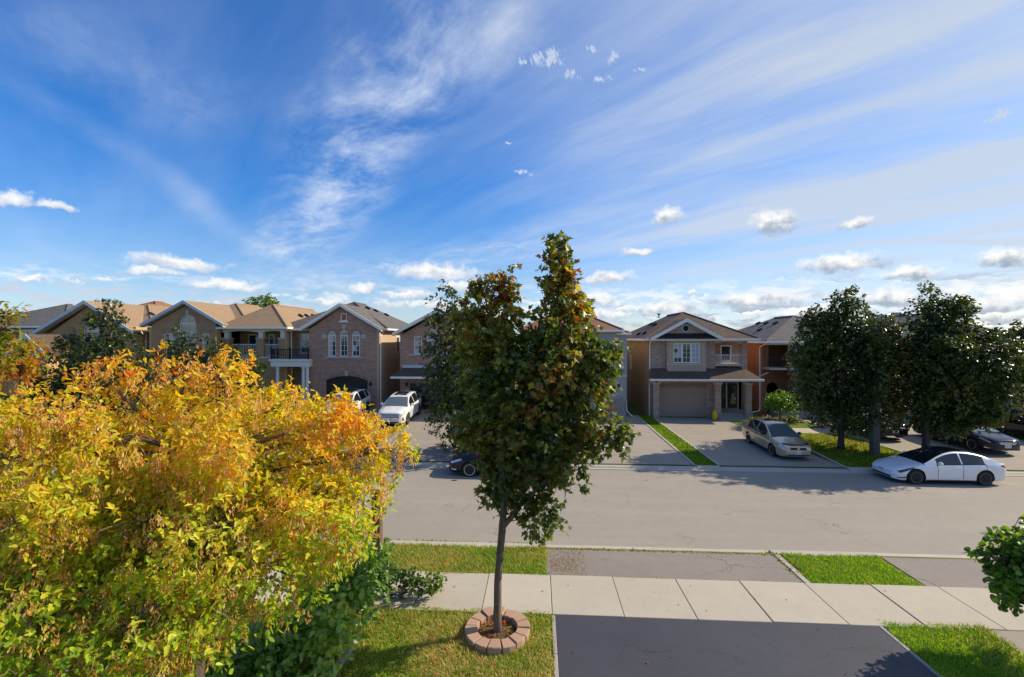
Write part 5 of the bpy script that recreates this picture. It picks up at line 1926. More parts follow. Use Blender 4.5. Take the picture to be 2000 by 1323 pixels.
    for z in (P.get('bug', []),):
        if z:
            x0, x1, zz = z
            mb = MB()
            n = 10
            for i in range(n):
                ya, yb = -0.62 + 1.24 * i / n, -0.62 + 1.24 * (i + 1) / n
                fa, fb = x1 - 0.16 * (ya / 0.62) ** 2, x1 - 0.16 * (yb / 0.62) ** 2
                mb.poly([(fa, ya, top(fa) - 0.03), (fb, yb, top(fb) - 0.03), (fb - 0.12, yb, top(fb - 0.12) + 0.035), (fa - 0.12, ya, top(fa - 0.12) + 0.035)])
            mb.build('bonnet_shield', 'bug_shield', root, uv=False)
    return root


def sedan_spec(L, W, H, wb, fo, rw, **kw):
    xf = L / 2 - fo
    xr = xf - wb
    d = dict(L=L, W=W, xf=xf, xr=xr, rw=rw)
    d.update(kw)
    return d


def electric_sedan():
    L = 4.70
    xf, xr = L / 2 - 0.84, L / 2 - 0.84 - 2.875
    P = dict(L=L, W=1.88, xf=xf, xr=xr, rw=0.335, sill=0.19, paint='paint_white', rim='rim_black', spokes=9,
             top=[(L / 2, 0.50), (L / 2 - 0.05, 0.575), (L / 2 - 0.2, 0.66), (L / 2 - 0.6, 0.775), (L / 2 - 1.15, 0.895), (0.95, 0.955), (0.2, 0.97), (-0.8, 1.0), (-1.55, 1.03), (-2.0, 1.045), (-2.22, 1.03), (-2.31, 0.98), (-L / 2, 0.9)],
             sh=[(L / 2, 0.47), (L / 2 - 0.05, 0.535), (L / 2 - 0.3, 0.65), (L / 2 - 0.8, 0.765), (L / 2 - 1.2, 0.84), (0.5, 0.89), (-0.6, 0.92), (-1.5, 0.945), (-2.0, 0.94), (-2.25, 0.90), (-L / 2, 0.82)],
             roof=[(1.12, 0.93), (0.95, 1.0), (0.5, 1.21), (0.05, 1.375), (-0.35, 1.435), (-0.7, 1.43), (-1.1, 1.375), (-1.5, 1.265), (-1.85, 1.125), (-2.06, 1.04)],
             cabin=dict(rear=-2.06, front=1.12, rear_top=-0.95, front_top=0.12, side=[(-1.38, -0.46), (-0.40, 0.62)], glass_roof=True, screen='car_glass', mirror=0.58, tumble=0.56),
             headlight=[('lamp_dark', [(L / 2 - 0.80, 0.545), (L / 2 - 0.22, 0.39), (L / 2 - 0.13, 0.53), (L / 2 - 0.74, 0.60)])],
             fog=[('car_black', [(L / 2 - 0.5, 0.13), (L / 2 - 0.12, 0.13), (L / 2 - 0.12, 0.17), (L / 2 - 0.46, 0.19)])],
             taillight=[[(-L / 2 + 0.02, 0.46), (-L / 2 + 0.32, 0.50), (-L / 2 + 0.24, 0.57), (-L / 2 + 0.02, 0.57)]],
             seams=[0.62, -0.43, -1.42], hood_seam=(L / 2 - 0.3, 1.15), handles=[-0.32, -1.30], plate=0.42,
             front=[('lower_intake', 'car_black', 0.004, 0.56, 0.235, 0.315, 0.006), ('bumper_lip', 'car_black', 0.006, 0.62, 0.16, 0.19, 0.008)])
    o = make_car('parked_car', 'white electric sedan with black glass roof and black wheels parked at the kerb', (17.16, 20.72, 0.0), math.pi - R(0.5), P)
    o.scale = (0.94, 0.94, 0.94)


def gold_sedan():
    L = 4.53
    xf = L / 2 - 0.88
    P = dict(L=L, W=1.71, xf=xf, xr=xf - 2.6, rw=0.305, sill=0.2, paint='paint_gold', rim='rim_silver', spokes=6, mirror_mat='car_black', handle_mat='car_black',
             top=[(L / 2, 0.60), (L / 2 - 0.06, 0.68), (L / 2 - 0.25, 0.77), (L / 2 - 0.7, 0.86), (L / 2 - 1.1, 0.93), (0.9, 0.97), (0, 1.0), (-1.2, 1.05), (-1.7, 1.08), (-2.1, 1.07), (-L / 2 + 0.03, 1.02), (-L / 2, 0.9)],
             sh=[(L / 2, 0.57), (L / 2 - 0.06, 0.64), (L / 2 - 0.3, 0.725), (L / 2 - 0.8, 0.81), (L / 2 - 1.2, 0.87), (0.5, 0.91), (-0.6, 0.94), (-1.5, 0.975), (-2.1, 0.99), (-L / 2, 0.88)],
             roof=[(1.15, 0.93), (0.95, 1.02), (0.45, 1.28), (0.15, 1.42), (-0.2, 1.475), (-0.6, 1.48), (-0.95, 1.45), (-1.25, 1.34), (-1.6, 1.15), (-1.75, 1.06)],
             cabin=dict(rear=-1.75, front=1.15, rear_top=-1.0, front_top=0.22, side=[(-1.30, -0.36), (-0.29, 0.70)], mirror=0.66, sunroof=(-0.7, -0.1), tumble=0.5),
             headlight=[('lamp_clear', [(L / 2 - 0.58, 0.5), (L / 2 - 0.07, 0.43), (L / 2 - 0.09, 0.56), (L / 2 - 0.48, 0.60)])],
             turn_lamp=[('amber', [(L / 2 - 0.55, 0.51), (L / 2 - 0.40, 0.485), (L / 2 - 0.38, 0.56), (L / 2 - 0.48, 0.58)])],
             taillight=[[(-L / 2 + 0.01, 0.42), (-L / 2 + 0.25, 0.44), (-L / 2 + 0.22, 0.57), (-L / 2 + 0.01, 0.57)]],
             seams=[0.72, -0.325, -1.34], hood_seam=(L / 2 - 0.25, 1.15), handles=[-0.22, -1.25], plate=0.33, moulding=(-1.2, 0.95),
             front=[('grille', 'car_black', 0.004, 0.38, 0.54, 0.66, 0.006), ('lower_intake', 'car_black', 0.004, 0.6, 0.25, 0.32, 0.006), ('chrome_bar', 'chrome', 0.008, 0.06, 0.58, 0.63, 0.014)],
             bug=(0, L / 2 - 0.06, 0.7))
    y = 25.1
    o = make_car('parked_car', 'gold compact sedan with sunroof parked nose out on the driveway beside the lawn', (12.6, y, z_far(12.6, y) + 0.02), -math.pi / 2, P)
    o.rotation_euler[1] = math.atan((z_lot(13) - 0.1) / 11.0) * 1.0


def white_suv():
    L = 4.68
    xf = L / 2 - 0.93
    P = dict(L=L, W=1.93, xf=xf, xr=xf - 2.82, rw=0.37, sill=0.26, paint='paint_white', rim='rim_silver', spokes=5,
             top=[(L / 2, 0.72), (L / 2 - 0.06, 0.90), (L / 2 - 0.2, 0.98), (L / 2 - 0.7, 1.06), (L / 2 - 1.05, 1.11), (0.9, 1.14), (0, 1.16), (-1.2, 1.2), (-1.9, 1.22), (-L / 2 + 0.05, 1.2), (-L / 2, 1.0)],
             sh=[(L / 2, 0.69), (L / 2 - 0.06, 0.84), (L / 2 - 0.3, 0.93), (L / 2 - 0.8, 1.0), (L / 2 - 1.2, 1.05), (0.5, 1.08), (-0.6, 1.1), (-1.5, 1.13), (-2.1, 1.15), (-L / 2, 0.98)],
             roof=[(1.2, 1.10), (1.0, 1.2), (0.55, 1.46), (0.25, 1.6), (-0.2, 1.68), (-0.8, 1.70), (-1.4, 1.66), (-1.85, 1.56), (-2.1, 1.32), (-2.2, 1.18)],
             cabin=dict(rear=-2.2, front=1.2, rear_top=-1.8, front_top=0.32, side=[(-1.85, -1.3), (-1.22, -0.28), (-0.2, 0.76)], mirror=0.72, sunroof=(-1.1, 0.1), tumble=0.45),
             headlight=[('lamp_clear', [(L / 2 - 0.5, 0.50), (L / 2 - 0.06, 0.42), (L / 2 - 0.08, 0.55), (L / 2 - 0.46, 0.58)])],
             turn_lamp=[('amber', [(L / 2 - 0.48, 0.52), (L / 2 - 0.38, 0.50), (L / 2 - 0.37, 0.56), (L / 2 - 0.46, 0.575)])],
             fog=[('car_black', [(L / 2 - 0.28, 0.16), (L / 2 - 0.14, 0.15), (L / 2 - 0.13, 0.28), (L / 2 - 0.24, 0.30)])],
             taillight=[[(-L / 2 + 0.01, 0.42), (-L / 2 + 0.3, 0.46), (-L / 2 + 0.22, 0.57), (-L / 2 + 0.01, 0.57)]],
             seams=[0.78, -0.24, -1.26], hood_seam=(L / 2 - 0.25, 1.2), handles=[-0.15, -1.12], plate=0.46,
             front=[('grille', 'grille_blue', 0.004, 0.60, 0.64, 0.86, 0.008), ('grille_bar', 'chrome', 0.006, 0.60, 0.70, 0.73, 0.016), ('grille_bar', 'chrome', 0.006, 0.60, 0.79, 0.82, 0.016), ('bumper_guard', 'rim_silver', 0.006, 0.5, 0.42, 0.60, 0.004), ('lower_intake', 'car_black', 0.004, 0.55, 0.3, 0.38, 0.008)])
    y = 30.4
    th = math.atan((z_lot(-9.3) - 0.1) / 11.0)
    o = make_car('parked_car', 'white crossover with blue chrome grille parked nose out before the black garage door', (-9.3, y, z_far(-9.3, y) + 0.02), -math.pi / 2, P)
    o.rotation_euler[1] = th
    P2 = dict(P)
    P2['front'] = [f for f in P['front'] if f[0] != 'grille'] + [('grille', 'car_black', 0.004, 0.60, 0.64, 0.86, 0.008)]
    y = 30.6
    o = make_car('parked_car', 'white vehicle mostly hidden by the orange leaves before the arched garage', (-13.1, y, z_far(-13.1, y) + 0.02), -math.pi / 2, P2)
    o.rotation_euler[1] = th
    # dark sport utility vehicles on the right
    P3 = dict(P)
    P3.update(paint='paint_black', front=[f for f in P2['front'] if f[1] == 'car_black'] + [('grille_bar', 'chrome', 0.006, 0.5, 0.74, 0.77, 0.016)], turn_lamp=[])
    y = 29.3
    o = make_car('parked_car', 'black sport utility vehicle parked behind the square wooden lamp post', (20.2, y, z_far(20.2, y) + 0.02), -math.pi / 2, P3)
    y = 28.0
    o = make_car('parked_car', 'black sport utility vehicle parked beyond the navy sedan', (29.0, y, z_far(29, y) + 0.02), -math.pi / 2 - R(2), P3)


def navy_sedan():
    L = 4.82
    xf = L / 2 - 0.95
    P = dict(L=L, W=1.83, xf=xf, xr=xf - 2.78, rw=0.33, sill=0.2, paint='paint_navy', rim='rim_silver', spokes=10,
             top=[(L / 2, 0.60), (L / 2 - 0.06, 0.70), (L / 2 - 0.25, 0.79), (L / 2 - 0.7, 0.88), (L / 2 - 1.15, 0.95), (0.9, 0.99), (0, 1.02), (-1.2, 1.06), (-1.8, 1.09), (-2.2, 1.08), (-L / 2 + 0.03, 1.03), (-L / 2, 0.9)],
             sh=[(L / 2, 0.57), (L / 2 - 0.06, 0.65), (L / 2 - 0.3, 0.735), (L / 2 - 0.8, 0.83), (L / 2 - 1.2, 0.89), (0.5, 0.93), (-0.6, 0.96), (-1.5, 0.99), (-2.1, 1.0), (-L / 2, 0.88)],
             roof=[(1.2, 0.95), (1.0, 1.03), (0.45, 1.28), (0.1, 1.42), (-0.3, 1.475), (-0.7, 1.475), (-1.1, 1.42), (-1.5, 1.27), (-1.9, 1.1), (-2.0, 1.07)],
             cabin=dict(rear=-2.0, front=1.2, rear_top=-1.05, front_top=0.18, side=[(-1.45, -0.40), (-0.32, 0.72)], mirror=0.7, tumble=0.52),
             headlight=[('lamp_clear', [(L / 2 - 0.62, 0.5), (L / 2 - 0.10, 0.43), (L / 2 - 0.12, 0.54), (L / 2 - 0.58, 0.60)])],
             turn_lamp=[('amber', [(L / 2 - 0.6, 0.52), (L / 2 - 0.52, 0.51), (L / 2 - 0.5, 0.57), (L / 2 - 0.57, 0.59)])],
             fog=[('chrome', [(L / 2 - 0.36, 0.14), (L / 2 - 0.12, 0.13), (L / 2 - 0.12, 0.17), (L / 2 - 0.34, 0.18)])],
             taillight=[[(-L / 2 + 0.01, 0.42), (-L / 2 + 0.35, 0.46), (-L / 2 + 0.3, 0.57), (-L / 2 + 0.01, 0.57)]],
             seams=[0.74, -0.36, -1.45], hood_seam=(L / 2 - 0.25, 1.2), handles=[-0.25, -1.35], plate=0.36, trim='chrome',
             front=[('grille', 'car_black', 0.004, 0.42, 0.50, 0.67, 0.006), ('grille_bar', 'chrome', 0.006, 0.42, 0.60, 0.63, 0.014), ('grille_bar', 'chrome', 0.006, 0.36, 0.53, 0.55, 0.014), ('lower_intake', 'car_black', 0.004, 0.6, 0.24, 0.33, 0.006)])
    y = 26.7
    o = make_car('parked_car', 'navy sedan with chrome grille parked nose out under the broad maple', (23.55, y, z_far(23.5, y) + 0.02), -math.pi / 2 + R(1), P)
    P2 = dict(P)
    P2.update(spokes=8)
    make_car('parked_car', 'dark blue sedan parked on the road behind the near maple', (-1.55, 20.72, 0.0), math.pi, P2)


electric_sedan()
gold_sedan()
white_suv()
navy_sedan()
# ================================================================== plants
NPR = np.random.default_rng(11)


def leaf_template(kind):
    """leaf in the XY plane, stem at the origin, tip towards +Y, folded a little along the midrib"""
    if kind == 'maple':
        half = [(0.0, 0.0), (0.10, 0.02), (0.34, -0.05), (0.24, 0.16), (0.52, 0.28), (0.40, 0.36), (0.46, 0.55), (0.22, 0.50), (0.17, 0.66), (0.0, 1.0)]
    elif kind == 'maple_small':
        half = [(0.0, 0.0), (0.32, -0.04), (0.25, 0.18), (0.50, 0.32), (0.26, 0.48), (0.0, 1.0)]
    elif kind == 'leaflet':
        half = [(0.0, 0.0), (0.20, 0.16), (0.27, 0.42), (0.15, 0.60), (0.16, 0.74), (0.0, 1.0)]
    elif kind == 'oval':
        half = [(0.0, 0.0), (0.25, 0.18), (0.30, 0.45), (0.18, 0.78), (0.0, 1.0)]
    elif kind == 'round':
        half = [(0.0, 0.0), (0.36, 0.05), (0.48, 0.35), (0.36, 0.7), (0.0, 1.0)]
    elif kind == 'wing':
        half = [(0.0, 0.0), (0.13, 0.45), (0.17, 0.8), (0.0, 1.0)]
    v = [(x, y, 0.22 * x + 0.10 * math.sin(y * 3.0) * 0.5) for x, y in half]
    n = len(half)
    w = [(-x, y, z) for x, y, z in v[1:-1]]
    verts = v + w
    right = list(range(n))
    left = [0] + list(range(n, n + n - 2)) + [n - 1]
    faces = []
    for k in range(1, n - 1):
        faces.append((0, right[k], right[k + 1]))
    for k in range(1, n - 1):
        faces.append((0, left[k + 1], left[k]))
    return np.array(verts, float), np.array(faces, int)


def frames(tip, nrm):
    """rotation matrices whose Y column is the leaf direction and Z column its upper face"""
    y = tip / np.maximum(np.linalg.norm(tip, axis=1), 1e-6)[:, None]
    x = np.cross(y, nrm)
    x /= np.maximum(np.linalg.norm(x, axis=1), 1e-6)[:, None]
    z = np.cross(x, y)
    return np.stack([x, y, z], axis=2)


def leaf_mesh(name, tmpl, pos, rot, size, col, mat, org=(0, 0, 0)):
    tv, tf = tmpl
    N = len(pos)
    V = np.einsum('nij,kj->nki', rot, tv) * size[:, None, None] + pos[:, None, :]
    V = V.reshape(-1, 3) - np.array(org)
    k = len(tv)
    Fc = (tf[None, :, :] + (np.arange(N) * k)[:, None, None]).reshape(-1, 3)
    me = bpy.data.meshes.new(name)
    me.vertices.add(len(V))
    me.vertices.foreach_set('co', V.astype(np.float32).ravel())
    nf = len(Fc)
    me.loops.add(nf * 3)
    me.loops.foreach_set('vertex_index', Fc.astype(np.int32).ravel())
    me.polygons.add(nf)
    me.polygons.foreach_set('loop_start', (np.arange(nf) * 3).astype(np.int32))
    me.polygons.foreach_set('loop_total', np.full(nf, 3, dtype=np.int32))
    me.update()
    ca = me.color_attributes.new('Col', 'FLOAT_COLOR', 'POINT')
    C = np.ones((N, k, 4))
    C[:, :, :3] = col[:, None, :]
    ca.data.foreach_set('color', C.astype(np.float32).ravel())
    me.materials.append(MATS[mat])
    return me


def vnoise(p, s, seed):
    """cheap smooth value noise, 0..1"""
    r = np.random.default_rng(seed)
    acc = np.zeros(len(p))
    for k in range(5):
        d = r.normal(size=3)
        d /= np.linalg.norm(d)
        acc += np.sin((p @ d) * s * (0.7 + 0.5 * k) + r.uniform(0, 6.28)) / (1 + 0.4 * k)
    return 0.5 + acc / 5.5


def pick_colours(p, palette, seed, spread=0.18, mode=None):
    """palette: (weight, rgb); neighbours tend to share a colour"""
    r = np.random.default_rng(seed)
    w = np.array([a for a, _ in palette], float)
    c = np.array([b for _, b in palette], float)
    cum = np.cumsum(w) / w.sum()
    t = np.clip(0.42 * r.random(len(p)) + 0.58 * vnoise(p, 2.2, seed), 0, 1)
    # flatten to uniform so that the weights hold
    order = np.argsort(t)
    u = np.empty(len(p))
    u[order] = (np.arange(len(p)) + 0.5) / len(p)
    idx = np.minimum(np.searchsorted(cum, u), len(palette) - 1)
    col = c[idx]
    col = col * (1 + r.uniform(-spread, spread, size=(len(p), 1)))
    return np.clip(col * (1 + r.uniform(-0.06, 0.06, size=col.shape)), 0.002, 0.95)


def spray_points(lobes, n, r, shell=0.45):
    """spread twig ends through ellipsoid lobes, thicker towards their skins"""
    vol = np.array([(l[3] * l[4] * l[5]) ** 0.75 for l in lobes])
    vol = vol * np.array([l[6] if len(l) > 6 else 1.0 for l in lobes])
    cnt = r.multinomial(n, vol / vol.sum())
    P, O, LI = [], [], []
    for li, (l, c) in enumerate(zip(lobes, cnt)):
        d = r.normal(size=(c, 3))
        d /= np.linalg.norm(d, axis=1)[:, None]
        # lumpy skin
        lump = 0.82 + 0.36 * vnoise(d * 2.3 + li * 3.1, 2.0, 100 + li)
        rad = r.random(c) ** shell * lump
        e = np.array([l[3], l[4], l[5]])
        p = d * rad[:, None] * e + np.array(l[:3])
        P.append(p)
        o = d / e
        O.append(o / np.linalg.norm(o, axis=1)[:, None])
        LI.append(np.full(c, li))
    return np.concatenate(P), np.concatenate(O), np.concatenate(LI)


def leaves_on_sprays(P, O, per, length, r, droop=0.4, up=0.8):
    """each spray is a short twig with leaves to both sides"""
    n = len(P)
    tw = O + np.array([0, 0, 0.35]) + r.normal(size=(n, 3)) * 0.45
    tw /= np.linalg.norm(tw, axis=1)[:, None]
    s = r.random((n, per))
    pos = P[:, None, :] + tw[:, None, :] * (s * length)[:, :, None] + r.normal(size=(n, per, 3)) * length * 0.22
    pos[:, :, 2] -= droop * length * s ** 2
    side = r.normal(size=(n, per, 3))
    tip = 0.7 * tw[:, None, :] + 0.9 * side + np.array([0, 0, -droop])
    nrm = O[:, None, :] * 0.55 + np.array([0, 0, up]) + r.normal(size=(n, per, 3)) * 0.45
    return pos.reshape(-1, 3), tip.reshape(-1, 3), nrm.reshape(-1, 3)


def limb(mb, a, b, r0, r1, rnd, n=6, bow=0.12, sides=6):
    a, b = Vector(a), Vector(b)
    d = b - a
    off = Vector((rnd.uniform(-1, 1), rnd.uniform(-1, 1), rnd.uniform(0.0, 0.6))) * d.length * bow
    pts, rad = [], []
    for k in range(n + 1):
        t = k / n
        p = a + d * t + off * math.sin(math.pi * t) + Vector((rnd.uniform(-1, 1), rnd.uniform(-1, 1), 0)) * d.length * 0.012
        pts.append(p)
        rad.append(r0 + (r1 - r0) * t ** 0.8)
    mb.tube(pts, rad, sides)


def make_tree(name, label, base, trunk, lobes, kind, palette, n_spray, per, spray_len, leaf, mat, seed, category='tree', bark_mat='bark_grey',
              singles=0, group=None, droop=0.4, up=0.8, shell=0.45, twigs=0.12, limbs_from=None, samara=None, sub=0, wood=None, pal_fn=None, gap=0.0, gap_f=3.0):
    """lobes are ellipsoids (x, y, z, rx, ry, rz[, weight]) in world metres"""
    r = np.random.default_rng(seed)
    rnd = random.Random(seed)
    base = Vector(base)
    root = thing(name, label, category, base, 0, group)
    org = tuple(base)
    lobes = list(lobes)
    big = list(lobes)
    if sub:
        for l in big:
            for k in range(sub if l[3] > 0.36 * max(q[3] for q in big) else 0):
                d = r.normal(size=3)
                d /= np.linalg.norm(d)
                if d[2] < -0.3:
                    d[2] *= 0.3
                f = rnd.uniform(0.28, 0.46)
                q = rnd.uniform(0.72, 1.0)
                lobes.append((l[0] + d[0] * l[3] * q, l[1] + d[1] * l[4] * q, l[2] + d[2] * l[5] * q, l[3] * f, l[4] * f, l[5] * f, 1.3))
    # ---- wood
    set_org(base)
    tm = MB()
    pts = [Vector(p[:3]) for p in trunk]
    rad = [p[3] for p in trunk]
    # root flare and slight irregularity
    fine, fr = [], []
    for k in range(len(pts) - 1):
        for j in range(5):
            t = j / 5
            fine.append(pts[k].lerp(pts[k + 1], t) + Vector((rnd.uniform(-1, 1), rnd.uniform(-1, 1), 0)) * rad[0] * 0.07)
            fr.append(rad[k] + (rad[k + 1] - rad[k]) * t)
    fine.append(pts[-1])
    fr.append(rad[-1])
    fr[0] *= 1.35
    tm.tube(fine, fr, 12)
    tr = tm.build('trunk', bark_mat, root, smooth=True, uv=False)
    bm_ = MB()
    top = pts[-1]
    hubs = []
    for l in big:
        c = Vector(l[:3])
        # leave the trunk somewhere below the lobe
        wp = [Vector(a_).lerp(Vector(b_), t_) for a_, b_, _r0, _r1 in (wood or []) for t_ in (0.3, 0.6, 0.95)]
        cands = [p for p in fine + wp if p.z < c.z - 0.15] or [fine[-1]]
        lo = limbs_from if limbs_from is not None else fine[len(fine) // 2].z
        cands = [p for p in cands if p.z >= lo] or [top]
        s = min(cands, key=lambda p: (p - c).length + rnd.uniform(0, 0.3))
        q = rad[-1] * 0.85
        limb(bm_, s, c, max(0.012, q * rnd.uniform(0.55, 0.9)), max(0.006, q * 0.25), rnd, bow=0.1)
        for k in range(4):
            d = r.normal(size=3)
            d /= np.linalg.norm(d)
            d[2] = abs(d[2]) * 0.8 + 0.1
            e = c + Vector((d[0] * l[3], d[1] * l[4], d[2] * l[5])) * 0.85
            s2 = Vector(s).lerp(c, rnd.uniform(0.5, 1.0))
            limb(bm_, s2, e, max(0.008, q * 0.3), 0.003, rnd, n=4, sides=5)
    for a, b, r0, r1 in (wood or []):
        limb(bm_, a, b, r0, r1, rnd, bow=0.06, n=7)
    # ---- leaves
    P, O, LI = spray_points(lobes, n_spray, r, shell)
    ok = (P[:, 2] > base.z + 0.15) & (vnoise(P, gap_f, seed + 9) > gap)
    P, O = P[ok], O[ok]
    tsel = r.random(len(P)) < twigs
    for p, o in zip(P[tsel], O[tsel]):
        e = Vector(p) + Vector(o) * spray_len * 0.8
        s = Vector(p) - Vector(o) * spray_len * 1.6 - Vector((0, 0, spray_len * 0.8))
        bm_.tube([s, Vector(p), e], [0.006, 0.004, 0.002], 4, cap=False)
    br = bm_.build('branches', bark_mat, root, smooth=True, uv=False)
    br['kind'] = 'stuff'
    pos, tip, nrm = leaves_on_sprays(P, O, per, spray_len, r, droop, up)
    n = len(pos)
    size = leaf * r.uniform(0.65, 1.25, n)
    col = pick_colours(pos, palette, seed) if pal_fn is None else pal_fn(pos, palette, seed)
    rot = frames(tip, nrm)
    tmpl = leaf_template(kind)
    take = np.zeros(n, bool)
    if singles:
        # the leaves nearest the lens are objects of their own
        d = np.linalg.norm(pos - np.array([0, 0, CAM_H]), axis=1)
        # keep only leaves on the outside that face the street viewer
        cen = np.mean([l[:3] for l in big], axis=0)
        out = ((pos - cen) * (np.array([0, 0, CAM_H]) - cen)).sum(1)
        idx = np.argsort(d - 0.15 * out / np.linalg.norm(np.array([0, 0, CAM_H]) - cen))[:singles]
        take[idx] = True
        one = bpy.data.meshes.new('leaf')
        one.from_pydata([tuple(x) for x in tmpl[0]], [], [tuple(int(i) for i in f) for f in tmpl[1]])
        one.materials.append(MATS['leaf_single'])
        for i in idx:
            o = bpy.data.objects.new('leaf', one)
            COL.objects.link(o)
            o.parent = root
            o.matrix_local = Matrix.Translation(Vector(pos[i]) - base) @ Matrix(rot[i].tolist()).to_4x4() @ Matrix.Diagonal((size[i], size[i], size[i], 1))
            o.color = (*col[i].tolist(), 1)
    kp = ~take
    me = leaf_mesh('crown', tmpl, pos[kp], rot[kp], size[kp], col[kp], mat, org)
    cr = obj('crown', me, root)
    cr['kind'] = 'stuff'
    if samara:
        ns, wl, wpal = samara
        P2, O2, _ = spray_points(lobes, ns, r, 0.24)
        ok = (P2[:, 2] > base.z + 0.3) & (vnoise(P2, gap_f, seed + 9) > gap * 0.9)
        P2, O2 = P2[ok], O2[ok]
        per2 = 18
        m = len(P2)
        s = r.random((m, per2))
        hang = np.stack([r.normal(size=m) * 0.25, r.normal(size=m) * 0.25, -np.ones(m)], 1)
        q = P2[:, None, :] + hang[:, None, :] * (s * 0.17)[:, :, None] + r.normal(size=(m, per2, 3)) * 0.022
        q = q.reshape(-1, 3)
        a = r.uniform(0, 2 * math.pi, len(q))
        tp = np.stack([np.cos(a) * 0.55, np.sin(a) * 0.55, -np.ones(len(q))], 1)
        nm = np.stack([np.cos(a + 1.2), np.sin(a + 1.2), r.uniform(0, 0.8, len(q))], 1)
        cc = pick_colours(q, wpal, seed + 5)
        sme = leaf_mesh('seed_keys', leaf_template('wing'), q, frames(tp, nm), wl * r.uniform(0.8, 1.2, len(q)), cc, 'leaf_autumn', org)
        so = obj('seed_keys', sme, root)
        so['kind'] = 'stuff'
    return root


def px_lobes(Y, items, seed=0, deep=1.0, ys=0.0):
    """crown masses given by their outline in the photograph, set at the tree's own distance"""
    out = []
    r = random.Random(seed)
    for it in items:
        cx, cy, rx, ry = it[:4]
        dy = it[4] if len(it) > 4 else r.uniform(-0.25, 0.25) * ys
        c = at_depth(cx, cy, Y + dy)
        e = at_depth(cx + rx, cy, Y + dy)
        f = at_depth(cx, cy - ry, Y + dy)
        wx, wz = e.x - c.x, f.z - c.z
        out.append((c.x, c.y, c.z, wx, wx * deep, wz, it[5] if len(it) > 5 else 1.0))
    return out


GREEN_DARK = [(5, (0.034, 0.058, 0.010)), (4, (0.055, 0.088, 0.015)), (3, (0.095, 0.13, 0.024)), (0.8, (0.17, 0.18, 0.03)), (0.15, (0.2, 0.08, 0.025))]

# ---- the young maple in the ring of pavers
MAPLE_PAL = [(5, (0.065, 0.105, 0.022)), (6, (0.11, 0.155, 0.03)), (5, (0.18, 0.21, 0.04)), (2.2, (0.26, 0.24, 0.045)), (1.3, (0.30, 0.14, 0.04)), (0.7, (0.46, 0.36, 0.06)), (0.3, (0.26, 0.07, 0.025))]
RX, RY = -0.82, 9.12
maple_items = [(1090, 490, 17, 26, 0, 1.6), (1090, 528, 27, 36, 0, 1.5), (1088, 575, 36, 44, 0, 1.3), (1094, 630, 50, 56), (1108, 690, 66, 66), (985, 545, 13, 24, 0.1, 1.5), (985, 580, 22, 36, 0.1, 1.4), (988, 625, 30, 44), (938, 556, 15, 26, -0.1, 1.5), (934, 596, 25, 40, -0.1, 1.3), (932, 640, 34, 46),
               (1050, 745, 76, 76), (1142, 740, 56, 56), (952, 715, 52, 62), (1005, 830, 86, 80), (1100, 850, 76, 66), (1204, 852, 27, 22, 0, 2.0), (1168, 838, 28, 22), (940, 830, 48, 58),
               (1012, 930, 70, 58, 0.1, 0.7), (1105, 935, 46, 42, -0.1, 0.7), (1052, 1005, 36, 42, 0, 0.8), (958, 958, 28, 34), (1005, 690, 44, 54), (1185, 690, 22, 34)]
make_tree('maple_tree', 'young maple with bronze and green leaves growing in the ring of pink pavers', (RX, RY, 0.17),
          [(RX, RY, 0.1, 0.088), (RX + 0.01, RY, 1.2, 0.076), (RX + 0.10, RY, 2.25, 0.074), (RX + 0.12, RY, 2.6, 0.068), (RX + 0.30, RY, 3.6, 0.055), (RX + 0.55, RY, 5.2, 0.035), (RX + 0.95, RY, 6.8, 0.016)],
          px_lobes(RY, maple_items, 4, 0.85, 1.2), 'maple', MAPLE_PAL, 1750, 11, 0.24, 0.125, 'leaf', 21, singles=300, up=0.6, twigs=0.3, limbs_from=2.3, shell=0.5, sub=2, gap=0.16, gap_f=5.0,
          wood=[((RX + 0.1, RY, 2.2), (RX - 0.02, RY - 0.05, 4.4), 0.055, 0.03), ((RX - 0.02, RY - 0.05, 4.4), (RX - 0.28, RY - 0.1, 7.2), 0.03, 0.008), ((RX - 0.02, RY - 0.05, 4.2), (RX + 0.15, RY, 7.3), 0.03, 0.008), ((RX + 0.1, RY, 2.3), (RX + 0.45, RY - 0.05, 2.75), 0.06, 0.05), ((RX + 0.45, RY - 0.05, 2.75), (RX + 1.7, RY - 0.1, 4.1), 0.045, 0.01)])

# ---- the seed-laden maple filling the left foreground
YEL_PAL = [(3.0, (0.20, 0.26, 0.025)), (2.6, (0.34, 0.33, 0.03)), (2.2, (0.10, 0.19, 0.02)), (2.2, (0.46, 0.33, 0.03)), (1.6, (0.50, 0.24, 0.03)), (0.6, (0.45, 0.12, 0.03))]
SEED_PAL = [(4, (0.70, 0.46, 0.15)), (4, (0.74, 0.54, 0.22)), (2.6, (0.72, 0.36, 0.09)), (0.8, (0.52, 0.19, 0.07)), (2.4, (0.78, 0.62, 0.32)), (3, (0.68, 0.55, 0.09))]


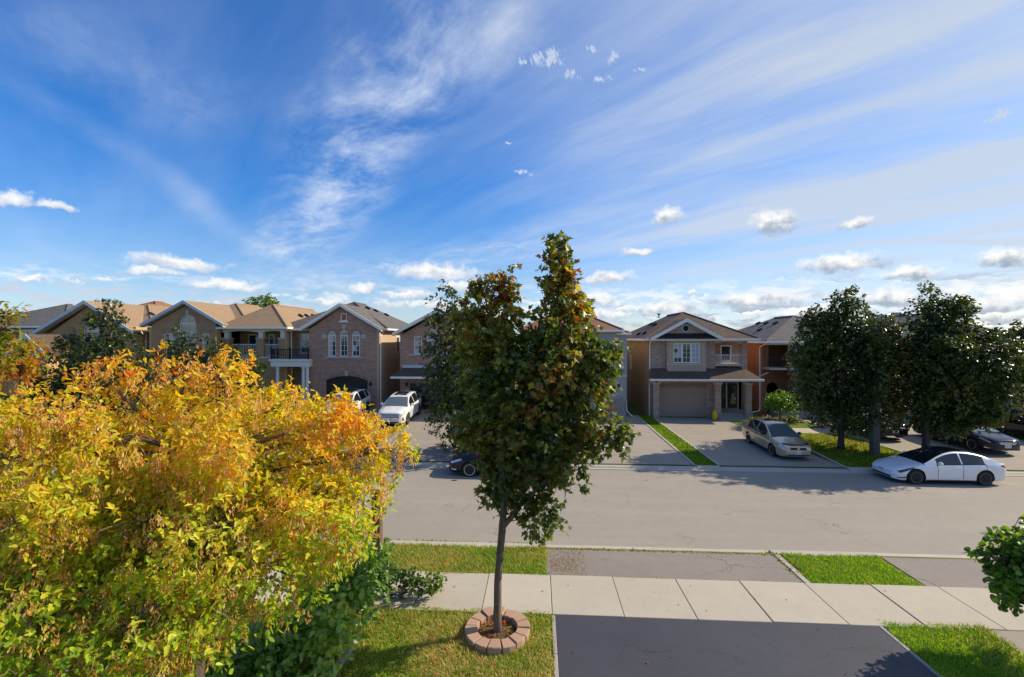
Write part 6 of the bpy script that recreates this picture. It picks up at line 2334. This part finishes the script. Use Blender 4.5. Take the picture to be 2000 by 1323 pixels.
def yellow_colours(pos, pal, seed):
    """greener low in the crown, more orange towards the top, as the tree turns"""
    r = np.random.default_rng(seed)
    t = np.clip((pos[:, 2] - 2.2) / 3.7, 0, 1)
    u = np.clip(0.62 * t + 0.26 * vnoise(pos, 1.7, seed) + 0.34 * r.random(len(pos)) - 0.12, 0, 0.999)
    c = np.array([(0.13, 0.25, 0.02), (0.24, 0.38, 0.03), (0.40, 0.50, 0.04), (0.58, 0.57, 0.045), (0.70, 0.55, 0.05), (0.72, 0.40, 0.045), (0.62, 0.2, 0.04)])
    col = c[(u * len(c)).astype(int)]
    return np.clip(col * (1 + r.uniform(-0.2, 0.2, size=(len(pos), 1))), 0.003, 0.9)


yel_items = [(430, 726, 54, 50, 8.8), (545, 792, 72, 46, 8.8), (330, 730, 70, 50, 8.4), (215, 735, 50, 45, 8.2), (655, 845, 84, 58, 8.8), (682, 812, 48, 30, 8.8), (735, 880, 60, 55, 9.0), (770, 880, 34, 22, 9.0), (690, 960, 70, 80, 8.6),
             (480, 860, 130, 100, 8.0), (300, 860, 130, 90, 7.6), (120, 850, 110, 80, 7.2), (20, 800, 50, 60, 7.2), (600, 1020, 110, 100, 7.8), (430, 1030, 140, 110, 7.0), (230, 1030, 140, 110, 6.6), (50, 1010, 120, 110, 6.4),
             (560, 1120, 80, 70, 7.2), (420, 1180, 100, 70, 6.6), (270, 1210, 110, 80, 6.0), (100, 1210, 110, 90, 5.8), (330, 1290, 90, 50, 5.8), (150, 1310, 110, 50, 5.6), (-60, 900, 80, 120, 6.8), (-60, 1150, 80, 130, 6.2), (180, 1130, 110, 80, 7.4), (340, 1120, 110, 80, 7.6), (60, 1130, 110, 90, 7.2), (120, 1270, 120, 70, 6.8), (280, 1270, 100, 60, 6.8), (20, 1290, 90, 60, 6.2)]
YS = 0.74
yel_l = px_lobes(6, [(a, b, c, d, dep * YS - 6) for a, b, c, d, dep in yel_items], 8, 0.9)
yel_l += [(-5.6, 7.0, 4.1, 1.7, 0.9, 1.2), (-4.2, 7.0, 4.0, 1.3, 0.8, 1.2), (-4.8, 6.2, 3.4, 1.5, 0.9, 1.0), (-6.6, 5.6, 3.6, 1.2, 1.0, 1.4)]
make_tree('seed_laden_maple', 'broad maple turning yellow and orange with hanging tan seed clusters', (-5.0, 6.3, 0.17),
          [(-5.0, 6.3, 0.1, 0.15), (-4.95, 6.3, 1.2, 0.13), (-4.8, 6.25, 2.6, 0.10), (-4.6, 6.2, 4.4, 0.06)],
          yel_l, 'leaflet', YEL_PAL, 6400, 9, 0.17, 0.086, 'leaf_autumn', 33, singles=300, droop=0.75, up=0.75, twigs=0.15, limbs_from=1.6, shell=0.36, sub=3, bark_mat='bark_grey',
          samara=(5200, 0.05, SEED_PAL), pal_fn=yellow_colours, gap=0.26, gap_f=3.6)
# whips standing out above its crown at the left
for lab, x0, y0, x1, y1, Y, sd in (('thin whip of orange leaves rising above the seed-laden maple before the porch', 42, 755, 45, 675, 6.2, 3),
                                  ('leafy yellow green branch reaching in before the grey hip roof', -40, 760, 12, 610, 5.6, 4)):
    b = at_depth(x0, y0, Y)
    t = at_depth(x1, y1, Y)
    its = px_lobes(Y, [(x1, y1 + 14, 26, 22), (x1 - 4, y1 + 45, 30, 24), (x0 - 20, y0 - 40, 30, 18)] if sd == 3 else [(6, 610, 20, 16), (12, 632, 24, 14), (14, 680, 20, 18), (0, 706, 18, 14), (-20, 650, 30, 50)], sd)
    make_tree('tree_shoot', lab, (b.x, b.y, 0.17), [(b.x, b.y, 0.17, 0.03), (b.x, b.y, b.z, 0.018), (t.x, t.y, t.z, 0.008)], its, 'leaflet', YEL_PAL, 62, 7, 0.14, 0.085, 'leaf_autumn', 70 + sd, category='branch', droop=0.6, twigs=0.3, limbs_from=b.z - 0.3,
              pal_fn=(lambda p, pl, s: pick_colours(p, [(3, (0.46, 0.33, 0.04)), (3, (0.50, 0.22, 0.04)), (2, (0.3, 0.3, 0.03)), (1, (0.45, 0.12, 0.04))], s)) if sd == 3 else (lambda p, pl, s: pick_colours(p, [(3, (0.2, 0.24, 0.03)), (2, (0.34, 0.32, 0.03)), (1, (0.42, 0.2, 0.03))], s)))

# ---- street maples on the far boulevard
b = at_depth(905, 885, 23.6)
make_tree('maple_tree', 'slender green maple on the far boulevard behind the paver ring maple', (b.x, 23.6, 0.12), [(b.x, 23.6, 0.05, 0.13), (b.x + 0.05, 23.6, 1.8, 0.11), (b.x + 0.1, 23.6, 5.0, 0.06), (b.x, 23.6, 8, 0.02)],
          px_lobes(23.6, [(872, 575, 18, 34), (870, 625, 34, 50), (878, 690, 42, 60), (866, 750, 42, 50), (905, 640, 30, 60), (930, 720, 60, 80), (900, 810, 60, 50), (890, 860, 36, 26), (960, 790, 50, 60)], 3, 1.0, 2.0),
          'maple_small', [(4, (0.035, 0.065, 0.014)), (4, (0.06, 0.09, 0.02)), (2, (0.10, 0.13, 0.03)), (0.5, (0.16, 0.12, 0.02))], 1500, 7, 0.3, 0.17, 'leaf_glossy', 51, up=0.9, sub=2, shell=0.5)
make_tree('maple_tree', 'dense dark maple on the lawn between the gold sedan and the lamp post', (16.15, 25.3, 0.2), [(16.15, 25.3, 0.1, 0.16), (16.2, 25.3, 1.8, 0.13), (16.3, 25.3, 4.5, 0.08), (16.3, 25.3, 7.6, 0.02)],
          px_lobes(25.3, [(1655, 592, 30, 28), (1648, 630, 55, 45), (1595, 640, 34, 34), (1600, 690, 56, 50), (1690, 680, 66, 60), (1640, 720, 90, 70), (1720, 700, 48, 50), (1590, 755, 46, 50), (1660, 790, 90, 56), (1725, 770, 44, 50), (1560, 700, 20, 30), (1706, 775, 28, 40, -1.5), (1710, 715, 30, 44, -1.5), (1708, 660, 22, 36, -1.5)], 5, 1.0, 2.4),
          'maple_small', GREEN_DARK, 5600, 8, 0.26, 0.14, 'leaf_glossy', 52, up=0.9, sub=1, bark_mat='bark_dark', shell=0.5, gap=0.3, gap_f=2.4)
make_tree('maple_tree', 'broad dark maple shading the navy sedan behind the white car', (19.0, 23.5, 0.2), [(19.0, 23.5, 0.1, 0.17), (19.05, 23.5, 1.8, 0.14), (19.3, 23.5, 4.5, 0.08), (19.2, 23.5, 7.6, 0.02)],
          px_lobes(23.5, [(1812, 590, 32, 32), (1835, 640, 60, 50), (1806, 670, 24, 44), (1860, 700, 90, 60), (1920, 690, 60, 44), (1965, 700, 50, 50), (1810, 745, 46, 66), (1870, 770, 90, 60), (1955, 750, 60, 44), (1830, 815, 56, 34), (1895, 808, 46, 26), (1985, 660, 30, 30)], 6, 1.0, 2.4),
          'maple_small', GREEN_DARK, 6800, 8, 0.26, 0.14, 'leaf_glossy', 53, up=0.9, sub=1, bark_mat='bark_dark', shell=0.5, gap=0.3, gap_f=2.4)
make_tree('maple_tree', 'dark green maple in front of the broad gabled house', (-27.2, 27.5, 0.7), [(-27.2, 27.5, 0.6, 0.16), (-27.2, 27.5, 3, 0.12), (-27.2, 27.5, 7.5, 0.03)],
          px_lobes(27.5, [(207, 622, 30, 30), (215, 665, 45, 40), (165, 680, 40, 34), (240, 700, 50, 40), (130, 720, 50, 34), (200, 740, 80, 50), (160, 770, 70, 50), (260, 760, 50, 60), (215, 800, 80, 50), (110, 770, 40, 40)], 7, 1.0, 2.0),
          'maple_small', [(4, (0.035, 0.06, 0.016)), (4, (0.055, 0.085, 0.02)), (2, (0.08, 0.11, 0.028)), (0.7, (0.20, 0.19, 0.02))], 1900, 7, 0.3, 0.19, 'leaf_glossy', 54, up=1.0, sub=2, shell=0.5)
make_tree('maple_tree', 'dark green maple in front of the half round gable window', (-18.3, 25.5, 0.5), [(-18.3, 25.5, 0.4, 0.15), (-18.3, 25.5, 3, 0.11), (-18.8, 25.5, 6.2, 0.03)],
          px_lobes(25.5, [(356, 665, 18, 26), (385, 690, 40, 30), (330, 700, 26, 34), (440, 700, 40, 30), (470, 730, 40, 40), (400, 740, 70, 50), (500, 720, 16, 26), (350, 770, 70, 50), (450, 780, 60, 50)], 8, 1.0, 2.0),
          'maple_small', [(4, (0.035, 0.06, 0.016)), (4, (0.055, 0.085, 0.02)), (2, (0.08, 0.11, 0.028))], 1300, 7, 0.3, 0.18, 'leaf_glossy', 55, up=1.0, sub=2, shell=0.5)
b = at_depth(515, 600, 52)
make_tree('backyard_tree', 'light green treetop showing over the tan roof ridge', (b.x, 52, 0.8), [(b.x, 52, 0.7, 0.25), (b.x, 52, 6, 0.15), (b.x, 52, 9, 0.05)],
          px_lobes(52, [(512, 598, 26, 16), (490, 598, 12, 12), (530, 604, 18, 12), (515, 625, 34, 22)], 9, 1.0), 'oval', [(3, (0.12, 0.19, 0.04)), (2, (0.18, 0.24, 0.05))], 420, 8, 0.5, 0.3, 'leaf', 56, sub=2, shell=0.5)
b = at_depth(208, 592, 50)
make_tree('backyard_tree', 'pale treetop just clearing the broad gable behind the dark maple', (b.x, 50, 0.8), [(b.x, 50, 0.7, 0.2), (b.x, 50, 6, 0.12), (b.x, 50, 9, 0.05)],
          px_lobes(50, [(208, 596, 22, 8), (196, 606, 26, 12)], 9, 1.0), 'oval', [(3, (0.10, 0.15, 0.05))], 200, 8, 0.4, 0.24, 'leaf', 57, sub=2, shell=0.5)
# ---- grafted ball tree in the front bed of the red brick house
make_tree('ball_tree', 'small round-headed bright green tree in the bed beside the gold sedan', (15.9, 30.9, 0.33), [(15.9, 30.9, 0.25, 0.07), (15.9, 30.9, 1.6, 0.055)],
          px_lobes(30.9, [(1530, 776, 30, 14), (1512, 786, 18, 14), (1550, 786, 18, 16), (1532, 790, 30, 14)], 2, 1.0), 'oval', [(3, (0.09, 0.20, 0.02)), (3, (0.14, 0.27, 0.03)), (1, (0.05, 0.11, 0.02))], 420, 8, 0.2, 0.12, 'leaf', 58, sub=3, shell=0.5, up=1.0)

# ---- weeping mulberry at the right edge
WX, WY = 9.35, 9.05
make_tree('weeping_tree', 'small weeping tree with broad dark green leaves beside the sidewalk', (WX + 0.25, WY - 0.1, 0.17), [(WX + 0.25, WY - 0.1, 0.1, 0.06), (WX + 0.22, WY - 0.1, 1.2, 0.05), (WX + 0.2, WY - 0.1, 2.3, 0.045)],
          px_lobes(WY, [(1990, 1072, 46, 40), (1966, 1112, 40, 42), (2020, 1105, 50, 60), (1995, 1150, 40, 30), (2060, 1080, 60, 60), (2050, 1140, 50, 50), (1930, 1050, 16, 16, 0.0, 0.5), (1912, 1085, 10, 18, 0.0, 0.5)], 2, 1.0, 0.6),
          'round', [(4, (0.07, 0.14, 0.02)), (3, (0.11, 0.20, 0.027)), (2, (0.24, 0.38, 0.045))], 460, 8, 0.14, 0.105, 'leaf', 60, singles=200, sub=2, droop=0.9, up=0.9, shell=0.45,
          wood=[((WX + 0.2, WY - 0.1, 2.4), (WX - 0.35, WY, 2.75), 0.012, 0.008), ((WX - 0.35, WY, 2.75), (WX - 0.62, WY, 2.35), 0.007, 0.003)])
# its taller neighbour outside the picture, whose shade falls over the driveway
make_tree('garden_tree', 'leafy tree in the neighbouring front yard beyond the weeping tree', (12.2, 8.0, 0.17), [(12.2, 8.0, 0.1, 0.1), (12.2, 8.0, 2, 0.08), (12.2, 8.0, 4, 0.05)],
          [(12.2, 8.0, 3.6, 1.1, 1.1, 1.2), (11.8, 8.5, 3.0, 0.9, 0.9, 0.8), (12.6, 7.6, 2.9, 0.9, 0.8, 0.8)], 'oval', GREEN_DARK, 420, 8, 0.26, 0.13, 'leaf', 61, sub=3)

# ---- shrubs under the big maple
SHRUB_PAL = [(4, (0.15, 0.27, 0.05)), (3, (0.22, 0.37, 0.08)), (2, (0.30, 0.44, 0.12)), (1.1, (0.42, 0.52, 0.08))]
lil = px_lobes(8.3, [(700, 1110, 60, 40, 0.9), (640, 1150, 60, 40, 0.5), (590, 1190, 60, 40, 0.0), (560, 1250, 70, 40, -0.5), (600, 1300, 60, 40, -0.8), (500, 1290, 70, 50, -0.8), (690, 1170, 50, 40, 0.7), (640, 1230, 50, 40, -0.2), (420, 1320, 80, 40, -1.2), (720, 1080, 30, 26, 1.3)], 3, 1.0)
make_tree('lilac_shrub', 'dense green shrub with oval leaves spreading below the seed-laden maple', (-4.2, 8.3, 0.17), [(-4.2, 8.3, 0.1, 0.05), (-4.15, 8.3, 0.5, 0.04), (-4.1, 8.3, 0.9, 0.03)], lil, 'oval', SHRUB_PAL, 800, 8, 0.22, 0.13, 'leaf', 62, category='shrub', singles=240,
          sub=2, droop=0.5, up=0.9, limbs_from=0.2, bark_mat='bark_dark', shell=0.45, gap=0.3, gap_f=5.0)
arm = px_lobes(10.3, [(745, 1125, 28, 18), (775, 1128, 28, 18), (805, 1135, 28, 18), (838, 1138, 26, 18), (800, 1155, 20, 12), (862, 1135, 10, 10), (740, 1105, 24, 18), (715, 1120, 28, 24)], 4, 1.0)
bz = at_depth(700, 1195, 9.6)
make_tree('arching_shrub', 'thin arching shrub whose leafy branch reaches over the sidewalk', (bz.x, 9.6, 0.17), [(bz.x, 9.6, 0.12, 0.03), (bz.x + 0.05, 9.65, 0.4, 0.022)], arm, 'round', [(4, (0.04, 0.085, 0.015)), (3, (0.07, 0.13, 0.02)), (1.5, (0.17, 0.27, 0.03))], 190, 8, 0.14, 0.075, 'leaf', 63, category='shrub',
          droop=0.5, up=0.9, limbs_from=0.1, bark_mat='bark_grey', shell=0.6, twigs=0.4)


# ------------------------------------------------------------------ grass and litter
def grass(name, label, polys, density, h, pal, seed, zf, dry=0.4, mask=None):
    r = np.random.default_rng(seed)
    pts = []
    for x0, x1, y0, y1 in polys:
        n = int((x1 - x0) * (y1 - y0) * density)
        pts.append(np.stack([r.uniform(x0, x1, n), r.uniform(y0, y1, n)], 1))
    p = np.concatenate(pts)
    if mask is not None:
        p = p[mask(p)]
    n = len(p)
    z = np.array([zf(a, b) for a, b in p])
    pos = np.concatenate([p, z[:, None]], 1)
    a = r.uniform(0, 2 * math.pi, n)
    nz = vnoise(pos, 1.7, seed)
    nz2 = vnoise(pos, 6.0, seed + 1)
    hh = h * r.uniform(0.5, 1.3, n) * (0.65 + 0.7 * nz)
    w = 0.0065 * r.uniform(0.7, 1.4, n) * (density and 1.0) * math.sqrt(2200 / density)
    lean = r.uniform(0.3, 1.3, n) * hh
    d = np.stack([np.cos(a), np.sin(a)], 1)
    side = np.stack([-d[:, 1], d[:, 0]], 1)
    V = np.zeros((n, 5, 3))
    V[:, 0, :2] = p - side * w[:, None]
    V[:, 1, :2] = p + side * w[:, None]
    V[:, 2, :2] = p + d * (lean * 0.35)[:, None] + side * (w * 0.8)[:, None]
    V[:, 3, :2] = p + d * (lean * 0.35)[:, None] - side * (w * 0.8)[:, None]
    V[:, 4, :2] = p + d * lean[:, None]
    V[:, 0, 2] = V[:, 1, 2] = z - 0.01
    V[:, 2, 2] = V[:, 3, 2] = z + hh * 0.6
    V[:, 4, 2] = z + hh
    k = np.arange(n) * 5
    tri = np.stack([np.stack([k, k + 1, k + 2], 1), np.stack([k, k + 2, k + 3], 1), np.stack([k + 3, k + 2, k + 4], 1)], 1).reshape(-1, 3)
    me = bpy.data.meshes.new(name)
    me.vertices.add(n * 5)
    me.vertices.foreach_set('co', V.astype(np.float32).ravel())
    me.loops.add(len(tri) * 3)
    me.loops.foreach_set('vertex_index', tri.astype(np.int32).ravel())
    me.polygons.add(len(tri))
    me.polygons.foreach_set('loop_start', (np.arange(len(tri)) * 3).astype(np.int32))
    me.polygons.foreach_set('loop_total', np.full(len(tri), 3, dtype=np.int32))
    me.update()
    g = np.array(pal[0])
    g2 = np.array(pal[1])
    st = np.array(pal[2])
    f = np.clip(nz2 * 0.8 + r.uniform(-0.3, 0.3, n) + 0.1, 0, 1)[:, None]
    col = g * (1 - f) + g2 * f
    isdry = (r.random(n) < dry * np.clip((nz - 0.35) * 2.6, 0.08, 1.0) * (0.6 + 0.8 * nz2))
    col[isdry] = st * r.uniform(0.7, 1.2, (isdry.sum(), 1))
    col *= r.uniform(0.75, 1.2, (n, 1))
    C = np.ones((n, 5, 4))
    C[:, :, :3] = col[:, None, :]
    me.color_attributes.new('Col', 'FLOAT_COLOR', 'POINT').data.foreach_set('color', C.astype(np.float32).ravel())
    me.materials.append(MATS['grass_blade'])
    o = bpy.data.objects.new(name, me)
    COL.objects.link(o)
    tag(o, label, 'grass', kind='stuff')
    return o


def ragged(x0, x1, y0, y1, amp, seed):
    def f(p):
        n1 = vnoise(np.stack([p[:, 0], p[:, 1], 0 * p[:, 0]], 1), 5.0, seed) - 0.5
        n2 = vnoise(np.stack([p[:, 0], p[:, 1], 0 * p[:, 0]], 1), 14.0, seed + 1) - 0.5
        e = amp * (n1 + n2 * 0.6)
        return (p[:, 0] > x0 + e) & (p[:, 0] < x1 + e) & (p[:, 1] > y0 + e) & (p[:, 1] < y1 + e)
    return f


LAWN = [(0.20, 0.33, 0.03), (0.36, 0.45, 0.06), (0.62, 0.50, 0.20)]
LUSH = [(0.15, 0.32, 0.02), (0.30, 0.47, 0.04), (0.56, 0.47, 0.16)]


def not_ring(p):
    q = np.hypot(p[:, 0] - RX, p[:, 1] - RY) > 0.62
    return q & ragged(-6.5, 0.33, 4.6, 9.86, 0.13, 4)(p)


grass('front_lawn_grass', 'patchy green and straw coloured lawn round the paver ring', [(-6.6, 0.42, 4.6, 9.95)], 2600, 0.06, LAWN, 1, lambda x, y: 0.165, 0.62, not_ring)
grass('boulevard_grass', 'patchy boulevard grass between the sidewalk and the kerb left of the apron', [(-7.0, 0.4, 11.3, 13.0)], 2600, 0.075, LUSH, 2, lambda x, y: 0.135, 0.55, ragged(-7.1, 0.22, 11.36, 12.94, 0.12, 5))
grass('strip_grass', 'bright green block of boulevard grass between the two aprons', [(6.5, 9.4, 11.3, 13.0)], 2600, 0.07, LUSH, 3, lambda x, y: 0.135, 0.25, ragged(6.66, 9.24, 11.38, 12.96, 0.2, 6))
grass('right_lawn_grass', 'lush lawn beside the black driveway', [(7.0, 9.15, 4.6, 9.9)], 2600, 0.075, LUSH, 4, lambda x, y: 0.165, 0.32, ragged(7.08, 9.05, 4.5, 9.84, 0.2, 7))
FAR = [(0.12, 0.24, 0.015), (0.22, 0.36, 0.03), (0.34, 0.34, 0.06)]
grass('far_strip_grass', 'narrow bright grass strip between two far driveways', [(7.0, 8.5, 22.0, 33.4)], 700, 0.08, FAR, 5, z_far, 0.1, lambda p: (p[:, 0] > 7.42 - (p[:, 1] - 22) * 0.022) & (p[:, 0] < 8.44 - (p[:, 1] - 22) * 0.027))
grass('far_lawn_grass', 'sunny far lawn under the dense dark maple', [(14.2, 19.1, 22.0, 28.9)], 600, 0.08, [(0.14, 0.22, 0.02), (0.26, 0.34, 0.035), (0.42, 0.38, 0.10)], 6, z_far, 0.5, lambda p: (p[:, 0] > 14.3 + (p[:, 1] - 22) * 0.054) & (p[:, 0] < 18.95 - (p[:, 1] - 22) * 0.064))
grass('far_verge_grass', 'far boulevard grass at the foot of the slender green maple', [(-4.2, 0.9, 22.0, 30.0)], 350, 0.09, FAR, 7, z_far, 0.3)
grass('kerb_weeds', 'weeds growing along the seams of kerb, apron and sidewalk', [(-5, 9.3, 12.88, 12.99), (0.2, 6.6, 11.36, 11.43), (9.3, 13, 11.36, 11.43), (-4.5, 0.3, 13.46, 13.54), (6.4, 6.75, 11.4, 13.0), (0.22, 0.36, 9.78, 11.4)], 420, 0.035, [(0.16, 0.22, 0.03), (0.26, 0.28, 0.05), (0.38, 0.3, 0.1)], 8, lambda x, y: 0.155 if y < 13.1 else 0.02, 0.5)

# fallen leaves on the lawn, in the ring and at the apron's corner
rl = np.random.default_rng(77)


def litter(name, label, boxes, n, size, pal, z, seed, zj=0.03):
    r = np.random.default_rng(seed)
    area = np.array([(b[1] - b[0]) * (b[3] - b[2]) for b in boxes])
    cnt = r.multinomial(n, area / area.sum())
    p = np.concatenate([np.stack([r.uniform(b[0], b[1], c), r.uniform(b[2], b[3], c), np.full(c, b[4] if len(b) > 4 else z)], 1) for b, c in zip(boxes, cnt)])
    p[:, 2] += r.uniform(0.005, zj, len(p))
    tip = r.normal(size=(len(p), 3)) * np.array([1, 1, 0.15])
    nrm = np.array([0, 0, 1]) + r.normal(size=(len(p), 3)) * 0.25
    me = leaf_mesh(name, leaf_template('maple_small'), p, frames(tip, nrm), size * r.uniform(0.6, 1.3, len(p)), pick_colours(p, pal, seed), 'leaf_autumn')
    o = obj(name, me)
    tag(o, label, 'leaves', kind='stuff')


LIT = [(3, (0.42, 0.24, 0.06)), (2, (0.46, 0.12, 0.04)), (2, (0.38, 0.30, 0.10)), (1, (0.30, 0.14, 0.05))]
litter('fallen_leaves', 'dry fallen leaves scattered over the lawn round the paver ring', [(-3.5, 0.3, 5.5, 9.7, 0.2), (-3, 0.2, 11.5, 12.8, 0.18)], 420, 0.06, LIT, 0.2, 5, 0.05)
litter('ring_leaves', 'dry leaves lying inside the paver ring', [(RX - 0.36, RX + 0.3, RY - 0.3, RY + 0.34, 0.19)], 260, 0.055, LIT, 0.19, 6, 0.05)
litter('driveway_leaves', 'few pale leaves on the black driveway and sidewalk', [(0.6, 6.8, 7.0, 9.6, 0.192), (-2, 9, 9.9, 11.3, 0.2)], 26, 0.05, LIT, 0.2, 7, 0.01)
litter('apron_litter', 'heap of dry seed litter at the corner of the apron', [(0.35, 1.0, 11.7, 12.4, 0.15), (0.3, 1.3, 11.5, 12.8, 0.15)], 900, 0.024, [(3, (0.40, 0.28, 0.12)), (2, (0.34, 0.2, 0.08))], 0.15, 8, 0.03)
# ================================================================== smaller things
# ring of wedge pavers round the young maple
set_org((0, 0, 0))
ring = thing('paver_ring', 'round planter of pink wedge pavers at the foot of the young maple', 'planter', (RX, RY, 0.165))
NB = 14
rr = random.Random(12)
for k in range(NB):
    a0, a1 = 2 * math.pi * k / NB + 0.02, 2 * math.pi * (k + 1) / NB - 0.02
    ri, ro = 0.40 + rr.uniform(-0.012, 0.012), 0.655 + rr.uniform(-0.015, 0.015)
    pts = []
    for r_, a in ((ri, a0), (ro, a0), (ro * 1.005, (a0 + a1) / 2), (ro, a1), (ri, a1), (ri * 1.005, (a0 + a1) / 2)):
        pts.append((r_ * math.cos(a), r_ * math.sin(a), -0.05))
    me = MB().prism(pts, (0, 0, 0.205 + rr.uniform(-0.012, 0.012))).mesh('paver', 'paver_pink', bevel=0.012)
    obj('paver', me, ring, (0, 0, rr.uniform(-0.006, 0.006)), (rr.uniform(-0.03, 0.03), rr.uniform(-0.03, 0.03), 0))
obj('soil', MB().lathe([(0.405, 0.0), (0.36, 0.035), (0.2, 0.05), (0.0, 0.055)], (0, 0, 0), n=20).mesh('soil', 'bed_soil'), ring)
# grey edging stones along the shrub bed
for k in range(9):
    y = 8.62 - 0.245 * k
    x = -3.58 + 0.02 * math.sin(k * 1.7)
    e = obj('edging_stone', MB().box(-0.07, 0.07, -0.115, 0.115, -0.05, 0.115 + rr.uniform(-0.01, 0.02)).mesh('edging_stone', 'step_stone', bevel=0.015), None, (x, y, 0.165), (rr.uniform(-0.05, 0.05), rr.uniform(-0.05, 0.05), rr.uniform(-0.12, 0.12)))
    tag(e, 'grey concrete edging stone in the line between the lawn and the shrub bed', 'edging stone', 'edging stones along the shrub bed')
# square brown timber post on the near boulevard
po = thing('timber_post', 'square brown timber post standing in the boulevard grass by the kerb', 'post', (-4.46, 12.4, 0.135))
obj('shaft', MB().box(-0.12, 0.12, -0.12, 0.12, -0.2, 1.7).mesh('shaft', 'wood_brown', bevel=0.012), po)
obj('cap', MB().prism([(-0.14, -0.14, 1.7), (0.14, -0.14, 1.7), (0.14, 0.14, 1.7), (-0.14, 0.14, 1.7)], (0, 0, 0.04)).mesh('cap', 'wood_brown', bevel=0.01), po)
# street lamp by the white car
la = thing('street_lamp', 'square grey street lamp post with flat lamp head rising through the dark maples', 'street lamp', (17.18, 24.3, 0.14))
m = MB()
m.prism([(-0.17, -0.17, -0.3), (0.17, -0.17, -0.3), (0.17, 0.17, -0.3), (-0.17, 0.17, -0.3)], (0, 0, 1.5))
obj('shaft', MB().prism([(-0.165, -0.165, -0.3), (0.165, -0.165, -0.3), (0.165, 0.165, -0.3), (-0.165, 0.165, -0.3)], (0, 0, 7.0)).mesh('shaft', 'wood_grey', bevel=0.02), la)
obj('arm', MB().tube([(0, 0, 6.5), (0.12, 0, 6.95), (0.45, 0, 7.15), (0.85, 0, 7.2)], 0.035, 8).mesh('arm', 'grey_metal', smooth=True), la)
obj('lamp_head', MB().lathe([(0.0, -0.06), (0.22, -0.05), (0.26, 0.0), (0.2, 0.06), (0.06, 0.1), (0.0, 0.1)], (0, 0, 0), n=18).mesh('lamp_head', 'grey_metal', smooth=True), la, (1.15, 0, 7.22), (0, 0, 0), (1.45, 0.8, 0.8))
# a small yellow sack by the porch pier and a pot of red flowers
zz = z_far(12.3, 32.7)
yb = thing('yellow_bag', 'small yellow plastic sack standing by the porch pier of the taupe garage', 'sack', (12.35, 32.65, zz + 0.02))
obj('sack', MB().lathe([(0.14, 0.0), (0.19, 0.08), (0.2, 0.35), (0.15, 0.58), (0.06, 0.66), (0.11, 0.74), (0.0, 0.76)], (0, 0, 0), n=10).mesh('sack', 'yellow_plastic', smooth=True), yb)
obj('tie', MB().lathe([(0.065, 0.62), (0.075, 0.65), (0.065, 0.68)], (0, 0, 0), n=10).mesh('tie', 'car_black'), yb)
pot = thing('flower_pot', 'clay pot of red flowers at the end of the porch steps', 'flower pot', (15.35, 32.4, z_far(15.3, 32.4)))
obj('pot', MB().lathe([(0.12, 0), (0.17, 0.26), (0.19, 0.27), (0.19, 0.32), (0.16, 0.32), (0.15, 0.29), (0.0, 0.28)], (0, 0, 0), n=14).mesh('pot', 'terracotta'), pot)
r = np.random.default_rng(3)
q = r.normal(size=(120, 3)) * 0.07 + np.array([15.35, 32.4, z_far(15.3, 32.4) + 0.46])
fl = obj('petals', leaf_mesh('petals', leaf_template('round'), q, frames(r.normal(size=(120, 3)), r.normal(size=(120, 3))), np.full(120, 0.045), np.tile(np.array([[0.5, 0.03, 0.05]]), (120, 1)), 'leaf', tuple(pot.location)), pot)
fl['kind'] = 'stuff'
# low plants in the bed before the red brick house
make_tree('flower_bed_shrub', 'low mixed garden plants in the bed behind the gold sedan', (14.9, 31.6, 0.33), [(14.9, 31.6, 0.3, 0.02), (14.9, 31.6, 0.5, 0.015)],
          [(14.6, 31.6, 0.55, 0.5, 0.4, 0.22), (15.4, 31.8, 0.55, 0.5, 0.4, 0.22), (16.5, 31.9, 0.55, 0.5, 0.4, 0.25), (13.9, 31.4, 0.5, 0.4, 0.3, 0.15), (17.3, 32.0, 0.6, 0.4, 0.4, 0.3)], 'oval', [(3, (0.10, 0.14, 0.04)), (2, (0.18, 0.2, 0.06)), (1, (0.3, 0.28, 0.12)), (0.4, (0.5, 0.4, 0.35))], 260, 8, 0.14, 0.1, 'leaf', 91, category='shrub', limbs_from=0.3)
